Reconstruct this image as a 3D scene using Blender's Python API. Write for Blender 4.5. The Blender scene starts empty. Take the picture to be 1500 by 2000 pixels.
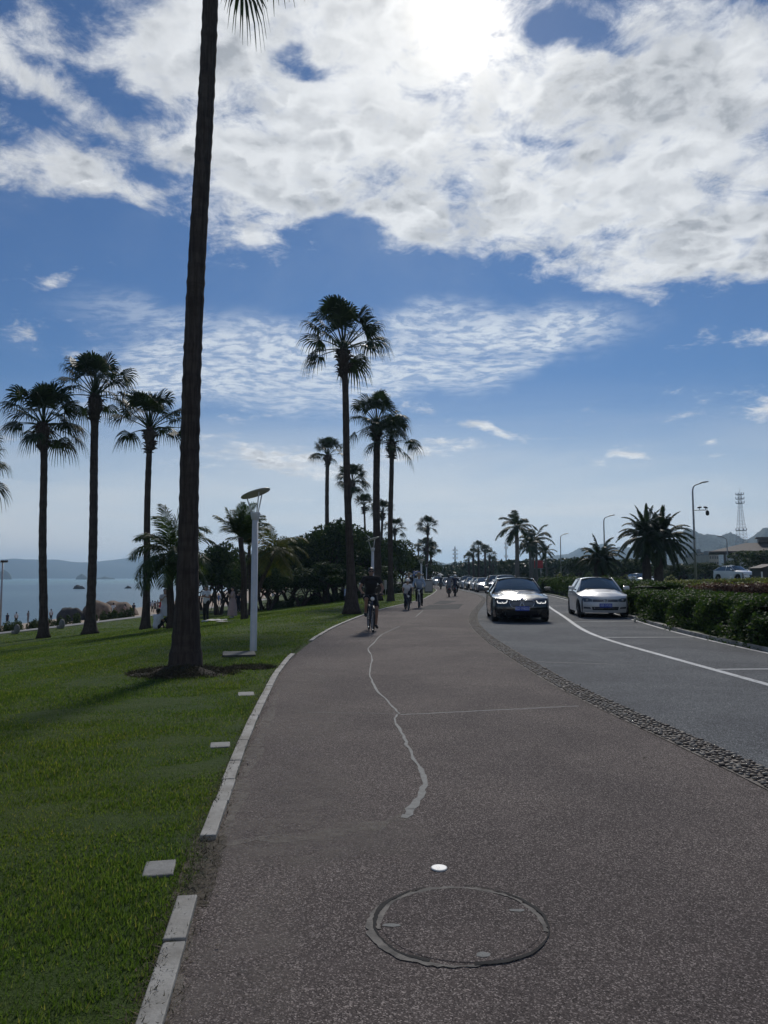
import bpy, bmesh, math, random
import numpy as np
from mathutils import Vector, Matrix, Euler
R = math.radians
S = bpy.context.scene
COL = S.collection
random.seed(7)
rng = np.random.default_rng(7)

# ------------------------------------------------------------------ camera
EYE = 1.45
PITCH = math.atan(128 / 1444)
cam_d = bpy.data.cameras.new('camera')
cam_d.sensor_fit = 'VERTICAL'; cam_d.sensor_height = 36; cam_d.lens = 26
cam_d.clip_start = 0.05; cam_d.clip_end = 20000
cam = bpy.data.objects.new('camera', cam_d); COL.objects.link(cam)
cam.location = (0, 0, EYE); cam.rotation_euler = (math.pi / 2 + PITCH, 0, 0)
S.camera = cam
S.render.resolution_x = 768; S.render.resolution_y = 1024
S.view_settings.view_transform = 'Standard'; S.view_settings.look = 'None'
S.view_settings.gamma = 1.0; S.view_settings.exposure = 0.0
S.cycles.max_bounces = 8; S.cycles.transparent_max_bounces = 12
S.cycles.volume_bounces = 0

SUN_EL = R(38.8); SUN_AZ = R(6.5)          # azimuth to the right of +Y
sun_dir = Vector((math.sin(SUN_AZ) * math.cos(SUN_EL), math.cos(SUN_AZ) * math.cos(SUN_EL), math.sin(SUN_EL)))
sun_d = bpy.data.lights.new('sun', 'SUN'); sun_d.energy = 2.5; sun_d.angle = R(8); sun_d.color = (1, .95, .87)
sun = bpy.data.objects.new('sun', sun_d); COL.objects.link(sun)
sun.rotation_euler = (-sun_dir).to_track_quat('-Z', 'Y').to_euler(); sun.location = (20, 200, 160)

# ------------------------------------------------------------------ node helpers
class NT:
    def __init__(s, tree): s.t = tree; s.n = tree.nodes; s.l = tree.links
    def node(s, typ, **kw):
        nd = s.n.new(typ)
        for k, v in kw.items():
            if k in ('in_',): continue
            setattr(nd, k, v)
        return nd
    def put(s, sock, v):
        if hasattr(v, 'is_output'): s.l.new(v, sock)
        elif v is not None:
            if isinstance(v, (tuple, list)) and sock.type == 'RGBA' and len(v) == 3: v = (*v, 1)
            sock.default_value = v
    def m(s, op, a, b=None, c=None, clamp=False):
        nd = s.n.new('ShaderNodeMath'); nd.operation = op; nd.use_clamp = clamp
        s.put(nd.inputs[0], a)
        if b is not None: s.put(nd.inputs[1], b)
        if c is not None: s.put(nd.inputs[2], c)
        return nd.outputs[0]
    def noise(s, vec, scale, detail=4, rough=.5, dist=0, out=0):
        nd = s.n.new('ShaderNodeTexNoise'); s.put(nd.inputs['Vector'], vec)
        nd.inputs['Scale'].default_value = scale; nd.inputs['Detail'].default_value = detail
        nd.inputs['Roughness'].default_value = rough; nd.inputs['Distortion'].default_value = dist
        return nd.outputs[out]
    def vor(s, vec, scale, feature='F1', out='Distance', rnd=1):
        nd = s.n.new('ShaderNodeTexVoronoi'); nd.feature = feature; s.put(nd.inputs['Vector'], vec)
        nd.inputs['Scale'].default_value = scale; nd.inputs['Randomness'].default_value = rnd
        return nd.outputs[out]
    def sm(s, x, a, b, oa=0., ob=1.):
        nd = s.n.new('ShaderNodeMapRange'); nd.interpolation_type = 'SMOOTHSTEP'
        s.put(nd.inputs[0], x); nd.inputs[1].default_value = a; nd.inputs[2].default_value = b
        nd.inputs[3].default_value = oa; nd.inputs[4].default_value = ob
        return nd.outputs[0]
    def lin(s, x, a, b, oa=0., ob=1.):
        nd = s.n.new('ShaderNodeMapRange')
        s.put(nd.inputs[0], x); nd.inputs[1].default_value = a; nd.inputs[2].default_value = b
        nd.inputs[3].default_value = oa; nd.inputs[4].default_value = ob
        return nd.outputs[0]
    def mix(s, f, a, b, mode='MIX'):
        nd = s.n.new('ShaderNodeMix'); nd.data_type = 'RGBA'; nd.blend_type = mode
        s.put(nd.inputs[0], f); s.put(nd.inputs[6], a); s.put(nd.inputs[7], b)
        return nd.outputs[2]
    def xyz(s, x, y, z=0.):
        nd = s.n.new('ShaderNodeCombineXYZ'); s.put(nd.inputs[0], x); s.put(nd.inputs[1], y); s.put(nd.inputs[2], z)
        return nd.outputs[0]
    def sep(s, v):
        nd = s.n.new('ShaderNodeSeparateXYZ'); s.put(nd.inputs[0], v); return nd.outputs
    def ramp(s, f, stops):
        nd = s.n.new('ShaderNodeValToRGB'); s.put(nd.inputs[0], f); cr = nd.color_ramp
        while len(cr.elements) < len(stops): cr.elements.new(.5)
        for e, (p, c) in zip(cr.elements, stops): e.position = p; e.color = (*c, 1) if len(c) == 3 else c
        return nd.outputs[0]
    def scale(s, v, k):
        nd = s.n.new('ShaderNodeVectorMath'); nd.operation = 'MULTIPLY'; s.put(nd.inputs[0], v); nd.inputs[1].default_value = k
        return nd.outputs[0]
    def add(s, v, w):
        nd = s.n.new('ShaderNodeVectorMath'); nd.operation = 'ADD'; s.put(nd.inputs[0], v); s.put(nd.inputs[1], w)
        return nd.outputs[0]

# ------------------------------------------------------------------ world: clear sky with sunlit clouds
world = bpy.data.worlds.new('World'); S.world = world; world.use_nodes = True
def build_world():
    t = NT(world.node_tree); t.n.clear()
    out = t.node('ShaderNodeOutputWorld'); bg = t.node('ShaderNodeBackground'); t.l.new(bg.outputs[0], out.inputs[0])
    sky = t.node('ShaderNodeTexSky'); sky.sky_type = 'NISHITA'; sky.sun_disc = False
    sky.sun_elevation = SUN_EL; sky.sun_rotation = SUN_AZ
    sky.air_density = 1.1; sky.dust_density = 0.0; sky.ozone_density = 3.0; sky.altitude = 0
    tc = t.node('ShaderNodeTexCoord'); d = tc.outputs['Generated']
    x, y, z = t.sep(d)
    ya = t.m('MAXIMUM', t.m('ABSOLUTE', y), .12)
    u = t.m('DIVIDE', x, ya); w = t.m('DIVIDE', z, ya)
    zz = t.m('ADD', t.m('MAXIMUM', z, 0.), .14)
    P = t.xyz(t.m('DIVIDE', x, zz), t.m('DIVIDE', y, zz), 0.)
    def uw(px, py):
        Y = 1438.4 - .0883 * (1000 - py); return (px - 750) / Y, (127.5 + .9961 * (1000 - py)) / Y
    # wobble the layout so that no cloud edge follows a clean ellipse
    nz = t.noise(t.xyz(u, w, 0.), 2.6, 5, .55, 0, 1)
    nx, ny, _ = t.sep(nz)
    uu = t.m('MULTIPLY_ADD', t.m('SUBTRACT', nx, .5), .34, u)
    ww = t.m('MULTIPLY_ADD', t.m('SUBTRACT', ny, .5), .22, w)
    def blob(px, py, rx, ry, rot=0., amp=1.):
        cu, cw = uw(px, py); k = 1 / 1400
        c, s_ = math.cos(R(rot)), math.sin(R(rot))
        du = t.m('SUBTRACT', uu, cu); dw = t.m('SUBTRACT', ww, cw)
        a = t.m('ADD', t.m('MULTIPLY', du, c / (rx * k)), t.m('MULTIPLY', dw, s_ / (rx * k)))
        b = t.m('ADD', t.m('MULTIPLY', du, -s_ / (ry * k)), t.m('MULTIPLY', dw, c / (ry * k)))
        r = t.m('ADD', t.m('MULTIPLY', a, a), t.m('MULTIPLY', b, b))
        return t.m('MULTIPLY', t.m('EXPONENT', t.m('MULTIPLY', r, -.8)), amp)
    def total(bl):
        o = None
        for b in bl:
            v = blob(*b); o = v if o is None else t.m('ADD', o, v)
        return o
    cov = total([(900, 150, 480, 210, 0, 1.35), (1330, 290, 290, 210, 0, 1.25), (640, 300, 230, 130, 0, 1.0), (500, 60, 220, 90, 0, .45),
                 (1400, 520, 250, 62, 10, 1.15), (330, 130, 120, 110, 0, .55), (60, 350, 150, 50, -6, 1.0), (210, 400, 90, 26, 0, .8),
                 (520, 435, 120, 50, 15, .95), (880, 420, 150, 60, 0, 1.0), (1250, 440, 170, 60, 0, .8), (80, 70, 190, 130, 0, .42), (430, 330, 90, 60, 0, .3), (240, 180, 150, 34, -25, -.5), (90, 250, 120, 34, -20, -.45), (560, 130, 90, 26, -10, -.4), (230, 270, 160, 50, -30, .4), (330, 310, 90, 30, 0, .5),
                 (110, 560, 40, 16, 0, .62), (70, 640, 60, 22, 0, .55), (1010, 490, 60, 20, 0, .35), (1100, 20, 30, 30, 0, .1),
                 (950, 820, 44, 11, 0, .9), (1180, 860, 80, 9, 2, .95), (1490, 680, 50, 17, 0, 1.0), (1490, 825, 40, 18, 0, .7), (860, 862, 60, 16, 0, .75),
                 (560, 900, 130, 30, 0, .75), (760, 880, 90, 14, 0, .6), (1400, 855, 24, 8, 0, .6),
                 (1170, 70, 120, 45, -10, -1.15), (1040, 70, 60, 40, 20, -.6), (1330, 30, 80, 30, 0, -.3), (600, 125, 70, 24, -10, -.7), (700, 450, 70, 34, 0, -.9),
                 (1420, 420, 90, 24, 20, -.5), (170, 210, 100, 60, 30, -.35), (60, 180, 140, 40, -50, .35), (600, 455, 60, 26, 0, -.3), (950, 620, 500, 55, 0, -.6)])
    cov = t.m('MINIMUM', cov, 1.02)
    n_big = t.noise(P, 3.0, 9, .62, .35)
    n_fin = t.noise(P, 10.5, 9, .70, .35)
    dens = t.m('ADD', t.m('MULTIPLY_ADD', t.m('SUBTRACT', n_big, .5), 2.6, t.m('MULTIPLY', t.m('SUBTRACT', n_fin, .5), 1.9)), t.m('SUBTRACT', cov, .52))
    a_cum = t.m('POWER', t.sm(dens, -.30, .55), 1.1)
    # thick cells are grey underneath, their thin seams are lit through
    Pv = t.add(P, t.scale(t.noise(P, 4.5, 6, .6, 0, 1), (.22, .22, 0)))
    def seam(k, off, wd):
        n_ = t.noise(t.add(Pv, off), k, 2, .5, .2); return t.sm(t.m('ABSOLUTE', t.m('SUBTRACT', n_, .5)), .0, wd)
    cell = t.m('ADD', t.m('MULTIPLY', seam(3.6, (1.3, 2.2, 0.), .13), .55), t.m('MULTIPLY', seam(8.5, (5.3, 7.1, 0.), .13), .45))
    n_sh = t.noise(t.add(P, (3.1, 1.7, 0.)), 2.6, 6, .55, .2)
    thick = t.sm(dens, .25, 1.3)
    sh = t.m('MULTIPLY', cell, t.sm(n_sh, .32, .56, .35, 1.2))
    body = t.m('MULTIPLY', t.m('MULTIPLY_ADD', thick, .10, t.m('MULTIPLY', sh, t.m('MULTIPLY_ADD', thick, .85, .45))), 1., clamp=True)
    cumc = t.mix(body, (.77, .79, .815), (.35, .375, .415))
    # scatter near the sun
    sd = t.node('ShaderNodeVectorMath', operation='DOT_PRODUCT'); t.put(sd.inputs[0], d); sd.inputs[1].default_value = sun_dir
    ca = sd.outputs['Value']
    g1 = t.m('POWER', t.m('MAXIMUM', ca, 0.), 1300.)
    g2 = t.m('POWER', t.m('MAXIMUM', ca, 0.), 90.)
    g3 = t.m('POWER', t.m('MAXIMUM', ca, 0.), 9.)
    glow = t.m('ADD', t.m('MULTIPLY', g1, 1.6), t.m('ADD', t.m('MULTIPLY', g2, .17), t.m('MULTIPLY', g3, .02)))
    cumc = t.mix(1., cumc, t.mix(glow, (0, 0, 0), (1.0, .90, .74)), 'ADD')
    # rippled altocumulus streak
    ac = total([(700, 700, 430, 62, 6, 1.0), (560, 740, 260, 50, 8, .6), (300, 640, 230, 45, -14, .45), (900, 690, 230, 40, 7, .7), (1030, 665, 90, 20, 10, .4)])
    warp = t.noise(P, 1.3, 3, .5)
    Pw = t.add(P, t.scale(t.noise(P, 1.6, 3, .5, 0, 1), (.3, .3, 0)))
    rip = t.noise(t.scale(Pw, (1.3, 2.2, 1)), 13, 4, .62, .0)
    fib = t.noise(t.scale(Pw, (.6, 2.2, 1)), 2.4, 5, .6, .3)
    a_ac = t.m('MULTIPLY', t.sm(ac, .16, .85), t.m('MULTIPLY_ADD', t.sm(rip, .38, .60), .68, .34))
    a_ac = t.m('MULTIPLY', a_ac, t.sm(fib, .30, .56, .4, .95))
    # thin veils and the milky band over the horizon
    vn = t.noise(t.scale(P, (.5, .5, 1)), 1.7, 6, .6, .5)
    a_v = t.m('MULTIPLY', t.sm(vn, .46, .72), .22)
    hz_n = t.noise(t.xyz(t.m('MULTIPLY', u, 1.2), t.m('MULTIPLY', w, 7.), 0.), 1.5, 6, .58, .4)
    a_h = t.m('MULTIPLY', t.sm(w, .30, .02), t.sm(hz_n, .36, .62, .55, 1.0))
    base = t.node('ShaderNodeMix'); base.data_type = 'RGBA'; base.blend_type = 'MULTIPLY'; base.inputs[0].default_value = 1
    t.l.new(sky.outputs[0], base.inputs[6]); base.inputs[7].default_value = (SKYK * .62, SKYK * .88, SKYK * 1.22, 1)
    c = base.outputs[2]
    c = t.mix(a_v, c, (.42, .50, .62))
    c = t.mix(t.sm(w, .25, .0), c, (.43, .56, .69))
    c = t.mix(a_h, c, (.68, .70, .71))
    c = t.mix(a_ac, c, (.62, .68, .76))
    c = t.mix(a_cum, c, cumc)
    c = t.mix(1., c, t.mix(t.m('MULTIPLY', g2, .08), (0, 0, 0), (1., .95, .86)), 'ADD')
    t.l.new(c, bg.inputs[0]); bg.inputs[1].default_value = 1.0
SKYK = 0.045
build_world()
world.cycles.sampling_method = 'MANUAL'; world.cycles.sample_map_resolution = 1024
# ------------------------------------------------------------------ projection of photo points onto the real ground
CT, ST = math.cos(PITCH), math.sin(PITCH)
def ray(u, v):
    X = (u - 750) / 1444; a = (1000 - v) / 1444
    Y = CT - a * ST; return X / Y, (ST + a * CT) / Y
def at(u, v, Y):
    a, b = ray(u, v); return Vector((a * Y, Y, EYE + b * Y))
def curve(pts):
    ys = [p[1] for p in pts]; xs = [p[0] for p in pts]
    yy = np.linspace(ys[0], ys[-1], 9000); xx = np.interp(yy, ys, xs)
    # light smoothing whose width grows with distance
    out = xx.copy(); step = yy[1] - yy[0]
    cs = np.concatenate([[0], np.cumsum(xx)])
    for i in range(len(yy)):
        w = int(max(1, (0.6 + max(0, yy[i]) * .07) / step)); w = min(w, i, len(yy) - 1 - i)
        out[i] = (cs[i + w + 1] - cs[i - w]) / (2 * w + 1)
    return lambda y: np.interp(y, yy, out)
FAR = [(6.9, 104), (6.5, 125), (5, 160), (1, 200), (-8, 270), (-16, 340), (-20, 800), (-20, 1500)]
KL = curve([(-.2, -8), (-.45, 0), (-.71, 2.55), (-.84, 3.42), (-.94, 4.25), (-.98, 4.8), (-1.11, 5.8), (-1.19, 6.68), (-1.31, 7.89), (-1.38, 8.85), (-1.53, 10.58),
            (-1.64, 12.4), (-1.69, 14.4), (-1.64, 17.2), (-1.43, 21.9), (-1.05, 25.9), (-.5, 31.2), (.36, 36.5), (1.2, 41), (2.6, 49), (4.4, 66), (6.2, 86)] + FAR)
PB = curve([(2.9, -8), (2.82, 3), (2.78, 5.5), (2.7, 6.4), (2.62, 7.5), (2.51, 8.6), (2.42, 10.3), (2.42, 12.5), (2.43, 15.5), (2.5, 18.2), (2.68, 21.6), (3.07, 25.9), (3.85, 31.6),
            (5.4, 41.2), (6.8, 50.4), (7.8, 60.4), (8.3, 76), (8.75, 90)] + [(a + 2.3, b) for a, b in FAR])
WL = curve([(5.4, -8), (5.2, 10), (5.17, 17), (5.35, 19.6), (5.81, 22.6), (6.54, 26.8), (7.85, 35), (9.6, 45), (11.4, 60), (12.2, 75), (12.5, 90)] + [(a + 5.7, b) for a, b in FAR])
RK = curve([(7.2, -8), (7.35, 10), (7.43, 14.5), (7.7, 19), (8.3, 23.5), (8.95, 27.5), (10.3, 36), (12.2, 50), (13.5, 60), (14.9, 75), (15.6, 90)] + [(a + 8.8, b) for a, b in FAR])
def gl(s): return np.interp(s, [0, 3, 16, 26, 34, 58, 90], [0, 0, -1.5, -1.95, -3.0, -5.0, -8.0])
def gr(r): return np.interp(r, [0, .01, 3, 12, 30, 60, 400, 1500], [0, .1, .12, .35, .9, 1.0, 2.5, 6])
def gz(x, y):
    k = float(KL(y)); q = float(RK(y))
    if x < k: return float(gl(k - x))
    if x > q: return float(gr(x - q))
    return 0.0
def gnd(u, v, ymin=1.0, ymax=900):
    a, b = ray(u, v); y = ymin
    while y < ymax:
        if EYE + b * y <= gz(a * y, y): break
        y += .05 + y * .002
    return Vector((a * y, y, gz(a * y, y)))

# ------------------------------------------------------------------ tags and mesh helpers
def tag(o, label=None, cat=None, group=None, kind=None):
    if label: o['label'] = label
    if cat: o['category'] = cat
    if group: o['group'] = group
    if kind: o['kind'] = kind
    return o
def empty(name, loc=(0, 0, 0), rz=0.0, scale=1.0):
    o = bpy.data.objects.new(name, None); COL.objects.link(o); o.location = loc; o.rotation_euler = (0, 0, rz)
    o.scale = (scale,) * 3; o.empty_display_size = .2; return o
def thing(name, label, cat, loc=(0, 0, 0), rz=0., group=None, scale=1.):
    return tag(empty(name, loc, rz, scale), label, cat, group)
def copy_tree(o, parent=None):
    c = o.copy(); COL.objects.link(c); c.parent = parent
    for ch in list(o.children): copy_tree(ch, c)
    return c
def link(name, me, parent=None, mat=None):
    if mat is not None and not me.materials: me.materials.append(mat)
    o = bpy.data.objects.new(name, me); COL.objects.link(o)
    if parent is not None: o.parent = parent
    return o
def np_mesh(name, V, Fs, smooth=False):
    """V (n,3); Fs (m,k) all faces of one size"""
    me = bpy.data.meshes.new(name); V = np.asarray(V, dtype=np.float32); Fs = np.asarray(Fs, dtype=np.int32)
    m, k = Fs.shape
    me.vertices.add(len(V)); me.vertices.foreach_set('co', V.ravel())
    me.loops.add(m * k); me.loops.foreach_set('vertex_index', Fs.ravel())
    me.polygons.add(m); me.polygons.foreach_set('loop_start', np.arange(0, m * k, k, dtype=np.int32))
    me.polygons.foreach_set('use_smooth', np.full(m, smooth)); me.update(calc_edges=True); return me

class MB:
    def __init__(s): s.v = []; s.f = []; s.sm = []; s.mi = []
    def add(s, vs, fs, smooth=False, mi=0):
        b = len(s.v); s.v += [tuple(p) for p in vs]; s.f += [tuple(i + b for i in f) for f in fs]; s.sm += [smooth] * len(fs); s.mi += [mi] * len(fs)
    def box(s, c, d, rz=0., bev=0.0, rot=None, mi=0, taper=1.0):
        x, y, z = d[0] / 2, d[1] / 2, d[2] / 2
        M = rot if rot is not None else Matrix.Rotation(rz, 3, 'Z')
        if bev <= 0:
            vs = [Vector((sx * x * (taper if sz > 0 else 1), sy * y * (taper if sz > 0 else 1), sz * z)) for sz in (-1, 1) for sx, sy in ((-1, -1), (1, -1), (1, 1), (-1, 1))]
            fs = [(3, 2, 1, 0), (4, 5, 6, 7), (0, 1, 5, 4), (1, 2, 6, 5), (2, 3, 7, 6), (3, 0, 4, 7)]
        else:
            bm = bmesh.new(); bmesh.ops.create_cube(bm, size=1)
            for q in bm.verts: q.co = Vector((q.co.x * 2 * x, q.co.y * 2 * y, q.co.z * 2 * z))
            bmesh.ops.bevel(bm, geom=bm.edges[:], offset=min(bev, x * .9, y * .9, z * .9), segments=2, affect='EDGES', profile=.5)
            bm.verts.index_update(); vs = [q.co.copy() for q in bm.verts]; fs = [tuple(q.index for q in f.verts) for f in bm.faces]; bm.free()
        c = Vector(c); s.add([c + M @ q for q in vs], fs, False, mi)
    def tube(s, pts, rad, n=8, cap=True, smooth=True, mi=0, flat=1.0):
        pts = [Vector(p) for p in pts]; k = len(pts)
        rad = rad if hasattr(rad, '__len__') else [rad] * k
        rings = []; prev = None
        for i, p in enumerate(pts):
            t = (pts[min(i + 1, k - 1)] - pts[max(i - 1, 0)])
            t = t.normalized() if t.length > 1e-9 else Vector((0, 0, 1))
            if prev is None:
                a = t.cross(Vector((0, 0, 1)) if abs(t.z) < .95 else Vector((1, 0, 0))).normalized()
            else:
                a = (prev - t * prev.dot(t)); a = a.normalized() if a.length > 1e-6 else t.orthogonal().normalized()
            prev = a; b = t.cross(a)
            rings.append([p + (a * math.cos(q) + b * math.sin(q) * flat) * rad[i] for q in [2 * math.pi * j / n for j in range(n)]])
        vs = [v for r in rings for v in r]; fs = []
        for i in range(k - 1):
            for j in range(n):
                fs.append((i * n + j, i * n + (j + 1) % n, (i + 1) * n + (j + 1) % n, (i + 1) * n + j))
        if cap: fs.append(tuple(range(n - 1, -1, -1))); fs.append(tuple((k - 1) * n + j for j in range(n)))
        s.add(vs, fs, smooth, mi)
    def lathe(s, prof, c=(0, 0, 0), n=20, smooth=True, M=None, mi=0):
        c = Vector(c); M = M or Matrix.Identity(3); vs = []; fs = []; k = len(prof)
        for r, z in prof:
            for j in range(n):
                q = 2 * math.pi * j / n; vs.append(c + M @ Vector((r * math.cos(q), r * math.sin(q), z)))
        for i in range(k - 1):
            for j in range(n): fs.append((i * n + j, i * n + (j + 1) % n, (i + 1) * n + (j + 1) % n, (i + 1) * n + j))
        if prof[0][0] > 1e-4: fs.append(tuple(range(n - 1, -1, -1)))
        if prof[-1][0] > 1e-4: fs.append(tuple((k - 1) * n + j for j in range(n)))
        s.add(vs, fs, smooth, mi)
    def ell(s, c, r, n=12, m=8, M=None, mi=0):
        prof = [(max(1e-5, math.sin(math.pi * i / m)), -math.cos(math.pi * i / m)) for i in range(m + 1)]
        D = Matrix.Diagonal(Vector(r)); s.lathe(prof, c, n, True, (M @ D) if M else D, mi)
    def prism(s, poly, y0, y1, mi=0):
        """outline poly in (x,z) extruded along y"""
        n = len(poly); vs = [(x, y0, z) for x, z in poly] + [(x, y1, z) for x, z in poly]
        fs = [tuple(range(n)), tuple(range(2 * n - 1, n - 1, -1))] + [(j, j + n, (j + 1) % n + n, (j + 1) % n) for j in range(n)]
        s.add(vs, fs, False, mi)
    def build(s, name, mat, parent=None, recalc=True):
        me = bpy.data.meshes.new(name); me.from_pydata(s.v, [], s.f)
        for m in (mat if isinstance(mat, (list, tuple)) else [mat]): me.materials.append(m)
        me.polygons.foreach_set('use_smooth', s.sm); me.polygons.foreach_set('material_index', s.mi)
        if recalc:
            bm = bmesh.new(); bm.from_mesh(me); bmesh.ops.recalc_face_normals(bm, faces=bm.faces); bm.to_mesh(me); bm.free()
        me.update(); return link(name, me, parent)

# ------------------------------------------------------------------ materials
MATS = {}
def mat(name, col=(.5, .5, .5), rough=.6, metal=0., fn=None, trans=0., emit=None, spec=None, coat=0.):
    if name in MATS: return MATS[name]
    m = bpy.data.materials.new(name); m.use_nodes = True; t = NT(m.node_tree)
    b = m.node_tree.nodes['Principled BSDF']; MATS[name] = m
    b.inputs['Base Color'].default_value = (*col, 1); b.inputs['Roughness'].default_value = rough; b.inputs['Metallic'].default_value = metal
    if coat: b.inputs['Coat Weight'].default_value = coat; b.inputs['Coat Roughness'].default_value = .03
    if spec is not None: b.inputs['Specular IOR Level'].default_value = spec
    if emit: b.inputs['Emission Color'].default_value = (*emit[:3], 1); b.inputs['Emission Strength'].default_value = emit[3]
    if fn: fn(t, b)
    elif not emit:
        o = t.node('ShaderNodeTexCoord').outputs['Object']; n = t.noise(o, 6, 5, .6)
        t.l.new(t.mix(t.m('MULTIPLY', t.sm(n, .3, .75), .35), col, tuple(c * .62 for c in col)), b.inputs['Base Color'])
        t.l.new(t.lin(n, .3, .7, max(0, rough - .08), min(1, rough + .1)), b.inputs['Roughness'])
    if trans:
        out = m.node_tree.nodes['Material Output']; tr = t.node('ShaderNodeBsdfTranslucent'); mx = t.node('ShaderNodeMixShader')
        mx.inputs[0].default_value = trans
        src = b.inputs['Base Color'].links[0].from_socket if b.inputs['Base Color'].links else None
        if src: t.l.new(t.mix(1., src, (1.3, 1.5, .55), 'MULTIPLY'), tr.inputs[0])
        t.l.new(b.outputs[0], mx.inputs[1]); t.l.new(tr.outputs[0], mx.inputs[2]); t.l.new(mx.outputs[0], out.inputs[0])
    return m
def bump(t, b, h, strength=.3, dist=.02):
    nd = t.node('ShaderNodeBump'); nd.inputs['Strength'].default_value = strength; nd.inputs['Distance'].default_value = dist
    t.l.new(h, nd.inputs['Height']); t.l.new(nd.outputs[0], b.inputs['Normal'])
def objc(t): return t.node('ShaderNodeTexCoord').outputs['Object']
def island(t): return t.node('ShaderNodeNewGeometry').outputs['Random Per Island']

def asphalt(base, light, dark, k):
    def fn(t, b):
        o = objc(t)
        v = t.node('ShaderNodeTexVoronoi'); v.inputs['Scale'].default_value = k; t.l.new(o, v.inputs['Vector'])
        st = t.sep(v.outputs['Color'])[0]
        f = t.noise(o, k * 1.7, 4, .7); big = t.noise(o, .55, 6, .6, .4); mid = t.noise(o, 3.2, 5, .6)
        c = t.ramp(st, [(0, dark), (.3, tuple(q * .8 for q in base)), (.68, base), (.86, light), (.96, tuple(min(1, q * 1.7) for q in light))])
        c = t.mix(t.m('MULTIPLY', t.sm(f, .42, .62), .55), c, tuple(q * .5 for q in base))
        c = t.mix(t.sm(big, .36, .66), t.mix(1., c, (.84, .83, .84), 'MULTIPLY'), t.mix(1., c, (1.15, 1.14, 1.12), 'MULTIPLY'))
        c = t.mix(t.m('MULTIPLY', t.sm(mid, .5, .72), .25), c, tuple(q * 1.35 for q in base))
        t.l.new(c, b.inputs['Base Color']); b.inputs['Roughness'].default_value = .92; b.inputs['Specular IOR Level'].default_value = .2
        bump(t, b, t.m('ADD', f, t.m('MULTIPLY', v.outputs['Distance'], .8)), .55, .006)
    return fn
M_PATH = mat('path_asphalt', fn=asphalt((.122, .100, .092), (.250, .215, .195), (.028, .023, .021), 185))
M_ROAD = mat('road_asphalt', fn=asphalt((.112, .120, .127), (.23, .24, .248), (.036, .039, .041), 150))
M_DARKASPH = mat('dark_asphalt', fn=asphalt((.050, .048, .050), (.10, .10, .10), (.02, .02, .02), 95))
def worn_paint(t, b):
    o = objc(t); n = t.noise(o, 26, 6, .7); n2 = t.noise(o, 2.2, 4, .6)
    c = t.mix(t.sm(t.m('ADD', n, t.m('MULTIPLY', n2, .5)), .70, .92), (.52, .53, .53), (.24, .25, .25))
    t.l.new(c, b.inputs['Base Color']); b.inputs['Roughness'].default_value = .7
M_PAINT = mat('worn_white_paint', fn=worn_paint)
def stone(c1, c2, k=9., rough=.75):
    def fn(t, b):
        o = objc(t); n = t.noise(o, k, 7, .65, .3); n2 = t.noise(o, k * 9, 4, .6)
        c = t.mix(t.sm(n, .35, .68), c1, c2); c = t.mix(t.m('MULTIPLY', t.sm(n2, .5, .7), .4), c, tuple(q * .55 for q in c1))
        t.l.new(c, b.inputs['Base Color']); b.inputs['Roughness'].default_value = rough; bump(t, b, n2, .4, .01)
    return fn
M_KERB = mat('kerb_granite', fn=stone((.32, .31, .285), (.16, .15, .13), 3))
M_CONC = mat('concrete', fn=stone((.22, .22, .21), (.13, .13, .125), 5))
def pebble_fn(t, b):
    r = island(t); o = objc(t); n = t.noise(o, 60, 4, .6)
    c = t.ramp(r, [(0, (.11, .08, .06)), (.25, (.17, .13, .095)), (.5, (.22, .175, .13)), (.75, (.17, .15, .13)), (1, (.32, .28, .22))])
    c = t.mix(t.m('MULTIPLY', n, .4), c, (.05, .045, .04)); t.l.new(c, b.inputs['Base Color']); b.inputs['Roughness'].default_value = .65
M_PEB = mat('pebbles', fn=pebble_fn)
M_MORTAR = mat('mortar', fn=stone((.13, .105, .086), (.085, .07, .06), 12))
def grass_ground(t, b):
    o = objc(t); a = t.noise(o, .5, 5, .6); f = t.noise(o, 14, 6, .7); q = t.noise(o, 90, 3, .7)
    c = t.mix(t.sm(a, .35, .68), (.045, .082, .016), (.075, .105, .024))
    c = t.mix(t.m('MULTIPLY', t.sm(f, .45, .68), .6), c, (.030, .052, .013)); c = t.mix(t.m('MULTIPLY', t.sm(q, .55, .75), .5), c, (.09, .11, .035))
    t.l.new(c, b.inputs['Base Color']); b.inputs['Roughness'].default_value = .9; b.inputs['Specular IOR Level'].default_value = .15; bump(t, b, t.m('ADD', f, q), .8, .03)
M_LAWN = mat('lawn_soil', fn=grass_ground)
def blade_fn(t, b):
    r = island(t); o = objc(t); a = t.noise(o, .55, 5, .6); d = t.noise(o, 2.3, 4, .6)
    c = t.ramp(r, [(0, (.050, .086, .020)), (.4, (.088, .138, .031)), (.75, (.122, .172, .046)), (.92, (.170, .200, .075)), (1, (.27, .23, .10))])
    c = t.mix(t.m('MULTIPLY', t.sm(a, .42, .66), .6), c, t.mix(1., c, (1.35, 1.12, .8), 'MULTIPLY'))
    c = t.mix(t.m('MULTIPLY', t.sm(d, .48, .7), .6), c, t.mix(1., c, (.55, .62, .6), 'MULTIPLY'))
    t.l.new(c, b.inputs['Base Color']); b.inputs['Roughness'].default_value = .6; b.inputs['Specular IOR Level'].default_value = .2
M_BLADE = mat('grass_blades', fn=blade_fn, trans=.42)
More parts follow.
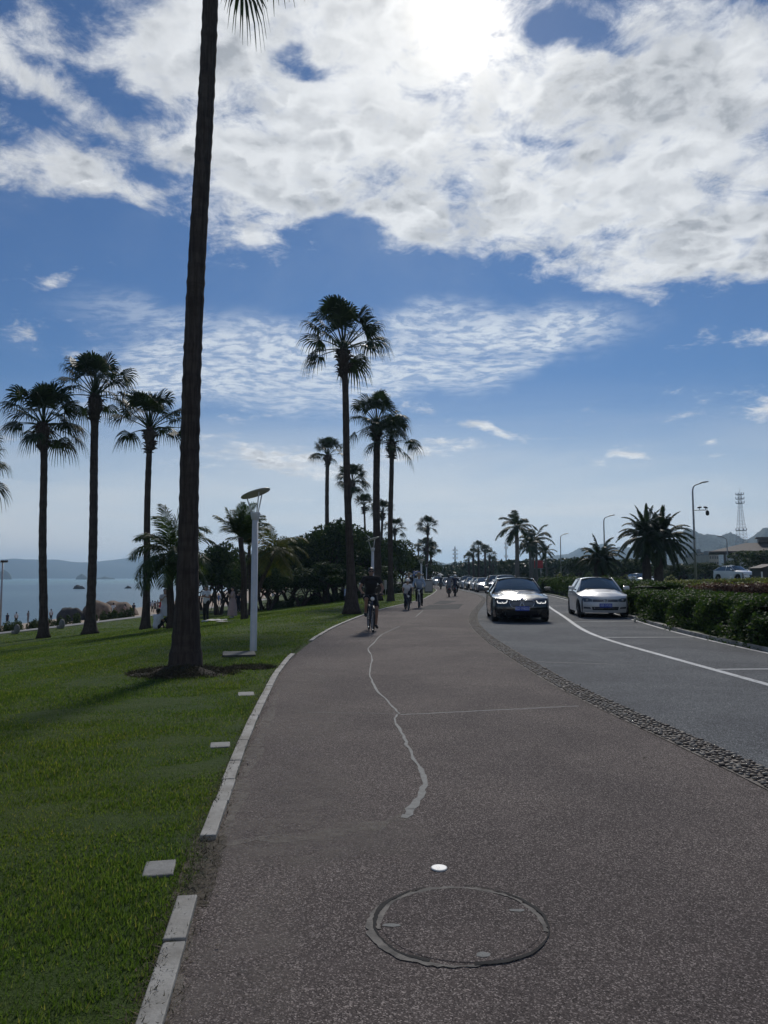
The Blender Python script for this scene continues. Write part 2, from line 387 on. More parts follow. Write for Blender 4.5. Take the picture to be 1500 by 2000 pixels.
def leafy(name, stops, trans=.3, rough=.55, amp=.7, spec=.3):
    def fn(t, b):
        r = island(t); a = t.noise(objc(t), 1.1, 3, .5)
        c = t.ramp(r, stops); c = t.mix(t.m('MULTIPLY', t.sm(a, .4, .65), amp), c, t.mix(1., c, (1.5, 1.35, 1.1), 'MULTIPLY'))
        t.l.new(c, b.inputs['Base Color']); b.inputs['Roughness'].default_value = rough; b.inputs['Specular IOR Level'].default_value = spec
    return mat(name, fn=fn, trans=trans)
M_PALMLEAF = leafy('fan_palm_leaf', [(0, (.012, .022, .009)), (.6, (.019, .036, .012)), (1, (.030, .046, .016))], .16)
M_FEATHER = leafy('feather_palm_leaf', [(0, (.016, .032, .012)), (.7, (.032, .056, .020)), (1, (.06, .08, .03))], .3)
M_YELLOWLEAF = leafy('yellowing_leaf', [(0, (.04, .05, .012)), (.7, (.07, .075, .016)), (1, (.11, .10, .02))], .3)
M_TREE = leafy('broad_leaf', [(0, (.012, .026, .010)), (.6, (.022, .042, .014)), (1, (.045, .068, .022))], .22, spec=.12, rough=.7)
M_TREE2 = leafy('broad_leaf_light', [(0, (.020, .038, .014)), (.6, (.036, .060, .022)), (1, (.065, .088, .030))], .22, spec=.12, rough=.7)
M_HEDGE = leafy('hedge_leaf', [(0, (.018, .036, .012)), (.55, (.034, .064, .018)), (.9, (.058, .092, .026)), (1, (.09, .125, .045))], .35, .62, .5, .2)
M_YHEDGE = leafy('yellow_hedge_leaf', [(0, (.09, .105, .02)), (.6, (.17, .185, .035)), (1, (.24, .25, .055))], .25)
M_RHEDGE = leafy('red_hedge_leaf', [(0, (.05, .018, .015)), (.6, (.11, .048, .038)), (1, (.22, .13, .10))], .2)
M_WOOD = leafy('far_foliage', [(0, (.014, .028, .012)), (.6, (.028, .046, .020)), (1, (.05, .07, .03))], .1)
def bark(c1, c2, ring=6.):
    def fn(t, b):
        o = objc(t); x, y, z = t.sep(o)
        fib = t.noise(t.scale(o, (16, 16, 1.1)), 1.6, 6, .65, .2); rg = t.noise(t.scale(o, (1.2, 1.2, ring)), 1.3, 5, .6)
        c = t.mix(t.sm(fib, .36, .64), c1, c2); c = t.mix(t.m('MULTIPLY', t.sm(rg, .45, .66), .35), c, tuple(q * .6 for q in c1))
        t.l.new(c, b.inputs['Base Color']); b.inputs['Roughness'].default_value = .9; b.inputs['Specular IOR Level'].default_value = .15
        bump(t, b, t.m('ADD', fib, t.m('MULTIPLY', rg, .6)), .9, .03)
    return fn
M_BARK = mat('palm_bark', fn=bark((.046, .036, .032), (.085, .068, .058)))
M_BARK2 = mat('tree_bark', fn=bark((.030, .025, .022), (.06, .05, .042), 2))
def sand_fn(t, b):
    o = objc(t); n = t.noise(o, .4, 6, .6); c = t.mix(n, (.42, .32, .23), (.34, .27, .20))
    t.l.new(c, b.inputs['Base Color']); b.inputs['Roughness'].default_value = .9
M_SAND = mat('beach_sand', fn=sand_fn)
def sea_fn(t, b):
    o = objc(t); x, y, z = t.sep(o)
    big = t.noise(t.scale(o, (.0045, .0028, 1)), 1.0, 4, .5, .3); n1 = t.noise(t.scale(o, (.16, .30, 1)), 1, 6, .6); n2 = t.noise(t.scale(o, (.9, 1.5, 1)), 1, 4, .65)
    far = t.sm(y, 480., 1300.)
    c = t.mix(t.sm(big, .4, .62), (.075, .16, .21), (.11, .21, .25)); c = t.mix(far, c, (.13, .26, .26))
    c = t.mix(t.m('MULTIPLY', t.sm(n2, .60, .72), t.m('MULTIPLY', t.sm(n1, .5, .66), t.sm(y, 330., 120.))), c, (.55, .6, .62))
    t.l.new(c, b.inputs['Base Color']); b.inputs['Roughness'].default_value = .30; b.inputs['IOR'].default_value = 1.33
    bump(t, b, t.m('ADD', n1, t.m('MULTIPLY', n2, .35)), 1.0, .8)
M_SEA = mat('sea_water', fn=sea_fn)
def hill_fn(t, b):
    o = objc(t); n = t.noise(o, .012, 8, .7); n2 = t.noise(o, .08, 6, .7)
    c = t.mix(t.sm(n, .4, .65), (.016, .028, .013), (.034, .044, .02)); c = t.mix(t.m('MULTIPLY', t.sm(n2, .62, .74), .35), c, (.11, .10, .08))
    t.l.new(c, b.inputs['Base Color']); b.inputs['Roughness'].default_value = .95; bump(t, b, n2, 1, 6.)
M_HILL = mat('wooded_hill', fn=hill_fn)
M_ROCK = mat('boulder_rock', fn=stone((.26, .18, .12), (.13, .085, .06), 1.2, .85))
M_DARKROCK = mat('dark_rock', fn=stone((.05, .045, .042), (.028, .025, .024), 1.2, .85))
M_WHITE = mat('white_paint', (.72, .72, .70), .4)
M_LAMPW = mat('lamp_white', (.62, .62, .62), .45)
M_DISCG = mat('lamp_disc', (.40, .41, .35), .5)
M_GALV = mat('galvanised', (.33, .33, .34), .45, .5)
M_BLACK = mat('black_plastic', (.015, .015, .017), .5)
M_TYRE = mat('tyre_rubber', (.012, .012, .013), .85)
M_GREENRAIL = mat('green_rail', (.10, .20, .13), .45)

# ------------------------------------------------------------------ ground strips (cross profile x offset from a curve)
def ystations(y0, y1, near=.25):
    ys = [y0]; 
    while ys[-1] < y1: ys.append(ys[-1] + max(near, abs(ys[-1]) * .035))
    ys[-1] = y1; return np.array(ys)
def strip(name, ys, xa, xb, nx, zf, material, kind='structure', noise=0., label=None):
    V = np.zeros((len(ys), nx + 1, 3)); 
    for i, y in enumerate(ys):
        a, b = xa(y), xb(y)
        for j in range(nx + 1):
            x = a + (b - a) * j / nx; V[i, j] = (x, y, zf(x, y))
    if noise: V[:, 1:-1, 2] += rng.normal(0, noise, (len(ys), nx - 1))
    idx = np.arange(len(ys) * (nx + 1)).reshape(len(ys), nx + 1)
    Fs = np.stack([idx[:-1, :-1], idx[:-1, 1:], idx[1:, 1:], idx[1:, :-1]], -1).reshape(-1, 4)
    me = np_mesh(name, V.reshape(-1, 3), Fs, True); me.materials.append(material)
    return tag(link(name, me), label, None, None, kind)
YS = ystations(-8, 1500)
KW = .088
def s_strip(name, s0, s1, ns, material, ys=YS, noise=0., power=1.0):
    V = np.zeros((len(ys), ns + 1, 3))
    for i, y in enumerate(ys):
        k = KL(y)
        for j in range(ns + 1):
            s = s0 + (s1 - s0) * (j / ns) ** power; V[i, ns - j] = (k - s, y, gl(s))
    if noise: V[:, 1:-1, 2] += rng.normal(0, noise, (len(ys), ns - 1))
    idx = np.arange(len(ys) * (ns + 1)).reshape(len(ys), ns + 1)
    Fs = np.stack([idx[:-1, :-1], idx[:-1, 1:], idx[1:, 1:], idx[1:, :-1]], -1).reshape(-1, 4)
    me = np_mesh(name, V.reshape(-1, 3), Fs, True); me.materials.append(material)
    return tag(link(name, me), kind='structure')
s_strip('lawn', 0.0, 27, 40, M_LAWN, noise=.006, power=1.4)
s_strip('beach', 27, 95, 30, M_SAND, noise=.02)
strip('cycle_path', YS, lambda y: KL(y), lambda y: PB(y) - .05, 8, lambda x, y: .004, M_PATH)
strip('road', YS, lambda y: PB(y) + .05, lambda y: RK(y), 8, lambda x, y: .004, M_ROAD)
strip('strip_bed', YS, lambda y: PB(y) - .165, lambda y: PB(y) + .155, 2, lambda x, y: .010, M_MORTAR)
def grd(x, y): return gr(x - RK(y))
V = []; rs = [0.02, .3, 1.5, 3, 6, 12, 20, 30, 45, 60, 100, 200, 400, 900, 1800]
for y in YS:
    for r in rs: V.append((RK(y) + r, y, float(gr(r))))
n = len(rs); idx = np.arange(len(V)).reshape(-1, n)
me = np_mesh('ground', V, np.stack([idx[:-1, :-1], idx[:-1, 1:], idx[1:, 1:], idx[1:, :-1]], -1).reshape(-1, 4), True); me.materials.append(M_LAWN)
tag(link('ground', me), kind='structure')
me = np_mesh('sea', [(-6200, -300, -5), (3000, -300, -5), (3000, 6200, -5), (-6200, 6200, -5)], [(0, 1, 2, 3)]); me.materials.append(M_SEA)
tag(link('sea', me), kind='structure')

# kerb stones on the lawn side: separate granite lengths, gone or grown over in places
mb = MB(); y = 0.2
while y < 150:
    L = .62 * random.uniform(.8, 1.25) * (1 if y < 30 else 2)
    for ga, gb in ((3.46, 4.22), (14.1, 17.0)):
        if ga <= y < gb: y = gb
        elif y < ga < y + L: L = ga - y
    if L > .08:
        y0, y1 = y + .006, y + L - .006
        x0, x1 = float(KL(y0)), float(KL(y1)); ang = math.atan2(x0 - x1, y1 - y0)
        mb.box(((x0 + x1) / 2 - KW / 2 + random.uniform(-.006, .006), (y0 + y1) / 2, .006 + random.uniform(-.003, .004)), (KW, math.hypot(x1 - x0, y1 - y0), .05), ang, .006)
    y += L
tag(mb.build('kerb', M_KERB), kind='structure')
mb = MB(); y = -2
while y < 140:
    L = .8 * (1 if y < 40 else 2.5); x0, x1 = float(RK(y)), float(RK(y + L)); ang = math.atan2(x0 - x1, L)
    mb.box(((x0 + x1) / 2 + .07, y + L / 2, .05), (.14, math.hypot(L, x1 - x0) - .01, .10 + random.uniform(-.006, .006)), ang, .012); y += L
tag(mb.build('right_kerb', M_KERB), kind='structure')

# rounded pebbles set in the strip between cycle path and road
def ico(sub):
    bm = bmesh.new(); bmesh.ops.create_icosphere(bm, subdivisions=sub, radius=1); bm.verts.index_update()
    v = np.array([q.co[:] for q in bm.verts]); f = np.array([[q.index for q in g.verts] for g in bm.faces]); bm.free(); return v, f
def scatter_ell(name, P, Rd, Ang, material, sub=1):
    v, f = ico(sub); n = len(P); c, s = np.cos(Ang)[:, None], np.sin(Ang)[:, None]
    q = v[None] * Rd[:, None, :]; X = q[..., 0] * c - q[..., 1] * s; Y = q[..., 0] * s + q[..., 1] * c
    Vv = np.stack([X, Y, q[..., 2]], -1) + P[:, None, :]
    Fs = (f[None] + (np.arange(n) * len(v))[:, None, None]).reshape(-1, 3)
    me = np_mesh(name, Vv.reshape(-1, 3), Fs, True); me.materials.append(material); return link(name, me)
P = []; Rd = []; A = []
y = 2.0
while y < 90:
    step = .052 if y < 30 else .09
    for j in range(6):
        x = float(PB(y)) - .125 + j * .050 + random.uniform(-.014, .014); yy = y + random.uniform(-.02, .02) + (j % 2) * .02
        r = random.uniform(.75, 1.25)
        P.append((x, yy, .014 + random.uniform(-.003, .008))); Rd.append((.025 * r * random.uniform(.85, 1.2), .022 * r * (1 if y < 30 else 1.7), .010 * r)); A.append(random.uniform(-.9, .9))
    y += step
tag(scatter_ell('pebble_strip', np.array(P), np.array(Rd), np.array(A), M_PEB), kind='structure')

# painted lines
def ribbon(name, pts, w, z, material, kind='structure'):
    pts = [Vector((p[0], p[1], 0)) for p in pts]; V = []
    w = w if hasattr(w, '__len__') else [w] * len(pts)
    for i, p in enumerate(pts):
        d = (pts[min(i + 1, len(pts) - 1)] - pts[max(i - 1, 0)]).normalized(); nrm = Vector((-d.y, d.x, 0))
        V += [p + nrm * w[i] / 2 + Vector((0, 0, z)), p - nrm * w[i] / 2 + Vector((0, 0, z))]
    Fs = [(2 * i + 1, 2 * i + 3, 2 * i + 2, 2 * i) for i in range(len(pts) - 1)]
    me = bpy.data.meshes.new(name); me.from_pydata([tuple(v) for v in V], [], Fs); me.materials.append(material); return tag(link(name, me), kind=kind)
ribbon('lane_line', [(float(WL(y)), y) for y in np.linspace(2, 120, 200)], .13, .008, M_PAINT)
for y0 in (11.85, 18.1, 24.6, 31.3, 38.4, 45.6, 53): ribbon('bay_line', [(float(WL(y0)) + .08, y0), (float(RK(y0)) - .06, y0 + .1)], .09, .0085, M_PAINT)
ribbon('edge_line', [(float(RK(y)) - .09, y) for y in np.linspace(2, 120, 160)], .10, .0085, M_PAINT)
# mortared crack and the pale expansion joints
ck = [(780, 1224), (762, 1232), (745, 1240), (733, 1253), (718, 1268), (724, 1280), (728, 1290), (723, 1303), (722, 1318), (728, 1334), (735, 1350), (752, 1366), (768, 1382), (779, 1395), (771, 1405), (774, 1418),
      (790, 1440), (794, 1458), (805, 1480), (815, 1496), (826, 1512), (832, 1530), (827, 1548), (815, 1565), (803, 1582), (797, 1594), (786, 1606)]
M_SEAL = mat('crack_filler', fn=stone((.175, .18, .175), (.115, .118, .115), 14))
pts = []
for i in range(len(ck) - 1):
    for q in range(3):
        t_ = q / 3; p = gnd(ck[i][0] * (1 - t_) + ck[i + 1][0] * t_, ck[i][1] * (1 - t_) + ck[i + 1][1] * t_); pts.append((p.x + random.uniform(-.010, .010), p.y))
W = [random.uniform(.014, .036) if i < len(pts) * .75 else random.uniform(.03, .055) + .012 * (i > len(pts) - 9) for i in range(len(pts))]
ribbon('crack_filling', pts, W, .0075, M_SEAL)
def joint(a, b, w, m=M_SEAL):
    p, q = gnd(*a), gnd(*b); L = 24
    ribbon('expansion_joint', [(p.x + (q.x - p.x) * i / L + random.uniform(-.004, .004), p.y + (q.y - p.y) * i / L + random.uniform(-.012, .012)) for i in range(L + 1)], w, .007, m)
M_JOINT = mat('joint_filler', fn=stone((.27, .27, .26), (.16, .16, .155), 10))
joint((783, 1398), (1130, 1381), .028, M_JOINT); joint((600, 1394), (775, 1396), .012, M_SEAL); joint((1048, 1293), (1200, 1298), .035, M_JOINT); joint((1200, 1298), (1340, 1305), .015, M_SEAL)
joint((812, 1205), (826, 1193), .03, M_JOINT)
for (a, b, c, d) in (((838, 1182), (905, 1180), (895, 1190), (815, 1191)), ((860, 1173), (893, 1174), (872, 1180), (845, 1180))):
    q = [gnd(*p) for p in (d, c, b, a)]; me = np_mesh('dark_patch', [(p.x, p.y, .007) for p in q], [(0, 1, 2, 3)]); me.materials.append(M_DARKASPH); tag(link('dark_patch', me), kind='structure')  # two darker flat quads laid over the path
# sandy dust drifted on the path edge
def dust_fn(t, b):
    o = objc(t); n = t.noise(o, 5, 7, .75); f = t.noise(o, 90, 3, .7)
    t.l.new(t.mix(f, (.30, .26, .22), (.20, .175, .15)), b.inputs['Base Color']); b.inputs['Roughness'].default_value = .95
    uvx = t.sep(t.node('ShaderNodeTexCoord').outputs['Generated'])
    r = t.m('ADD', t.m('POWER', t.m('MULTIPLY', t.m('SUBTRACT', uvx[0], .5), 2.), 2.), t.m('POWER', t.m('MULTIPLY', t.m('SUBTRACT', uvx[1], .5), 2.), 2.))
    a = t.m('MULTIPLY', t.sm(r, 1., .15), t.sm(t.m('ADD', n, t.m('MULTIPLY', f, .35)), .52, .82)); t.l.new(t.m('MULTIPLY', a, .3), b.inputs['Alpha'])
M_DUST = mat('sandy_dust', fn=dust_fn)
for (cx, cy, rx, ry) in ((-.62, 4.9, .62, 1.6), (-.35, 4.25, .85, .45), (-.80, 7.6, .55, 1.3), (-.55, 2.9, .30, .8), (-1.2, 10.5, .5, 1.7)):
    n_ = 24; me = bpy.data.meshes.new('sand_dust'); me.from_pydata([(cx + rx * math.cos(a), cy + ry * math.sin(a), .0062 + .0001 * cx) for a in np.linspace(0, 2 * math.pi, n_, endpoint=False) if True], [], [tuple(range(n_))])
    me.materials.append(M_DUST); tag(link('sand_dust', me), kind='structure')

def dustline_fn(t, b):
    o = objc(t); n = t.noise(o, 9, 7, .75); f = t.noise(o, 110, 3, .7)
    t.l.new(t.mix(f, (.30, .27, .225), (.19, .17, .145)), b.inputs['Base Color']); b.inputs['Roughness'].default_value = .95
    t.l.new(t.m('MULTIPLY', t.sm(t.m('ADD', n, t.m('MULTIPLY', f, .6)), .66, .95), .6), b.inputs['Alpha'])
M_DUSTL = mat('drifted_dust', fn=dustline_fn)
def dline(px, w):
    P_ = [gnd(*p) for p in px]; pts = []
    for i in range(len(P_) - 1):
        for q in range(6): pts.append(P_[i].lerp(P_[i + 1], q / 6))
    n_ = len(pts); ribbon('sand_dust', [(p.x, p.y) for p in pts], [w * (.35 + 1.3 * math.sin(math.pi * (i + .5) / n_) * (.7 + .5 * math.sin(i * .9))) for i in range(n_)], .0066, M_DUSTL)
dline([(425, 1655), (500, 1640), (590, 1641), (680, 1632), (740, 1618), (785, 1600), (800, 1570)], .10)
dline([(432, 1650), (455, 1590), (478, 1520), (505, 1450), (530, 1390), (548, 1340)], .09)
dline([(385, 1780), (400, 1700), (425, 1640)], .05); dline([(335, 1990), (355, 1890), (378, 1790)], .035)

# promenade behind the lawn, pale paving
V = []; ys = np.linspace(18, 120, 120)
for y in ys:
    for s in (24.3, 26.3): V.append((float(KL(y)) - s, y, float(gl(s)) + .03))
me = np_mesh('promenade', V, [(2 * i, 2 * i + 1, 2 * i + 3, 2 * i + 2) for i in range(len(ys) - 1)]); me.materials.append(M_CONC); tag(link('promenade', me), kind='structure')

# ------------------------------------------------------------------ hills
def ridge(name, prof, Y, depth, base, material, rough=.08, seed=1, n=140, tree=0.):
    """prof: (u, top v) pairs read as bearings; ridge stands at distance Y with a rounded cross-section"""
    us = np.linspace(prof[0][0], prof[-1][0], n); vs = np.interp(us, [p[0] for p in prof], [p[1] for p in prof]); r_ = np.random.default_rng(seed)
    ph = r_.uniform(0, 6.28, 12); V = []; m = 18
    for i, (u, v) in enumerate(zip(us, vs)):
        x, y, z = at(u, v, Y); h = z - base
        h *= 1 + rough * sum(math.sin(i * (.05 + .07 * k) + ph[k]) / (k + 1.5) for k in range(8)) * .5
        e = min(1, i / 8, (n - 1 - i) / 8); h *= math.sin(e * math.pi / 2) ** .5 if e > 0 else 0
        for j in range(m + 1):
            q = j / m; yy = Y + (q - .5) * depth + depth * .10 * math.sin(i * .05 + ph[9]); 
            hh = h * max(0, math.sin(math.pi * q)) ** .8 * (1 + .05 * math.sin(i * .3 + j * 1.1 + ph[8]) * (q < .45))
            V.append((x * yy / Y if q < .5 else x * yy / Y, yy, base + hh + (r_.normal(0, tree * .45) + h * .05 * math.sin(i * .31 + j * .9 + ph[1]) * math.sin(i * .12 - j * .7 + ph[2]) if 0 < j < m else 0)))
    idx = np.arange(len(V)).reshape(n, m + 1)
    me = np_mesh(name, V, np.stack([idx[:-1, :-1], idx[1:, :-1], idx[1:, 1:], idx[:-1, 1:]], -1).reshape(-1, 4), True); me.materials.append(material)
    return tag(link(name, me), kind='structure')
ridge('hills', [(-500, 1098), (-150, 1100), (0, 1095), (60, 1091), (130, 1097), (175, 1099), (250, 1089), (330, 1086), (420, 1092), (520, 1099), (640, 1110), (760, 1122)], 5000, 900, -5, M_HILL, .05, 3, 220)
ridge('hills', [(1020, 1115), (1060, 1090), (1100, 1083), (1130, 1072), (1170, 1068), (1230, 1072), (1330, 1078), (1450, 1095)], 2600, 500, 0, M_HILL, .05, 5, 160, 3)
ridge('hills', [(1300, 1062), (1340, 1040), (1375, 1046), (1400, 1050), (1425, 1045), (1452, 1052), (1480, 1042), (1500, 1033), (1600, 1000), (1750, 990), (1950, 1040)], 1600, 420, 4, M_HILL, .04, 8, 200, 2.5)
ridge('hills', [(790, 1118), (850, 1101), (890, 1098), (930, 1103), (1000, 1100), (1060, 1110), (1120, 1125)], 2400, 400, 0, M_HILL, .05, 6, 120, 3)
for (u, v, w, h, Y) in ((160, 1126, 20, 4.5, 2500), (8, 1122, 26, 8, 2600), (205, 1128, 34, 1.8, 2700)):
    ridge('islet', [(u - w * .6, v + .0), (u - w * .2, v - h + 2), (u, v - h), (u + w * .3, v - h + 2), (u + w * .6, v)], Y, 50, -5, M_HILL, .1, 2, 30)
# ================================================================== vegetation
def leaf_quads(P, N, size, r_, asp=.5, fold=.0):
    n = len(P); T = r_.normal(size=(n, 3)); T -= (T * N).sum(1)[:, None] * N; T /= np.linalg.norm(T, axis=1)[:, None] + 1e-9; B = np.cross(N, T)
    L = (size * r_.uniform(.6, 1.35, n))[:, None]; W = L * asp
    V = np.stack([P - T * L * .5, P + B * W * .5 + N * L * .06, P + T * L * .5, P - B * W * .5 + N * L * .06], 1).reshape(-1, 3)
    return V, np.arange(4 * n).reshape(n, 4)
def unit(a): return a / (np.linalg.norm(a, axis=1)[:, None] + 1e-9)

# ---- grass: real blades over the lawn, thinner with distance
def grass():
    r_ = np.random.default_rng(11); Ps = []
    for y0, y1, dens in ((1.2, 2.6, 5200), (2.6, 4, 6600), (4, 5.5, 4600), (5.5, 7.5, 3000), (7.5, 10, 1900), (10, 14, 1050), (14, 20, 520), (20, 30, 230), (30, 45, 90), (45, 65, 36)):
        x0 = -.60 * y1 - .6; x1 = float(KL(y0)) + 3.0; n = int(dens * 1.25 * (y1 - y0) * (x1 - x0)); p = np.stack([r_.uniform(x0, x1, n), r_.uniform(y0, y1, n)], 1)
        s = KL(p[:, 1]) - p[:, 0]; edge = np.where(p[:, 1] < 3.5, .048, np.where(p[:, 1] < 6, .066, .084)) + .018 * np.sin(p[:, 1] * 3.1) + .012 * np.sin(p[:, 1] * 9.3 + 1)
        worn = ((p[:, 1] > 3.46) & (p[:, 1] < 4.22)) | ((p[:, 1] > 14.1) & (p[:, 1] < 17))
        lim = np.where(worn, .03 + .05 * r_.random(n), edge - .035 * (r_.random(n) < .2)); keep = (s > lim) & (s < 23.5)
        keep &= ~((np.hypot(p[:, 0] + 3.07, (p[:, 1] - 11.6)) < .75) & (r_.random(n) < .75))
        for cx, cy, hx, hy in SLABS: keep &= ~((abs(p[:, 0] - cx) < hx) & (abs(p[:, 1] - cy) < hy))
        Ps.append(p[keep])
    p = np.concatenate(Ps); n = len(p); s = KL(p[:, 1]) - p[:, 0]; z = gl(s)
    d = np.maximum(p[:, 1], 2); patch = .8 + .35 * np.sin(p[:, 0] * 1.7 + np.sin(p[:, 1] * 1.1)) * np.sin(p[:, 1] * 1.3)
    h = r_.uniform(.012, .029, n) * patch * (1 + (r_.random(n) < .02) * .7) * (1 + d / 45); w = .0019 * (1 + d / 5.0) * r_.uniform(.7, 1.4, n)
    a = r_.uniform(0, 2 * np.pi, n); lean = r_.uniform(.1, .9, n) * h; la = r_.uniform(0, 2 * np.pi, n)
    ca, sa = np.cos(a) * w, np.sin(a) * w; B = np.stack([p[:, 0], p[:, 1], z - .004], 1); Z = np.zeros(n)
    v0 = B + np.stack([ca, sa, Z], 1); v1 = B - np.stack([ca, sa, Z], 1)
    tip = B + np.stack([np.cos(la) * lean, np.sin(la) * lean, h + .004], 1)
    V = np.stack([v0, v1, tip], 1).reshape(-1, 3); me = np_mesh('grass', V, np.arange(3 * n).reshape(n, 3)); me.materials.append(M_BLADE)
    tag(link('grass', me), kind='stuff'); print('blades', n)
SLABS = [(-1.12, 3.83, .075, .10), (-1.42, 6.56, .085, .10), (-1.72, 9.38, .10, .15), (-2.72, 14.05, .30, .36)]
grass()

# brown thatch mound round the near palm and a scuffed hollow beside it
def thatch_fn(t, b):
    r = island(t); t.l.new(t.ramp(r, [(0, (.035, .03, .016)), (.5, (.075, .055, .03)), (.85, (.05, .06, .02)), (1, (.15, .11, .07))]), b.inputs['Base Color']); b.inputs['Roughness'].default_value = .9
M_THATCH = mat('dry_thatch', fn=thatch_fn)
M_SOIL = mat('bare_soil', fn=stone((.055, .042, .028), (.03, .027, .016), 9, .95))
def mound(cx, cy, R0, h, n, name, hole=False):
    V = []; K = 40; J = 9
    for j in range(J + 1):
        q = j / J
        for k in range(K):
            a = 2 * math.pi * k / K; rr = R0 * q * (1 + .16 * math.sin(3 * a + cx) + .08 * math.sin(7 * a)); zz = h * (1 - q) ** 1.3 * (1 + .2 * math.sin(5 * a + j)) if not hole else -.0 + .012 * math.sin(q * math.pi)
            x, y = cx + rr * math.cos(a), cy + rr * .8 * math.sin(a); V.append((x, y, gz(x, y) + zz + (.006 if q < 1 else -.02)))
    Fs = [(j * K + k, j * K + (k + 1) % K, (j + 1) * K + (k + 1) % K, (j + 1) * K + k) for j in range(J) for k in range(K)]
    me = np_mesh(name, V, Fs, True); me.materials.append(M_SOIL); tag(link(name, me), kind='structure')
    r_ = np.random.default_rng(5); q = np.sqrt(r_.random(n)); a = r_.uniform(0, 6.283, n); x = cx + R0 * 1.1 * q * np.cos(a); y = cy + R0 * .9 * q * np.sin(a)
    z = np.array([gz(i, j_) for i, j_ in zip(x, y)]) + h * np.clip(1 - q, 0, 1) ** 1.3; B = np.stack([x, y, z], 1)
    d = r_.normal(size=(n, 3)); d[:, 2] = abs(d[:, 2]) * .6; d = unit(d) * r_.uniform(.03, .09, n)[:, None]; w = r_.normal(size=(n, 3)) * .0035
    me = np_mesh('dry_thatch', np.stack([B + w, B - w, B + d], 1).reshape(-1, 3), np.arange(3 * n).reshape(n, 3)); me.materials.append(M_THATCH); tag(link('dry_thatch', me), kind='stuff')
mound(-3.05, 11.45, .78, .13, 9000, 'soil_mound'); mound(-2.15, 12.1, .36, 0, 6500, 'soil_hollow', True)

def worn_fn(t, b):
    o = objc(t); n = t.noise(o, 11, 7, .75); f = t.noise(o, 120, 3, .7)
    t.l.new(t.mix(f, (.13, .105, .08), (.06, .052, .035)), b.inputs['Base Color']); b.inputs['Roughness'].default_value = .95
    t.l.new(t.sm(t.m('ADD', n, t.m('MULTIPLY', f, .5)), .60, .86), b.inputs['Alpha'])
M_WORN = mat('worn_soil', fn=worn_fn)
def kerb_debris():
    r_ = np.random.default_rng(15); n = 24000; y = 1.9 + 14 * r_.random(n) ** 1.7; s = r_.normal(.055, .05, n); k = (y > 3.4) & (y < 4.3); s = np.where(k, r_.uniform(-.06, .14, n), s)
    keep = k | ((s > KW * .62) & (r_.random(n) < .8)) | ((s < .006) & (s > -.05) & (r_.random(n) < .45)) | (r_.random(n) < .05); y, s = y[keep], s[keep]; n = len(y)
    B = np.stack([KL(y) - s, y, np.where((s > 0) & (s < KW), .026, .006)], 1); d = r_.normal(size=(n, 3)); d[:, 2] = abs(d[:, 2]) * .35; d = unit(d) * r_.uniform(.008, .04, n)[:, None]; w = r_.normal(size=(n, 3)) * .0018; w[:, 2] = 0
    me = np_mesh('dry_thatch', np.stack([B + w, B - w, B + d], 1).reshape(-1, 3), np.arange(3 * n).reshape(n, 3)); me.materials.append(M_THATCH); tag(link('dry_thatch', me), kind='stuff')
    me = np_mesh('bare_soil', [(float(KL(yy)) + o_, yy, .0075) for yy in np.linspace(3.40, 4.30, 12) for o_ in (.055 + .02 * math.sin(yy * 23), -.12)], [(2 * i, 2 * i + 2, 2 * i + 3, 2 * i + 1) for i in range(11)]); me.materials.append(M_WORN); tag(link('bare_soil', me), kind='structure')
kerb_debris()

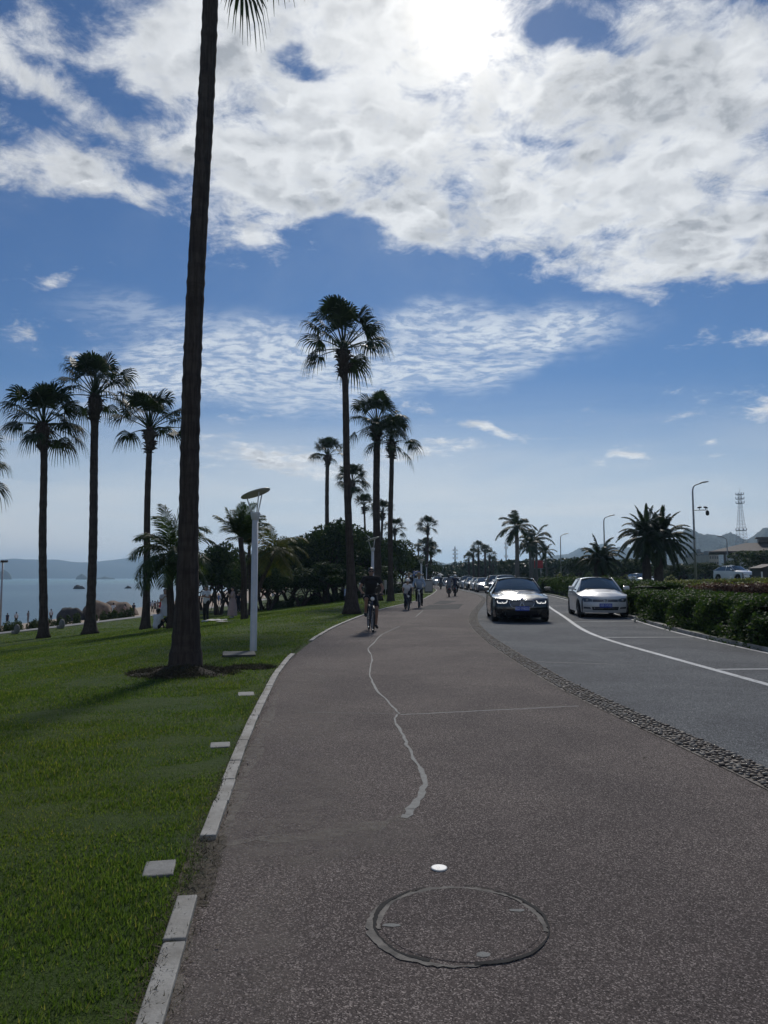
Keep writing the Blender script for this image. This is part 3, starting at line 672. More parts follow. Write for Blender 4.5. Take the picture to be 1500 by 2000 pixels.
# ---- fan palms
def fan_crown(seed, n=32, droop=1.0, spread=1.0, lo=-55):
    r_ = random.Random(seed); V = []; Fc = []
    def quad(a, b, c, d): i = len(V); V.extend([a, b, c, d]); Fc.append((i, i + 1, i + 2, i + 3))
    for k in range(n):
        q = (k + .5) / n; az = k * 2.39996 + r_.uniform(-.5, .5); el = R(86 - (86 - lo) * q ** 1.25 + r_.uniform(-11, 11))
        if q > .6 and r_.random() < .3: continue
        dirv = Vector((math.cos(az) * math.cos(el), math.sin(az) * math.cos(el), math.sin(el))); side = Vector((-math.sin(az), math.cos(az), 0))
        pl = r_.uniform(.85, 1.35) * spread * (1 - .12 * (q < .2)); pts = []; p = Vector((0, 0, 0)) + dirv * .05; dd = dirv.copy()
        for i in range(6):
            pts.append(p.copy()); p = p + dd * pl / 5; dd = (dd + Vector((0, 0, -.07 * droop * (.4 + q)))).normalized()
        for i in range(5):
            w0, w1 = .028 - .003 * i, .028 - .003 * (i + 1); up = side.cross(dd).normalized()
            quad(pts[i] - side * w0, pts[i] + side * w0, pts[i + 1] + side * w1, pts[i + 1] - side * w1)
            quad(pts[i] - up * w0, pts[i] + up * w0, pts[i + 1] + up * w1, pts[i + 1] - up * w1)
        base = pts[-1]; tw = r_.uniform(-.5, .5); up = side.cross(dd).normalized(); s2 = (side * math.cos(tw) + up * math.sin(tw)).normalized(); up2 = s2.cross(dd).normalized()
        ns = 24; Lm = r_.uniform(.72, .98) * spread * (1 - .15 * (q < .15)); cup = r_.uniform(.15, .55)
        for j in range(ns):
            f = (j + .5) / ns * 2 - 1; an = f * R(100); L = Lm * (1 - .30 * abs(f) ** 1.5) * r_.uniform(.9, 1.08)
            c0 = dd * math.cos(an) + s2 * math.sin(an); c0 = (c0 + up2 * cup * abs(f) * .8 * (1 if q < .6 else .3)).normalized(); t_ = (s2 * math.cos(an) - dd * math.sin(an)).normalized()
            hw = Lm * .56 * math.tan(R(100) / ns) * .98; p0 = base + c0 * .04
            pz = up2 * (.02 if j % 2 else -.02)
            p1 = base + c0 * L * .52 + pz; g1 = Vector((0, 0, -1)) * (.14 + .16 * q) * droop * L * r_.uniform(.7, 1.4)
            p2 = p1 + c0 * L * .26 + g1 * .8; g2 = Vector((0, 0, -1)) * (.24 + .24 * q) * droop * L * r_.uniform(.6, 1.4)
            p3 = p2 + c0 * L * .15 + g2
            quad(p0 - t_ * .006, p0 + t_ * .006, p1 + t_ * hw, p1 - t_ * hw); quad(p1 - t_ * hw, p1 + t_ * hw, p2 + t_ * hw * .42, p2 - t_ * hw * .42)
            quad(p2 - t_ * hw * .42, p2 + t_ * hw * .42, p3 + t_ * .003, p3 - t_ * .003)
    me = np_mesh('crown', [v[:] for v in V], Fc); me.materials.append(M_PALMLEAF); return me
def boots(seed, r0):
    """shaggy collar of old leaf bases under the crown"""
    r_ = random.Random(seed); mb = MB(); mb.lathe([(r0 * .9, -.95), (r0 * 1.15, -.7), (r0 * 1.7, -.35), (r0 * 1.75, -.1), (r0 * 1.1, .12), (.02, .25)], n=14)
    for k in range(90):
        a = r_.uniform(0, 6.28); z = r_.uniform(-.95, .1); rr = r0 * (1.0 + .75 * max(0, 1 - abs(z + .2) / .7)); L = r_.uniform(.10, .30)
        d = Vector((math.cos(a), math.sin(a), r_.uniform(-.2, 1.0))).normalized(); p = Vector((rr * math.cos(a) * .9, rr * math.sin(a) * .9, z))
        mb.tube([p, p + d * L * .6, p + d * L + Vector((0, 0, -.05))], [.035, .022, .008], 4, smooth=False)
    return mb
CR = [fan_crown(1, 38, .85, lo=-14), fan_crown(12, 38, .85, lo=-20), fan_crown(3, 41, .75, lo=-8), fan_crown(4, 29, .9, 1.05, -26)]
BT = {}
B_FAR = True
def palm_trunk(H, r0, rb, lean, seed, n=16, step=.22, top=1.0, fl=1.0):
    r_ = random.Random(seed); k = max(8, int(H / step)); pts = []; rad = []; a1, a2 = r_.uniform(0, 6), r_.uniform(0, 6)
    for i in range(k + 1):
        q = i / k; z = H * q; w = .05 * math.sin(q * 5 + a1) * q * (1 - q) * 4
        pts.append((lean[0] * (q * .75 + .25 * q * q) + w, lean[1] * q + .04 * math.sin(q * 4 + a2) * q * (1 - q) * 4, z))
        rad.append(r0 * (1.12 - .22 * q * top) * (1 + .035 * r_.uniform(-1, 1) + (.05 if B_FAR else .015) * (i % 3 == 0)) + (rb - r0) * math.exp(-z / (.45 * fl)) * 1.0)
    mb = MB(); mb.tube(pts, rad, n); return mb, Vector(pts[-1])
def fan_palm(base, hub_px, wpx, bpx, Rpx, var, label, group, Y=None, rot=0, fl=1.0):
    B = gnd(*base) if Y is None else at(base[0], base[1], Y)
    if Y is not None: B.z = gz(B.x, B.y)
    Hb = at(hub_px[0], hub_px[1] - Rpx * .13, B.y); k = B.y / 1444
    t = thing('fan_palm', label, 'palm', B, 0, group); r0 = max(.09, wpx * k / 2); rb = max(r0 * 1.3, bpx * k / 2)
    H = Hb.z - B.z - .15; mb, top = palm_trunk(H + .15, r0, rb, (Hb.x - B.x, 0), var * 7 + int(base[0]), fl=fl, n=28 if B.y < 15 else 14, step=.09 if B.y < 15 else .22)
    mb.build('trunk', M_BARK, t)
    key = round(r0 * 1.0, 2)
    if key not in BT: o = boots(int(key * 100), r0).build('leaf_bases', M_BARK, t); BT[key] = o.data
    else: o = link('leaf_bases', BT[key], t)
    o.location = (Hb.x - B.x, 0, H - .05); sc = Rpx * k / 1.9; o.scale = (1, 1, min(1.4, max(.5, sc)))
    c = link('crown', CR[var % 4], t); c.location = (Hb.x - B.x, 0, H); c.scale = (sc, sc, sc); c.rotation_euler = (0, 0, rot); return t
G1 = 'tall fan palms on the lawn'
fan_palm((362, 1312), (416, -168), 34, 66, 205, 3, 'nearest fan palm, dark trunk flaring into a brown soil mound, crown above the picture', G1, rot=1.57, fl=1.6)
fan_palm((85, 1246), (85, 838), 14, 26, 96, 1, 'fan palm closest to the left edge, third from the near trunk, with drooping lower fronds', G1, rot=.4)
fan_palm((176, 1238), (187, 782), 15.5, 34, 98, 0, 'tallest fan palm of the three left of the near trunk, standing in the middle', G1, rot=2.)
fan_palm((284, 1229), (293, 845), 12, 23, 90, 2, 'fan palm just left of the near trunk with one frond hanging low on the right', G1, rot=1.2)
fan_palm((-75, 1252), (-62, 925), 13, 26, 92, 3, 'fan palm beyond the left edge of which only frond tips show', G1, rot=.2)
fan_palm((687, 1199), (671, 690), 13.5, 38, 108, 0, 'tall fan palm at the path edge beside the front cyclist, highest crown in the middle', G1, rot=3.3, fl=1.5)
fan_palm((737, 1173), (736, 832), 14, 24, 68, 1, 'fan palm with thick trunk behind the front cyclist and second lamp', G1, rot=5.)
fan_palm((763, 1174), (765, 868), 9.5, 17, 62, 3, 'slim fan palm right of the thick one, crown leaning over the path', G1, rot=1.)
fan_palm((637, 1173), (640, 893), 8, 16, 42, 2, 'fan palm on the open lawn left of the tall path-edge palm', G1, rot=2.3)
fan_palm((668, 1169), (688, 945), 6.5, 12, 42, 1, 'leaning fan palm half hidden behind the tall path-edge palm', G1, rot=.3)
G2 = 'small fan palms farther along the path'
fan_palm((715, 1160), (711, 990), 4, 8, 28, 2, 'distant fan palm rising above the dark trees between the two lamps', G2, Y=78)
fan_palm((744, 1160), (747, 1003), 5, 8, 30, 0, 'distant fan palm crown seen between the thick and slim trunks, upper one', G2, Y=80)
fan_palm((772, 1160), (771, 1035), 4, 7, 26, 3, 'distant low fan palm crown right of the slim trunk', G2, Y=84)
fan_palm((835, 1154), (835, 1032), 4.4, 8, 27, 0, 'lone fan palm crown at the path bend standing above the far lamps', G2, Y=98)
fan_palm((831, 1153), (832, 1072), 5, 8, 25, 1, 'shorter bushy fan palm below the lone crown at the path bend', G2, Y=104)
fan_palm((840, 1153), (842, 1078), 4, 7, 22, 2, 'bushy fan palm on the right side at the path bend', G2, Y=112)
fan_palm((818, 1152), (817, 1071), 2.6, 5, 12, 2, 'tiny far fan palm left of the lone crown at the bend', G2, Y=140)

# ---- feather-leaved palms
def feather_crown(seed, n, L, up=78, lo=-25, leaf=.5, arch=1.0, pairs=34, mtl=None, stiff=0., wind=0., w=.022):
    r_ = random.Random(seed); V = []; Fc = []
    def quad(a, b, c, d): i = len(V); V.extend([a, b, c, d]); Fc.append((i, i + 1, i + 2, i + 3))
    for k in range(n):
        q = (k + .5) / n; az = k * 2.39996 + r_.uniform(-.3, .3); el = R(up - (up - lo) * q + r_.uniform(-7, 7))
        dd = Vector((math.cos(az) * math.cos(el), math.sin(az) * math.cos(el), math.sin(el))); side = Vector((-math.sin(az), math.cos(az), 0)); p = dd * .05; Lk = L * r_.uniform(.85, 1.1); N = 16; pts = []
        for i in range(N + 1):
            pts.append((p.copy(), dd.copy())); p = p + dd * Lk / N; dd = (dd + Vector((wind, 0, -.105 * arch * (.5 + i / N)))).normalized()
        for i in range(N):
            (a, d1), (b, d2) = pts[i], pts[i + 1]; w0 = .03 * (1 - i / N) + .006; up1 = side.cross(d1).normalized()
            quad(a - side * w0, a + side * w0, b + side * w0 * .93, b - side * w0 * .93); quad(a - up1 * w0, a + up1 * w0, b + up1 * w0 * .93, b - up1 * w0 * .93)
        for j in range(pairs):
            f = .14 + .86 * (j + .5) / pairs; i = min(N - 1, int(f * N)); a = pts[i][0].lerp(pts[i + 1][0], f * N - i); d1 = pts[i][1]; up1 = side.cross(d1).normalized()
            Lf = leaf * (math.sin(math.pi * min(1, .12 + f * .9)) ** .55) * r_.uniform(.85, 1.12)
            for sg in (-1, 1):
                c = (side * sg * .8 + d1 * (.55 + .5 * f) + up1 * (r_.uniform(-.15, .45) + stiff)).normalized(); m_ = a + c * Lf * .55; g = Vector((0, 0, -1)) * Lf * (.10 if stiff else .22) * r_.uniform(.5, 1.5)
                e = m_ + c * Lf * .42 + g; tt = d1 * w * (1.4 if stiff else 1)
                quad(a - tt * .5, a + tt * .5, m_ + tt + g * .2, m_ - tt + g * .2); quad(m_ - tt + g * .2, m_ + tt + g * .2, e + tt * .12, e - tt * .12)
    me = np_mesh('crown', [v[:] for v in V], Fc); me.materials.append(mtl or M_FEATHER); return me
def feather_palm(name, B, hub, r0, rb, me, label, group=None, sc=1., rot=0., shaft=None, barkm=None, cat='palm', lean=None):
    t = thing(name, label, cat, B, 0, group); H = hub.z - B.z; dx = hub.x - B.x
    mb, top = palm_trunk(H, r0, rb, (dx, 0), int(abs(B.x) * 13) + 3, n=14); mb.build('trunk', barkm or M_BARK, t)
    if shaft: m2 = MB(); m2.tube([(dx, 0, H - shaft), (dx, 0, H - shaft * .4), (dx, 0, H + .1)], [r0 * 1.1, r0 * 1.25, r0 * .5], 12); m2.build('crown_shaft', M_SHAFT, t)
    c = link('crown', me, t); c.location = (dx, 0, H); c.scale = (sc,) * 3; c.rotation_euler = (0, 0, rot); return t
M_SHAFT = mat('crown_shaft_green', (.06, .10, .045), .5)
QA = feather_crown(21, 26, 2.8, 84, -30, .85, 1.35, 56, w=.028); QB = feather_crown(22, 22, 2.6, 90, 40, .8, .8, 52, wind=.05, w=.028)
QC = feather_crown(23, 22, 2.9, 70, -35, .8, 1.3, 52, mtl=M_YELLOWLEAF, w=.028)
def fp(base, hub, Y=None):
    B = gnd(*base) if Y is None else at(base[0], base[1], Y); B.z = gz(B.x, B.y); return B, at(hub[0], hub[1], B.y)
B, Hh = fp((334, 1228), (335, 1082)); feather_palm('queen_palm', B, Hh, .13, .18, QA, 'feathery palm with arching fronds seen on both sides of the near trunk', 'feathery palms on the lawn', B.y / 1444 * 98 / 2.6)
B, Hh = fp((478, 1209), (470, 1050)); feather_palm('queen_palm', B, Hh, .115, .15, QB, 'dark upright feathery palm, fronds swept to the right, just left of the near lamp', 'feathery palms on the lawn', B.y / 1444 * 72 / 2.6, 1.)
B, Hh = fp((491, 1202), (538, 1075)); feather_palm('queen_palm', B, Hh, .11, .15, QC, 'feathery palm with yellowish low fronds right of the near lamp', 'feathery palms on the lawn', B.y / 1444 * 66 / 2.6, 2.)
B, Hh = fp((489, 1202), (487, 1065)); feather_palm('queen_palm', B, Hh, .10, .14, QB, 'feathery palm directly behind the dark upright one', 'feathery palms on the lawn', B.y / 1444 * 50 / 2.6, 2.)
DA = feather_crown(31, 58, 3.5, 86, -30, .46, 1.25, 60, mtl=M_PALMLEAF, stiff=.3, w=.03); DB = feather_crown(32, 38, 3.1, 84, -15, .48, 1.35, 52, mtl=M_PALMLEAF, stiff=.3, w=.03)
for (b, h, sc, rot, lab) in (((1262, 1134), (1262, 1052), .80, 0, 'big date palm behind the hedge, left trunk of the touching pair'), ((1284, 1135), (1292, 1056), .82, 1.9, 'big date palm behind the hedge, right trunk of the touching pair')):
    B, Hh = fp(b, h, 58); feather_palm('date_palm', B, Hh, .32, .42, DA, lab, 'date palms behind the hedge', sc * 1.02, rot)
B, Hh = fp((1175, 1135), (1172, 1095), 62); feather_palm('date_palm', B, Hh, .5, .55, DB, 'short stout date palm above the parked silver hatchback', 'date palms behind the hedge', .82, .5)
RA = feather_crown(41, 15, 2.9, 75, -22, .72, 1.2, 46, mtl=M_PALMLEAF, w=.045)
GR = 'royal palms by the far road'
for (u, v, Y, r, rp, lab) in ((1008, 1030, 95, .26, 40, 'tallest royal palm with smooth grey trunk, left of the red billboard'), (1034, 1062, 102, .2, 30, 'royal palm standing in front of the left end of the red billboard'), (1046, 1052, 106, .18, 34, 'royal palm with long right frond, in front of the red billboard'),
                         (1065, 1078, 125, .16, 20, 'small royal palm right of the red billboard'), (1040, 1070, 112, .16, 26, 'royal palm squeezed between the two at the red billboard')):
    B, Hh = fp((u + 3, 1133), (u, v), Y); feather_palm('royal_palm', B, Hh, r, r * 1.5, RA, lab, GR, Y / 1444 * rp / 2.3, u * .7, shaft=1.1, barkm=mat('grey_palm_bark', (.12, .11, .10), .8))
for i, (u, v, Y, rp) in enumerate(((935, 1072, 150, 20), (925, 1082, 146, 15), (948, 1078, 155, 18), (957, 1086, 158, 17), (916, 1092, 160, 16), (963, 1098, 165, 15))):
    B, Hh = fp((u, 1133), (u, v), Y); t = thing('fan_palm', ['highest crown of the far palm clump above the traffic queue', 'crown left of the highest in the far palm clump', 'crown right of the highest in the far palm clump', 'palm toward the right side of the far clump above the queue', 'lowest left palm of the far clump above the queue', 'lowest right palm of the far clump above the queue'][i], 'palm', B, 0, 'far palm clump above the queue')
    H = Hh.z - B.z; palm_trunk(H, .22, .3, (0, 0), i, n=8, step=.5)[0].build('trunk', M_BARK, t); c = link('crown', CR[i % 4], t); c.location = (0, 0, H); c.scale = (Y / 1444 * rp / 2.05,) * 3; c.rotation_euler = (0, 0, i)

# ---- broadleaf trees
def crown_mesh(name, lobes, n, size, seed, mtl, asp=.55, inner=.25):
    r_ = np.random.default_rng(seed); w = np.array([l[3] ** 2 for l in lobes]); w /= w.sum(); ix = r_.choice(len(lobes), n, p=w); L = np.array([l[:3] for l in lobes])[ix]; Rr = np.array([[l[3], l[3], l[3] * (l[4] if len(l) > 4 else .75)] for l in lobes])[ix]
    D = unit(r_.normal(size=(n, 3))); rad = np.where(r_.random(n) < inner, r_.random(n) ** .5, r_.uniform(.82, 1.12, n))
    # leaves sit on twig sprays: pull them to clumped centres
    cl = unit(D + r_.normal(0, .12, (n, 3))); k = 60; C = unit(r_.normal(size=(k * len(lobes), 3))); sel = r_.integers(0, k, n) + ix * k
    D = unit(D * .35 + C[sel] * .65 + r_.normal(0, .16, (n, 3))); P = L + D * Rr * rad[:, None]; N = unit(D + r_.normal(0, .65, (n, 3)))
    V, Fq = leaf_quads(P, N, size, r_, asp); me = np_mesh(name, V, Fq); me.materials.append(mtl); return me
def tree_variant(seed, n=5200, size=.26, mtl=None, wide=1.0):
    """unit tree: about 6 m high, crown 6 m wide, several twisting stems"""
    r_ = random.Random(seed); lobes = []
    for k in range(13):
        a = k * 2.4 + r_.uniform(-.4, .4); rr = r_.uniform(.6, 2.3) * wide * (.4 if k < 3 else 1); z = r_.uniform(2.7, 4.6) if k >= 3 else r_.uniform(4.3, 5.0)
        lobes.append((rr * math.cos(a), rr * math.sin(a), z - .35 * (rr > 1.8), r_.uniform(.75, 1.25), .72))
    tr = MB(); ns = r_.choice([2, 3, 3])
    for s_ in range(ns):
        a = s_ * 6.28 / ns + r_.uniform(-.5, .5); p = Vector((.12 * math.cos(a), .12 * math.sin(a), -.2)); pts = [p.copy()]; rad = [.17]; d = Vector((math.cos(a) * .5, math.sin(a) * .5, 1)).normalized()
        for i in range(7):
            d = (d + Vector((r_.uniform(-.45, .45), r_.uniform(-.45, .45), .18))).normalized(); p = p + d * .42; pts.append(p.copy()); rad.append(.16 * (1 - i / 9))
        tr.tube(pts, rad, 8)
        for b in range(4):
            i = r_.randint(3, 7); q = pts[i]; l = r_.choice(lobes); e = Vector(l[:3]); m_ = q.lerp(e, .5) + Vector((r_.uniform(-.3, .3), r_.uniform(-.3, .3), -.2))
            tr.tube([q, q.lerp(m_, .5) + Vector((r_.uniform(-.1, .1), 0, .05)), m_, e], [.07, .055, .045, .015], 6)
    return tr, crown_mesh('crown', lobes, n, size, seed, mtl or M_TREE)
TV = [tree_variant(61), tree_variant(62), tree_variant(63, mtl=M_TREE2)]
TVM = {}
def tree(name, u, vtop, Y, wpx, var, label, cat='tree', group=None, rot=0., low=0.):
    x = (u - 750) / 1438 * Y; B = Vector((x, Y, gz(x, Y))); top = at(u, vtop, Y).z; H = top - B.z
    t = thing(name, label, cat, B, rot, group); sx = wpx * 1.35 * Y / 1444 / 5.6; sz = H / 5.6
    if var not in TVM: o = TV[var][0].build('trunk', M_BARK2, t); TVM[var] = o.data
    else: o = link('trunk', TVM[var], t)
    c = link('crown', TV[var][1], t); 
    for q in (o, c): q.scale = (sx, sx, sz)
    return t
GT = 'dark spreading trees along the lawn'
tree('spreading_tree', 430, 1058, 60, 100, 0, 'dark spreading tree with a twisted trunk, nearest right of the big palm trunk', group=GT)
tree('spreading_tree', 512, 1078, 64, 86, 1, 'dark spreading tree directly behind the near lamp post', group=GT, rot=1.)
tree('spreading_tree', 470, 1098, 72, 80, 2, 'lower dark tree between the twisted tree and the near lamp', group=GT, rot=2.)
tree('spreading_tree', 568, 1048, 66, 104, 1, 'dark round tree right of the near lamp above the pink parasols', group=GT, rot=2.2)
tree('spreading_tree', 612, 1042, 70, 96, 0, 'dense dark tree left of the lawn fan palm', group=GT, rot=4.)
tree('spreading_tree', 655, 1016, 66, 110, 1, 'tallest dark tree behind the tall path-edge palm', group=GT, rot=.7)
tree('spreading_tree', 706, 1030, 72, 96, 0, 'dark tree behind the second lamp', group=GT, rot=1.5)
tree('spreading_tree', 752, 1052, 80, 84, 2, 'mid green tree behind the slim fan palm', group=GT, rot=3.)
tree('spreading_tree', 790, 1072, 88, 68, 1, 'tree right of the slim palm behind the riding child', group=GT, rot=5.)
tree('spreading_tree', 812, 1083, 100, 60, 0, 'tree behind the blue sign', group=GT, rot=.2)
tree('spreading_tree', 836, 1094, 135, 44, 1, 'small far tree behind the row of far lamps', group=GT, rot=1.2)
tree('spreading_tree', 590, 1110, 60, 86, 1, 'low dark tree in front of the dense one left of the lawn fan palm', group=GT, rot=3.)
tree('spreading_tree', 680, 1100, 62, 90, 0, 'low dark tree between the path-edge palm and the lawn fan palm', group=GT, rot=3.3)
tree('spreading_tree', 740, 1105, 70, 80, 1, 'low dark tree between the second lamp and the slim palm', group=GT, rot=.3)
tree('spreading_tree', 402, 1084, 74, 90, 1, 'dark tree peeping out right behind the big palm trunk', group=GT, rot=2.9)
tree('spreading_tree', 458, 1072, 68, 90, 0, 'dark tree behind the dark upright feathery palm', group=GT, rot=.9)
tree('spreading_tree', 540, 1062, 72, 100, 0, 'dark tree between the near lamp and the pink parasols', group=GT, rot=2.6)
tree('spreading_tree', 633, 1034, 74, 100, 2, 'dark tree top seen left of the tallest one', group=GT, rot=1.6)
tree('spreading_tree', 530, 1102, 58, 80, 1, 'low dark tree just right of the near lamp post', group=GT, rot=5.)
tree('spreading_tree', 640, 1095, 60, 90, 0, 'low dark tree behind the lawn fan palm trunk', group=GT, rot=2.)
GF = 'trees beyond the opposite carriageway'
tree('leafy_tree', 1500, 1074, 105, 110, 2, 'large light green tree at the right edge in front of the hall', group=GF)
tree('leafy_tree', 1365, 1098, 110, 70, 1, 'round tree behind the camera lamp mast', group=GF, rot=2)
tree('leafy_tree', 1405, 1105, 118, 66, 2, 'low round tree left of the white crossover', group=GF, rot=1)
tree('leafy_tree', 1225, 1090, 95, 80, 0, 'dark tree between the short and the big date palms', group=GF, rot=1)
tree('leafy_tree', 1320, 1102, 100, 70, 0, 'dark tree right of the big date palms', group=GF, rot=4)
tree('leafy_tree', 1130, 1088, 120, 60, 1, 'dark tree behind the short date palm', group=GF, rot=4)

# ---- far woods behind the traffic: one mass
def woods():
    r_ = np.random.default_rng(77); Ps = []; Ns = []
    tops = [(850, 1106), (880, 1096), (930, 1092), (1000, 1097), (1040, 1090), (1100, 1092), (1150, 1090), (1220, 1094), (1330, 1100), (1400, 1106), (1520, 1100), (1700, 1090)]
    for i in range(190):
        u = r_.uniform(845, 1720); Y = r_.uniform(175, 320) if u < 1000 else r_.uniform(135, 260); x = (u - 750) / 1438 * Y; b = gz(x, Y); H = at(u, np.interp(u, [p[0] for p in tops], [p[1] for p in tops]) + r_.uniform(-3, 14), Y).z - b
        if H < 2: continue
        n = 430; L = 7; C = np.stack([r_.uniform(-3, 3, L), r_.uniform(-2, 2, L), r_.uniform(.35, .82, L) * H], 1); ix = r_.integers(0, L, n); D = unit(r_.normal(size=(n, 3)))
        P = C[ix] + D * np.array([1.9, 1.6, H * .17]) * r_.uniform(.75, 1.1, n)[:, None] + np.array([x, Y, b]); Ps.append(P); Ns.append(unit(D + r_.normal(0, .5, (n, 3))))
        lo = 120; D = unit(r_.normal(size=(lo, 3))); Ps.append(np.array([x, Y, b + H * .22]) + D * np.array([3.2, 2, H * .26])); Ns.append(D)
    P = np.concatenate(Ps); V, Fq = leaf_quads(P, np.concatenate(Ns), .95, r_, .7); me = np_mesh('woods', V, Fq); me.materials.append(M_WOOD); tag(link('woods', me), kind='stuff')
    # left side far coast woods behind the path bend
    Ps = []; Ns = []
    for i in range(70):
        Y = r_.uniform(125, 330); s = r_.uniform(4, 26); x = float(KL(Y)) - s; b = gz(x, Y); H = r_.uniform(5, 8.0) * (.8 + Y / 900); n = 380; L = 6
        C = np.stack([r_.uniform(-2.5, 2.5, L), r_.uniform(-2, 2, L), r_.uniform(.4, .82, L) * H], 1); ix = r_.integers(0, L, n); D = unit(r_.normal(size=(n, 3)))
        Ps.append(C[ix] + D * np.array([1.7, 1.5, H * .2]) * r_.uniform(.7, 1.1, n)[:, None] + np.array([x, Y, b])); Ns.append(unit(D + r_.normal(0, .5, (n, 3))))
    V, Fq = leaf_quads(np.concatenate(Ps), np.concatenate(Ns), .8, r_, .7); me = np_mesh('woods', V, Fq); me.materials.append(M_WOOD); tag(link('woods', me), kind='stuff')
woods()

# ---- hedges
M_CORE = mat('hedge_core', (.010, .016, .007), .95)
def hedge(name, path, w, h, mtl, size, dens, label, cat='hedge', group=None, bulge=.08, seed=1, spill=0., topm=None, ground=True):
    """clipped hedge: an irregular loaf swept along the path with leaves all over it"""
    r_ = np.random.default_rng(seed); pts = np.array([(p[0], p[1]) for p in path], float); seg = np.hypot(*np.diff(pts, axis=0).T); Ltot = seg.sum(); cum = np.concatenate([[0], np.cumsum(seg)])
    ph = r_.uniform(0, 6.28, 8)
    def pos(s): return np.stack([np.interp(s, cum, pts[:, 0]), np.interp(s, cum, pts[:, 1])], -1)
    def frame(s):
        a, b = pos(np.clip(s - .3, 0, Ltot)), pos(np.clip(s + .3, 0, Ltot)); d = (b - a) / (np.linalg.norm(b - a, axis=-1)[..., None] + 1e-9); return np.stack([d[..., 1], -d[..., 0]], -1)
    def hh(s): return (h if not callable(h) else h(s)) * (1 + bulge * (.6 * np.sin(s * 1.9 + ph[0]) + .5 * np.sin(s * 4.3 + ph[1]) + .35 * np.sin(s * .8 + ph[2])))
    def prof(q, s):
        """q 0..1 from near foot over the top to the far foot: (across, height)"""
        a = np.pi * q; k = .28; cx = -np.sign(np.cos(a)) * np.abs(np.cos(a)) ** k; cz = np.abs(np.sin(a)) ** k
        return cx * (w / 2) * (1 + .12 * np.sin(s * 2.7 + ph[3] + q * 5) + bulge * np.sin(s * 6 + q * 9)), cz * hh(s)
    def place(q, s, k=1.):
        cx, cz = prof(q, s); c = pos(s); nn = frame(s); x = c[..., 0] + nn[..., 0] * cx * k; y = c[..., 1] + nn[..., 1] * cx * k; z0 = gr(np.maximum(0, x - RK(y))) if ground is True else ground
        return np.stack([x, y, z0 + cz * k], -1)
    t = thing(name, label, cat, (float(pts[0, 0]), float(pts[0, 1]), gz(pts[0, 0], pts[0, 1])), 0, group); off = np.array(t.location)
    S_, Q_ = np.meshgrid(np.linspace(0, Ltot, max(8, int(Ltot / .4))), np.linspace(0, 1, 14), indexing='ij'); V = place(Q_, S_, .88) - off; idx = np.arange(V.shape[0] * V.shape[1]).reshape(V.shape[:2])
    me = np_mesh('dark_core', V.reshape(-1, 3), np.stack([idx[:-1, :-1], idx[1:, :-1], idx[1:, 1:], idx[:-1, 1:]], -1).reshape(-1, 4), True); me.materials.append(M_CORE); link('dark_core', me, t)  # solid near-black core under the leaves, no branches drawn
    hv = float(np.mean(hh(np.linspace(0, Ltot, 50)))); n = int(dens * Ltot * (w + 2 * hv)); s = r_.uniform(0, Ltot, n); q = r_.random(n)
    P = place(q, s, 1.); P2 = place(np.clip(q + .02, 0, 1), s); P3 = place(q, s + .05); N = unit(np.cross(P2 - P, P3 - P)); N *= np.sign((N * (P - np.concatenate([pos(s), (P[:, 2:] * 0 + hv * .5)], 1))).sum(1))[:, None] + 1e-6
    P = P + unit(N) * r_.normal(0, .035 + size * .25, n)[:, None]
    if spill:
        m = int(n * .16); ss = r_.uniform(0, Ltot, m); c = pos(ss); nn = frame(ss); e = -(w / 2) - np.abs(r_.normal(0, spill, m)) * (.6 + .5 * np.sin(ss * 1.7)); x = c[:, 0] + nn[:, 0] * e; y = c[:, 1] + nn[:, 1] * e; zz = np.abs(r_.normal(0, .16, m)) + np.where(x > RK(y), .1, .01)
        P = np.concatenate([P, np.stack([x, y, zz], 1)]); N = np.concatenate([N, np.tile([0., -.4, 1.], (m, 1))])
    N = unit(unit(N) + r_.normal(0, .62, N.shape)); V, Fq = leaf_quads(P - off, N, size, r_, .7); me = np_mesh('foliage', V, Fq); me.materials.append(mtl); link('foliage', me, t); return t
def along(y0, y1, off, n=14): return [(float(RK(y)) + off, y) for y in np.linspace(y0, y1, n)]
hedge('clipped_hedge', along(15.8, 30, 1.55, 24), 2.5, lambda s: np.interp(s, [0, 1, 5, 14], [.82, .85, .76, .80]), M_HEDGE, .075, 760, 'tall dark leafy hedge with creepers spilling over the kerb right of the silver hatchback', seed=2, bulge=.05, spill=.16)
hedge('clipped_hedge', along(30.3, 44, 1.5, 14), 2.2, 1.05, M_HEDGE, .09, 420, 'hedge with lumpy green top behind and left of the silver hatchback', seed=3, bulge=.09)
hedge('clipped_hedge', along(44.3, 72, 1.5, 14), 2.2, 1.15, M_HEDGE, .12, 260, 'far end of the kerbside hedge between the two front cars', seed=4, bulge=.12)
hedge('ground_ivy', along(11.0, 16.5, .75, 10), 1.1, .5, M_HEDGE, .075, 760, 'low ivy heap at the foot of the green railing', cat='ivy', seed=5, bulge=.16, spill=.14)
hedge('clipped_hedge', [(11.6, 22), (13.5, 22.6), (17, 23), (24, 24)], 1.2, .74, M_HEDGE, .085, 380, 'dark hedge at the right edge behind the green railing', seed=6)
hedge('yellow_hedge', [(14.6, 27.6), (19, 28.5), (27, 29.5)], .9, .66, M_YHEDGE, .075, 480, 'low yellow-green hedge at the right edge behind the dark one', seed=12, bulge=.03)
hedge('red_hedge', [(12.0, 31.5), (15.5, 31), (19, 31), (25, 32)], 1.3, .93, M_RHEDGE, .085, 480, 'reddish brown hedge below the yellow-green strip', seed=7, bulge=.04)
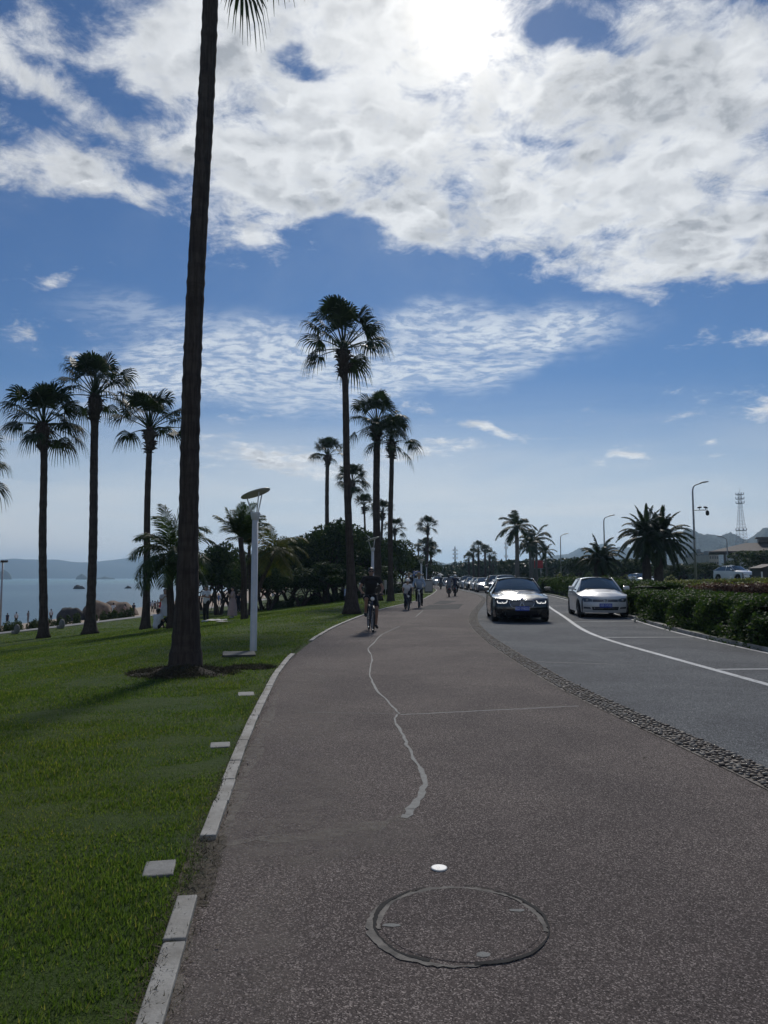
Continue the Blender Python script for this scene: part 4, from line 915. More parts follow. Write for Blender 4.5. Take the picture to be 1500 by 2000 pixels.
hedge('yellow_hedge', [(11.5, 34), (16, 34.4), (22, 35), (30, 36)], 1.3, .93, M_YHEDGE, .085, 420, 'bright yellow-green clipped strip running along the reddish hedge', seed=8, bulge=.03)
hedge('far_hedge', [(19, 58), (30, 60), (41, 62)], 1.2, .85, M_YHEDGE, .12, 160, 'yellow-green hedge between the camera mast and the white crossover', seed=9, bulge=.03)
M_DOME = mat('x', fn=None) if False else M_HEDGE
def dome(u, vtop, Y, rpx, mtl, label):
    x = (u - 750) / 1438 * Y; b = gz(x, Y); H = max(.7, at(u, vtop, Y).z - b); rx = rpx * Y / 1444; t = thing('clipped_bush', label, 'bush', (x, Y, b), 0, 'rounded bushes behind the hedge'); r_ = np.random.default_rng(int(u)); n = int(420 * rx * (rx + H))
    D = unit(r_.normal(size=(n, 3))); D[:, 2] = abs(D[:, 2]); P = D * np.array([rx, rx, H]); P *= (1 + .05 * np.sin(D[:, :1] * 9)); V, Fq = leaf_quads(P, unit(D + r_.normal(0, .4, (n, 3))), .12, r_, .7)
    me = np_mesh('foliage', V, Fq); me.materials.append(mtl); link('foliage', me, t); mb = MB(); mb.ell((0, 0, 0), (rx * .9, rx * .9, H * .9)); mb.build('dark_core', M_CORE, t)  # near-black ellipsoid core inside the leaf shell
for a in ((1066, 1126, 66, 17, M_HEDGE, 'dark rounded bush above the hedge right of the black sedan'), (1112, 1119, 68, 17, M_HEDGE, 'dark ball-shaped bush left above the silver hatchback'), (1146, 1118, 70, 14, M_HEDGE, 'dark round bush at the foot of the short date palm'),
          (1090, 1120, 74, 10, M_YHEDGE, 'small yellow-green bush between two dark round bushes'), (1216, 1123, 60, 15, M_YHEDGE, 'yellow-green round bush left of the big date palm trunks'), (1305, 1124, 64, 16, M_YHEDGE, 'yellow-green round bush right of the big date palm trunks'),
          (1232, 1128, 52, 8, M_HEDGE, 'small dark bush in front of the white car behind the palms')): dome(*a)

# beach-side shrubs left of the palms
def shrub(u0, u1, v, Yc, hpx, mtl, label, seed):
    x0, x1 = (u0 - 750) / 1438 * Yc, (u1 - 750) / 1438 * Yc; r_ = np.random.default_rng(seed); L = 12; C = np.stack([np.linspace(x0, x1, L), Yc + r_.uniform(-1, 1, L), np.zeros(L)], 1); C[:, 2] = [gz(c[0], c[1]) for c in C]
    h = hpx * Yc / 1444; n = int(900 * (x1 - x0)); ix = r_.integers(0, L, n); D = unit(r_.normal(size=(n, 3))); D[:, 2] = abs(D[:, 2]); rr = (x1 - x0) / L * 1.1; P = C[ix] + D * np.stack([np.full(n, rr), np.full(n, rr), h * r_.uniform(.6, 1.15, L)[ix]], 1) * r_.uniform(.6, 1.05, n)[:, None]
    o = Vector((float(C[0, 0]), Yc, float(C[0, 2]))); V, Fq = leaf_quads(P - np.array(o), unit(D + r_.normal(0, .6, (n, 3))), .16, r_, .5); me = np_mesh('shrub_bed', V, Fq); me.materials.append(mtl); b = link('shrub_bed', me); b.location = o; tag(b, label, 'shrub', 'shrub beds above the beach')
shrub(-60, 80, 1230, 56, 22, M_TREE2, 'green shrub bed at the left edge beyond the egg-shaped stone', 1)
shrub(95, 165, 1222, 60, 20, M_TREE2, 'shrub bed between the two left palms in front of the boulder', 2)
shrub(190, 262, 1212, 66, 18, M_TREE2, 'shrub bed right of the middle palm below the brown boulders', 3)
shrub(525, 640, 1178, 62, 22, M_TREE, 'long low dark hedge under the trees right of the near lamp', 4)
shrub(640, 700, 1172, 66, 20, M_TREE, 'low dark shrubs behind the tall path-edge palm', 5)
shrub(700, 790, 1166, 74, 20, M_TREE, 'low dark shrubs behind the cyclist', 6)
# ================================================================== vehicles
def grid_mesh(mb, fn, nu, nv, mi=0, smooth=True, flip=False):
    vs = [fn(i / nu, j / nv) for i in range(nu + 1) for j in range(nv + 1)]
    fs = [(i * (nv + 1) + j, (i + 1) * (nv + 1) + j, (i + 1) * (nv + 1) + j + 1, i * (nv + 1) + j + 1) for i in range(nu) for j in range(nv)]
    mb.add(vs, [tuple(reversed(f)) for f in fs] if flip else fs, smooth, mi)
def merge(o, dist=.002):
    bm = bmesh.new(); bm.from_mesh(o.data); bmesh.ops.remove_doubles(bm, verts=bm.verts, dist=dist); bmesh.ops.recalc_face_normals(bm, faces=bm.faces); bm.to_mesh(o.data); bm.free(); return o
def paint(name, col, metal=.3, rough=.28):
    def fn(t, b):
        n = t.noise(objc(t), 3, 5, .6); t.l.new(t.mix(t.m('MULTIPLY', t.sm(n, .4, .7), .2), col, tuple(c * .8 + .01 for c in col)), b.inputs['Base Color']); t.l.new(t.lin(n, .3, .7, rough - .05, rough + .1), b.inputs['Roughness'])
    return mat(name, metal=metal, fn=fn, coat=1.)
P_BLACK = paint('black_car_paint', (.004, .0045, .006), 0., .22); P_SILVER = paint('silver_car_paint', (.62, .63, .63), .12, .35); P_WHITE = paint('white_car_paint', (.70, .71, .72), .1, .3)
P_GREY = paint('grey_car_paint', (.16, .17, .18), .5, .3); P_BLUE = paint('dark_blue_car_paint', (.03, .05, .09), .4, .3); P_RED = paint('dark_red_car_paint', (.16, .02, .02), .3, .3)
M_GLASS = mat('car_glass', (.13, .155, .15), .05, .45, fn=lambda t, b: None, coat=1.)
M_CHROME = mat('chrome', (.62, .63, .65), .16, 1., fn=lambda t, b: None)
M_RIM = mat('alloy_rim', (.30, .30, .31), .3, .8)
M_HLG = mat('headlamp_glass', (.10, .11, .12), .08, .3, fn=lambda t, b: None, coat=1.)
M_LED = mat('running_light', (.9, .9, .9), .4, emit=(1, .97, .9, .85))
M_PLATE = mat('blue_plate', (.012, .05, .35), .45, fn=lambda t, b: None); M_PLTXT = mat('plate_lettering', (.55, .6, .7), .5, fn=lambda t, b: None)
M_TRIM = mat('dark_trim', (.012, .012, .013), .45)
def text_mesh(name, s, size, material, parent, M, ext=.002, align='CENTER', squeeze=1.):
    cu = bpy.data.curves.new(name, 'FONT'); cu.body = s; cu.size = size; cu.align_x = align; cu.align_y = 'CENTER'; cu.extrude = ext
    o = bpy.data.objects.new(name, cu); COL.objects.link(o); bpy.context.view_layer.update()
    me = bpy.data.meshes.new_from_object(o.evaluated_get(bpy.context.evaluated_depsgraph_get())); bpy.data.objects.remove(o); me.materials.clear(); me.materials.append(material)
    for v in me.vertices: v.co = M @ Vector((v.co.x * squeeze, v.co.y, v.co.z))
    me.name = name; return link(name, me, parent)
def car(name, label, kind, pm, plate=None, group=None, detail=2, cat='car', grille='bar', lights=False):
    P = dict(L=4.6, W=1.78, H=1.46, gc=.17, zf=.70, cow=-.95, zc=.98, rf=-.15, rr=1.25, re=2.0, zd=.98, zs0=.72, zs1=.93, wb=2.65, wr=.325, deck=True, rw=.60)
    P.update(kind); L, W, H = P['L'], P['W'], P['H']; hw = W / 2; yF, yR = -L / 2, L / 2; t = thing(name, label, cat, (0, 0, 0), 0, group)
    bow = .25
    def yf(x, z): q = min(1.1, abs(x) / (hw * .86)); return yF + bow * q ** 2.1 + (.06 * ((z - .42) / .3) ** 2 if z > .42 else .10 * ((.42 - z) / .25) ** 1.6)
    def ybk(x, z): q = min(1.1, abs(x) / (hw * .86)); return yR - bow * q ** 2.4 - .05 * abs((z - .6) / .35) ** 2
    def w(y):
        tf = min(1, max(0, (y - yF - bow) / .55)); tr = min(1, max(0, (yR - bow - y) / .55)); return hw * (1 - .14 * (1 - tf) ** 2.2) * (1 - .13 * (1 - tr) ** 2.2)
    def zs(y): q = (y - yF) / L; return P['zs0'] + (P['zs1'] - P['zs0']) * min(1, q * 2.2) ** .8 - (.03 * max(0, q - .85) / .15)
    def arch(y):
        b = P['gc'] + .03
        for yw in (yF + (L - P['wb']) * .47, yF + (L - P['wb']) * .47 + P['wb']):
            r = P['wr'] * 1.17; d = abs(y - yw)
            if d < r: b = max(b, P['wr'] * .95 + math.sqrt(r * r - d * d))
        return b
    ywf = yF + (L - P['wb']) * .47; ywr = ywf + P['wb']
    body = MB(); zt = P['zf']
    # nose and tail skins
    grid_mesh(body, lambda u, v: Vector(((u * 2 - 1) * hw * .86, yf((u * 2 - 1) * hw * .86, P['gc'] + .02 + v * (zs(yF) - P['gc'] - .02)), P['gc'] + .02 + v * (zs(yF) - P['gc'] - .02))), 20, 10)
    zr = zs(yR)
    grid_mesh(body, lambda u, v: Vector(((u * 2 - 1) * hw * .865, ybk((u * 2 - 1) * hw * .865, P['gc'] + .04 + v * (zr - P['gc'] - .04)), P['gc'] + .04 + v * (zr - P['gc'] - .04))), 16, 8)
    y0, y1 = yf(hw * .86, zs(yF)), ybk(hw * .865, zr)
    for sg in (-1, 1):
        def side(u, v, sg=sg):
            y = y0 + (y1 - y0) * u; zb, z1 = arch(y), zs(y); z = zb + (z1 - zb) * v; q = (z - .2) / max(.1, z1 - .2)
            return Vector((sg * (w(y) * (1 - .02 * max(0, q - .6) / .4 - .012 * (q < .15)) - .012 * math.exp(-((z - .62) / .03) ** 2)), y, z))
        grid_mesh(body, side, 70, 8)
    def top(u, v, ya, yb, cr0, cr1):
        x = u * 2 - 1; ye0, ye1 = ya, yb
        y = ye0 + (ye1 - ye0) * v; wy = w(max(y, y0)) * .98; yy = y
        if ya == 'f': pass
        return x, yy, wy
    hood = MB()
    def hoodf(u, v):
        x = (u * 2 - 1); yc = yf(abs(x) * hw * .86, zs(yF)); ye = P['cow'] - .0 + .10 * x * x; q = v; y = yc + (ye - yc) * q; wy = (w(max(y, y0)) * .98) if q > 0 else hw * .86
        cr = (P['zc'] - zs(P['cow'])) * (q ** .55) + .02; crease = .018 * math.exp(-((abs(x) - .62) / .07) ** 2) * q ** .5
        zedge = zs(y) if q > 0 else zs(yF)
        return Vector((x * wy, y, zedge + cr * (1 - abs(x) ** 2.6) * (min(1, q * 3) ** .7) + crease))
    grid_mesh(hood, hoodf, 24, 14)
    hd = merge(hood.build('bonnet', pm, t)) 
    deck = MB(); ydk = P['re']
    if ydk < yR - .25:
        def deckf(u, v):
            x = u * 2 - 1; ye = ybk(abs(x) * hw * .865, zr); ys_ = ydk - .06 * x * x; y = ys_ + (ye - ys_) * v; wy = w(min(y, y1)) * .98
            return Vector((x * wy, y, zs(y) + (P['zd'] - zs(ydk)) * (1 - abs(x) ** 2.6) * (1 - v ** 3 * .6)))
        grid_mesh(body, deckf, 16, 8)
    bo = merge(body.build('body', pm, t), .004)
    # cabin
    rw = P['rw'] * (hw / .89); H1 = H - .035
    def wsf(u, v):
        x = u * 2 - 1; xb = hw * .86; xt = rw; xx = x * (xb + (xt - xb) * v ** .9); y = P['cow'] + .10 * x * x + (P['rf'] - P['cow']) * v + .02 * x * x * v; z = P['zc'] - .02 + .0 * v + (H1 - P['zc'] + .02) * (v ** .86) - .045 * x * x * (1 - v) - .03 * x * x * v - .035 * abs(x) ** 5 * v
        return Vector((xx, y, z))
    g = MB(); grid_mesh(g, wsf, 16, 8); g.build('windscreen', M_GLASS, t)
    def rff(u, v):
        x = u * 2 - 1; y = P['rf'] + (P['rr'] - P['rf']) * v; wv = rw * (1 - .04 * (v - .3) ** 2); return Vector((x * wv, y + .12 * x * x * (1 - v) * .2, H1 + .035 * math.sin(math.pi * min(1, .15 + v * .8)) - .03 * x * x - .035 * abs(x) ** 5 - .05 * v ** 3))
    r = MB(); grid_mesh(r, rff, 14, 10); zrr = rff(.5, 1).z; r.build('roof', pm, t)
    def rwf(u, v):
        x = u * 2 - 1; xt = rw * .97; xb = hw * .80; y = P['rr'] + (P['re'] - P['rr']) * v - .05 * x * x; z = zrr + (P['zd'] - zrr) * v ** 1.1 - .04 * x * x; return Vector((x * (xt + (xb - xt) * v), y, z))
    g = MB(); grid_mesh(g, rwf, 12, 6); g.build('rear_window', M_GLASS, t)
    for sg in (-1, 1):
        def sw(u, v, sg=sg):
            ya = P['cow'] + .10 + (P['rf'] - P['cow']) * v; yb = P['re'] - .05 + (P['rr'] - P['re']) * v; y = ya + (yb - ya) * u; xb = w(y) * .965; xt = rw * 1.0; yq = min(max(y, P['rf']), P['rr'])
            zb = zs(y) + .0; zt_ = (H1 - .04 if y < P['rr'] else zrr - .04); x = xb + (xt - xb) * v ** .9
            return Vector((sg * x, y, zb + (zt_ - zb) * v))
        g = MB(); grid_mesh(g, sw, 16, 5); g.build('side_window', M_GLASS, t)
        pl = MB(); pl.tube([wsf(0 if sg < 0 else 1, q) + Vector((sg * .012, 0, 0)) for q in (0, .25, .5, .75, 1)] + [rff(0 if sg < 0 else 1, q) for q in (.1, .4, .7, 1)] + [rwf(0 if sg < 0 else 1, q) for q in (.3, .7, 1)], .032, 6)
        yb = (P['rf'] + P['rr']) / 2 - .1; pl.tube([(sg * w(yb) * .965, yb - .05, zs(yb)), (sg * rw * 1.0, yb, H1 - .05)], .026, 6); pl.build('pillar', pm if detail > 1 else M_TRIM, t)
        # mirror
        mz = P['zc'] + .03; mr = MB(); mr.box((sg * (hw + .11), P['cow'] + .30, mz + .03), (.22, .12, .135), 0, .04); mr.build('door_mirror', pm, t)
        mr = MB(); mr.tube([(sg * hw * .93, P['cow'] + .33, mz - .05), (sg * (hw + .04), P['cow'] + .31, mz)], .022, 6); mr.build('mirror_stalk', M_TRIM, t)
        if detail > 1:
            for dy in (.55, 1.45):
                h_ = MB(); yy = P['cow'] + .35 + dy * .9; h_.box((sg * (w(yy) + .012), yy + .35, zs(yy) - .11), (.025, .2, .028), 0, .008); h_.build('door_handle', pm, t)
    # running gear
    ch = MB(); ch.box((0, 0, P['gc'] + .14), (W * .80, L * .86, .24), 0, .03); ch.build('underbody_arch_shade', M_TRIM, t)  # black box below the body, standing in for wheel-arch shade
    for sx in (-1, 1):
        for yw in (ywf, ywr):
            M_ = Matrix.Rotation(math.pi / 2, 3, 'Y'); wl = MB(); tw = .215
            wl.lathe([(P['wr'] * .62, -tw / 2), (P['wr'] * .93, -tw / 2), (P['wr'], -tw / 2 + .03), (P['wr'], tw / 2 - .03), (P['wr'] * .93, tw / 2), (P['wr'] * .62, tw / 2)], (sx * (hw - tw / 2 - .015), yw, P['wr']), 28, True, M_)
            wo = wl.build('wheel', M_TYRE, t)
            rm = MB(); rm.lathe([(P['wr'] * .64, -.09), (P['wr'] * .64, .092)], (sx * (hw - tw / 2 - .015), yw, P['wr']), 24, True, M_)
            for k in range(5):
                a = k * 1.2566; rm.tube([Vector((sx * (hw - .035), yw, P['wr'])), Vector((sx * (hw - .045), yw + P['wr'] * .6 * math.cos(a), P['wr'] + P['wr'] * .6 * math.sin(a)))], [.035, .026], 5)
            rm.build('rim', M_RIM, wo)
    # nose features
    def on(x, z, off=.006): return Vector((x, yf(x, z) - off, z))
    def fpoly(nm, poly, material, off=.006, parent=t, th=0.):
        mb = MB(); c = Vector((sum(p[0] for p in poly) / len(poly), 0, sum(p[1] for p in poly) / len(poly)))
        # resample the outline and fan it in rings so it follows the nose
        out = []
        for i in range(len(poly)):
            a, b = poly[i], poly[(i + 1) % len(poly)]; k = max(1, int(math.hypot(a[0] - b[0], a[1] - b[1]) / .05)); out += [(a[0] + (b[0] - a[0]) * j / k, a[1] + (b[1] - a[1]) * j / k) for j in range(k)]
        n = len(out); vs = []; 
        for q in (1, .66, .33): vs += [on(c.x + (p[0] - c.x) * q, c.z + (p[1] - c.z) * q, off) for p in out]
        vs.append(on(c.x, c.z, off)); fs = []
        for r_ in range(2): fs += [(r_ * n + j, r_ * n + (j + 1) % n, (r_ + 1) * n + (j + 1) % n, (r_ + 1) * n + j) for j in range(n)]
        fs += [(2 * n + j, 2 * n + (j + 1) % n, 3 * n) for j in range(n)]; rim = [on(p[0], p[1], -.02) for p in out]; b = len(vs); vs += rim
        fs += [(j, (j + 1) % n, b + (j + 1) % n, b + j) for j in range(n)]
        mb.add(vs, fs, False); return mb.build(nm, material, parent)
    def fline(nm, pts, r_, material, off=.008, closed=False, parent=t):
        mb = MB(); pts = list(pts) + ([pts[0]] if closed else []); out = []
        for i in range(len(pts) - 1):
            a, b = pts[i], pts[i + 1]; k = max(1, int(math.hypot(a[0] - b[0], a[1] - b[1]) / .04)); out += [(a[0] + (b[0] - a[0]) * j / k, a[1] + (b[1] - a[1]) * j / k) for j in range(k)]
        out.append(pts[-1]); mb.tube([on(p[0], p[1], off) for p in out], r_, 6); return mb.build(nm, material, parent)
    zh = zs(yF); k = hw / .93
    def mir(p, sg): return [(x * sg, z) for x, z in p]
    def rnd(x0, x1, z0, z1, r_=.04, sk=0):
        o = []
        for cx, cz, a0 in ((x1 - r_, z1 - r_, 0), (x0 + r_, z1 - r_, 90), (x0 + r_, z0 + r_, 180), (x1 - r_, z0 + r_, 270)):
            for a in (0, 30, 60, 90): o.append((cx + r_ * math.cos(R(a0 + a)) + sk * (cz < (z0 + z1) / 2) * (-1 if cx > (x0 + x1) / 2 else 1), cz + r_ * math.sin(R(a0 + a))))
        return o
    if grille == 'kidney':
        for sg in (-1, 1):
            o = mir(rnd(.022, .40, .50, .715, .075, .035), sg); go = fpoly('grille', o, M_TRIM, .004); fline('grille_frame', o, .012, M_CHROME, .010, True, go)
            for i in range(9): x = (.06 + i * .036) * sg; fline('grille_bar', [(x, .52), (x, .70)], .005, M_CHROME, .004, parent=go)
            hl = fpoly('headlight', mir([(.44, .665), (.50, .60), (.74, .60), (.79, .66), (.77, .715), (.60, .70), (.46, .72)], sg), M_HLG, .006)
            if lights: fline('running_light', mir([(.46, .705), (.50, .635), (.60, .615), (.62, .66)], sg), .013, M_LED, .014, parent=hl); fline('running_light', mir([(.64, .62), (.76, .625), (.775, .69)], sg), .013, M_LED, .014, parent=hl)
            fpoly('side_intake', mir([(.58, .26), (.78, .30), (.78, .45), (.66, .43)], sg), M_TRIM, .003)
        fpoly('lower_intake', [(-.52, .24), (.52, .24), (.46, .40), (-.46, .40)], M_TRIM, .003)
        em = MB(); Mx = Matrix.Rotation(R(62), 3, 'X'); pz = hoodf(.5, .012); em.lathe([(.0005, .006), (.041, .006), (.041, 0)], pz + Vector((0, -.01, .004)), 20, False, Mx); e = em.build('emblem', M_CHROME, t)
        em = MB()
        for q in range(4):
            a0 = q * 90; vs = [(0, 0)] + [(.027 * math.cos(R(a0 + a)), .027 * math.sin(R(a0 + a))) for a in range(0, 91, 15)]; em.add([pz + Vector((0, -.01, .004)) + Mx @ Vector((x, z, .0075)) for x, z in vs], [tuple(range(len(vs)))], mi=q % 2)
        em.build('emblem_quarters', [M_PLATE, M_WHITE], e)
    elif grille == 'bar':
        go = fpoly('grille', [(-.44, .575), (.44, .575), (.44, .665), (-.44, .665)], M_TRIM, .004)
        for z in (.60, .638): fline('grille_bar', [(-.44, z), (.44, z)], .007, M_CHROME, .006, parent=go)
        for sg in (-1, 1):
            hl = fpoly('headlight', mir([(.45, .58), (.72, .575), (.77, .65), (.75, .715), (.60, .71), (.45, .665)], sg), M_HLG, .006); ln = MB(); ln.ell(on(sg * .62, .64, .012), (.05, .02, .05)); ln.build('lamp_lens', M_RIM, hl)
            fo = fpoly('fog_lamp', mir([(.50, .325), (.74, .335), (.74, .40), (.52, .385)], sg), M_TRIM, .004); fline('chrome_strip', mir([(.51, .352), (.73, .362)], sg), .007, M_CHROME, .008, parent=fo)
        li = fpoly('lower_intake', [(-.44, .285), (.44, .285), (.47, .40), (-.47, .40)], M_TRIM, .003); fline('intake_bar', [(-.44, .345), (.44, .345)], .006, M_RIM, .004, parent=li)
        em = MB(); zc_ = .625; pts = [on(.058 * math.cos(a), zc_ + .058 * math.sin(a), .016) for a in np.linspace(0, 2 * math.pi, 25)]; em.tube(pts, .009, 6); e = em.build('emblem', M_CHROME, t)
        em = MB()
        for pl_ in ([(-.026, .046), (0, .002), (.026, .046)], [(-.047, .026), (-.022, -.044), (0, -.004), (.022, -.044), (.047, .026)]): em.tube([on(x, zc_ + z, .018) for x, z in pl_], .007, 5)
        em.build('emblem_letters', M_CHROME, e)
    else:  # tall hourglass grille or plain
        fpoly('grille', [(-.30, .66), (.30, .66), (.22, .50), (.42, .26), (-.42, .26), (-.22, .50)] if grille == 'hourglass' else [(-.4, .52), (.4, .52), (.4, .64), (-.4, .64)], M_TRIM, .006)
        for sg in (-1, 1):
            fpoly('headlight', mir([(.42, .62), (.74, .64), (.77, .72), (.46, .68)], sg), M_LED if lights else M_HLG, .006)
            if grille == 'hourglass': fpoly('side_intake', mir([(.62, .30), (.72, .32), (.72, .44), (.66, .42)], sg), M_TRIM, .004)
    pzc = .455 if grille != 'hourglass' else .36
    if detail > 1 or grille == 'hourglass':
        pb = MB(); yy = yf(0, pzc) - .028; pb.box((0, yy, pzc), (.44, .016, .14), 0, .004); po = pb.build('number_plate', M_PLATE, t)
        if plate: text_mesh('plate_lettering', plate, .118, M_PLTXT, po, Matrix.Translation((0, yy - .0085, pzc)) @ Matrix.Rotation(math.pi / 2, 4, 'X'), .001, squeeze=.82)
    if detail > 1:
        for sg in (-1, 1):
            wp = MB(); a = wsf(.5 + sg * .05, .02); b = wsf(.5 + sg * .36, .10); wp.tube([a + Vector((0, -.01, .012)), a.lerp(b, .5) + Vector((0, -.01, .02)), b + Vector((0, -.01, .012))], .007, 5); wp.build('wiper', M_TRIM, t)
            mi_ = MB(); mi_.box((sg * .0, 0, 0), (.01, .01, .01)) if False else None
        ri = MB(); ri.box((0, P['rf'] + .02, H1 - .10), (.22, .03, .07), 0, .015); ri.build('inner_mirror', M_TRIM, t)
    # tail lamps
    for sg in (-1, 1):
        tl = MB(); 
        vs = [Vector((sg * x, ybk(x, z) + .008, z)) for x, z in ((hw * .50, zr - .20), (hw * .84, zr - .20), (hw * .84, zr - .06), (hw * .50, zr - .08))]; tl.add(vs + [v + Vector((0, -.03, 0)) for v in vs], [(0, 1, 2, 3), (7, 6, 5, 4), (0, 4, 5, 1), (1, 5, 6, 2), (2, 6, 7, 3), (3, 7, 4, 0)]); tl.build('tail_light', mat('tail_lamp_red', (.25, .01, .01), .2), t)
    return t
SEDAN = dict(L=4.94, W=1.87, H=1.46, zs0=.74, zs1=.93, zc=1.0, cow=-.98, rf=-.22, rr=1.05, re=1.85, zd=1.05, wb=2.97, wr=.345, rw=.585, gc=.14)
HATCH = dict(L=4.2, W=1.78, H=1.47, zs0=.74, zs1=.93, zc=1.0, cow=-1.0, rf=-.35, rr=1.3, re=2.0, zd=1.0, wb=2.6, wr=.32, rw=.575, gc=.17)
SUV = dict(L=4.7, W=1.88, H=1.66, zs0=.86, zs1=1.06, zc=1.13, cow=-1.0, rf=-.35, rr=1.5, re=2.2, zd=1.12, wb=2.75, wr=.36, rw=.62, gc=.2)
a = car('black_sedan', 'black luxury sedan driving toward the viewer with its running lights lit', SEDAN, P_BLACK, '闽D·7N02U', grille='kidney', lights=True)
a.location = (4.64, 26.3, .006); a.rotation_euler = (0, 0, R(-5))
a = car('silver_hatchback', 'silver hatchback parked in the bay against the dark hedge', HATCH, P_SILVER, '闽E·5930J')
a.location = (8.15, 28.6, .006); a.rotation_euler = (0, 0, R(-7))
GQ = 'cars queuing toward the viewer behind the black sedan'
suvw = car('queued_car', 'white sport utility car directly behind the black sedan', SUV, P_WHITE, None, GQ, 1, grille='plain')
sedg = car('queued_car', 'x', dict(L=4.7), P_GREY, None, GQ, 1, grille='plain'); sedb = car('queued_car', 'x', dict(L=4.7), P_BLACK, None, GQ, 1, grille='plain'); sedw = car('queued_car', 'x', dict(L=4.6), P_WHITE, None, GQ, 1, grille='plain', lights=True)
suvb = car('queued_car', 'x', SUV, P_BLUE, None, GQ, 1, grille='plain')
def lane(y, o, off=0.0):
    x = float(PB(y)) + 1.95 + off; dx = float(PB(y + 2) - PB(y - 2)) / 4; o.location = (x, y, .006); o.rotation_euler = (0, 0, -math.atan(dx))
lane(58.5, suvw, .1); used = set()
seq = [(66.5, suvb, 'dark blue tall car, second behind the black sedan in the queue'), (74.5, sedg, 'grey saloon, third behind the black sedan in the queue'), (82, sedw, 'white saloon with lights on, fourth in the queue'), (89, sedb, 'black saloon, fifth in the queue'),
       (96, suvw, 'white tall car, sixth in the queue'), (103, sedg, 'grey saloon, seventh in the queue'), (110, sedw, 'white saloon, eighth in the queue'), (117, suvb, 'dark tall car, ninth in the queue'), (125, sedw, 'white saloon, tenth in the queue'), (133, sedb, 'black saloon, eleventh in the queue'),
       (141, suvw, 'white tall car, twelfth in the queue'), (150, sedg, 'grey saloon, thirteenth in the queue'), (160, sedw, 'last white saloon where the queue vanishes round the bend')]
for i, (y, src, lab) in enumerate(seq):
    if src.name in used or src is suvw: o = copy_tree(src)
    else: o = src; used.add(src.name)
    lane(y, o, random.uniform(-.2, .25)); o['label'] = lab
CROSS = dict(L=4.89, W=1.9, H=1.68, zs0=.90, zs1=1.10, zc=1.16, cow=-1.05, rf=-.40, rr=1.2, re=2.25, zd=1.15, wb=2.79, wr=.375, rw=.62, gc=.2)
a = car('white_crossover', 'white crossover with dark hourglass grille on the opposite road at the far right', CROSS, P_WHITE, '闽D·8F1', grille='hourglass', lights=False)
p = at(1434, 1130, 80); a.location = (p.x, 80, gz(p.x, 80) + .40); a.rotation_euler = (0, 0, R(18))
a = car('white_car', 'white car on the opposite road partly hidden by the date palm trunks', dict(L=4.6), P_WHITE, None, None, 1, grille='plain')
p = at(1251, 1130, 82); a.location = (p.x, 82, gz(p.x, 82) + .1); a.rotation_euler = (0, 0, R(12))
# ================================================================== people, cycles, scooters
def remeshed(name, mb, voxel, material, parent=None, smooth=2):
    me = bpy.data.meshes.new('tmp'); me.from_pydata(mb.v, [], mb.f); bm = bmesh.new(); bm.from_mesh(me); bmesh.ops.recalc_face_normals(bm, faces=bm.faces); bm.to_mesh(me); bm.free()
    o = bpy.data.objects.new('tmp', me); COL.objects.link(o); r = o.modifiers.new('r', 'REMESH'); r.mode = 'VOXEL'; r.voxel_size = voxel; r.use_smooth_shade = True
    if smooth: q = o.modifiers.new('s', 'SMOOTH'); q.iterations = smooth; q.factor = .5
    bpy.context.view_layer.update(); m2 = bpy.data.meshes.new_from_object(o.evaluated_get(bpy.context.evaluated_depsgraph_get())); bpy.data.objects.remove(o); m2.name = name
    m2.materials.clear(); m2.materials.append(material); m2.polygons.foreach_set('use_smooth', [True] * len(m2.polygons)); return link(name, m2, parent)
def cap(mb, a, b, ra, rb, n=10, flat=1.0):
    a, b = Vector(a), Vector(b); d = (b - a).normalized()
    pts = [a - d * ra * .9, a - d * ra * .6, a, a.lerp(b, .33), a.lerp(b, .66), b, b + d * rb * .6, b + d * rb * .9]
    mb.tube(pts, [ra * .25, ra * .8, ra, ra * .66 + rb * .34, ra * .34 + rb * .66, rb, rb * .8, rb * .25], n, flat=flat)
M_SKIN = mat('skin', (.30, .175, .12), .55); M_SKIN2 = mat('skin_light', (.42, .27, .20), .55); M_HAIR = mat('black_hair', (.010, .009, .009), .5)
def cloth(nm, c): return mat('cloth_' + nm, c, .85)
C_BLACK = cloth('black', (.012, .012, .014)); C_WHITE = cloth('white', (.62, .63, .66)); C_PINK = cloth('pale_pink', (.42, .30, .28)); C_DENIM = cloth('denim', (.10, .16, .28)); C_NAVY = cloth('navy', (.018, .022, .045)); C_GREY = cloth('grey', (.18, .18, .19))
C_RED = cloth('red', (.30, .03, .03)); C_BLUE = cloth('blue', (.08, .16, .34)); C_STRAW = cloth('straw', (.22, .17, .10)); C_YEL = cloth('yellow', (.45, .36, .08))
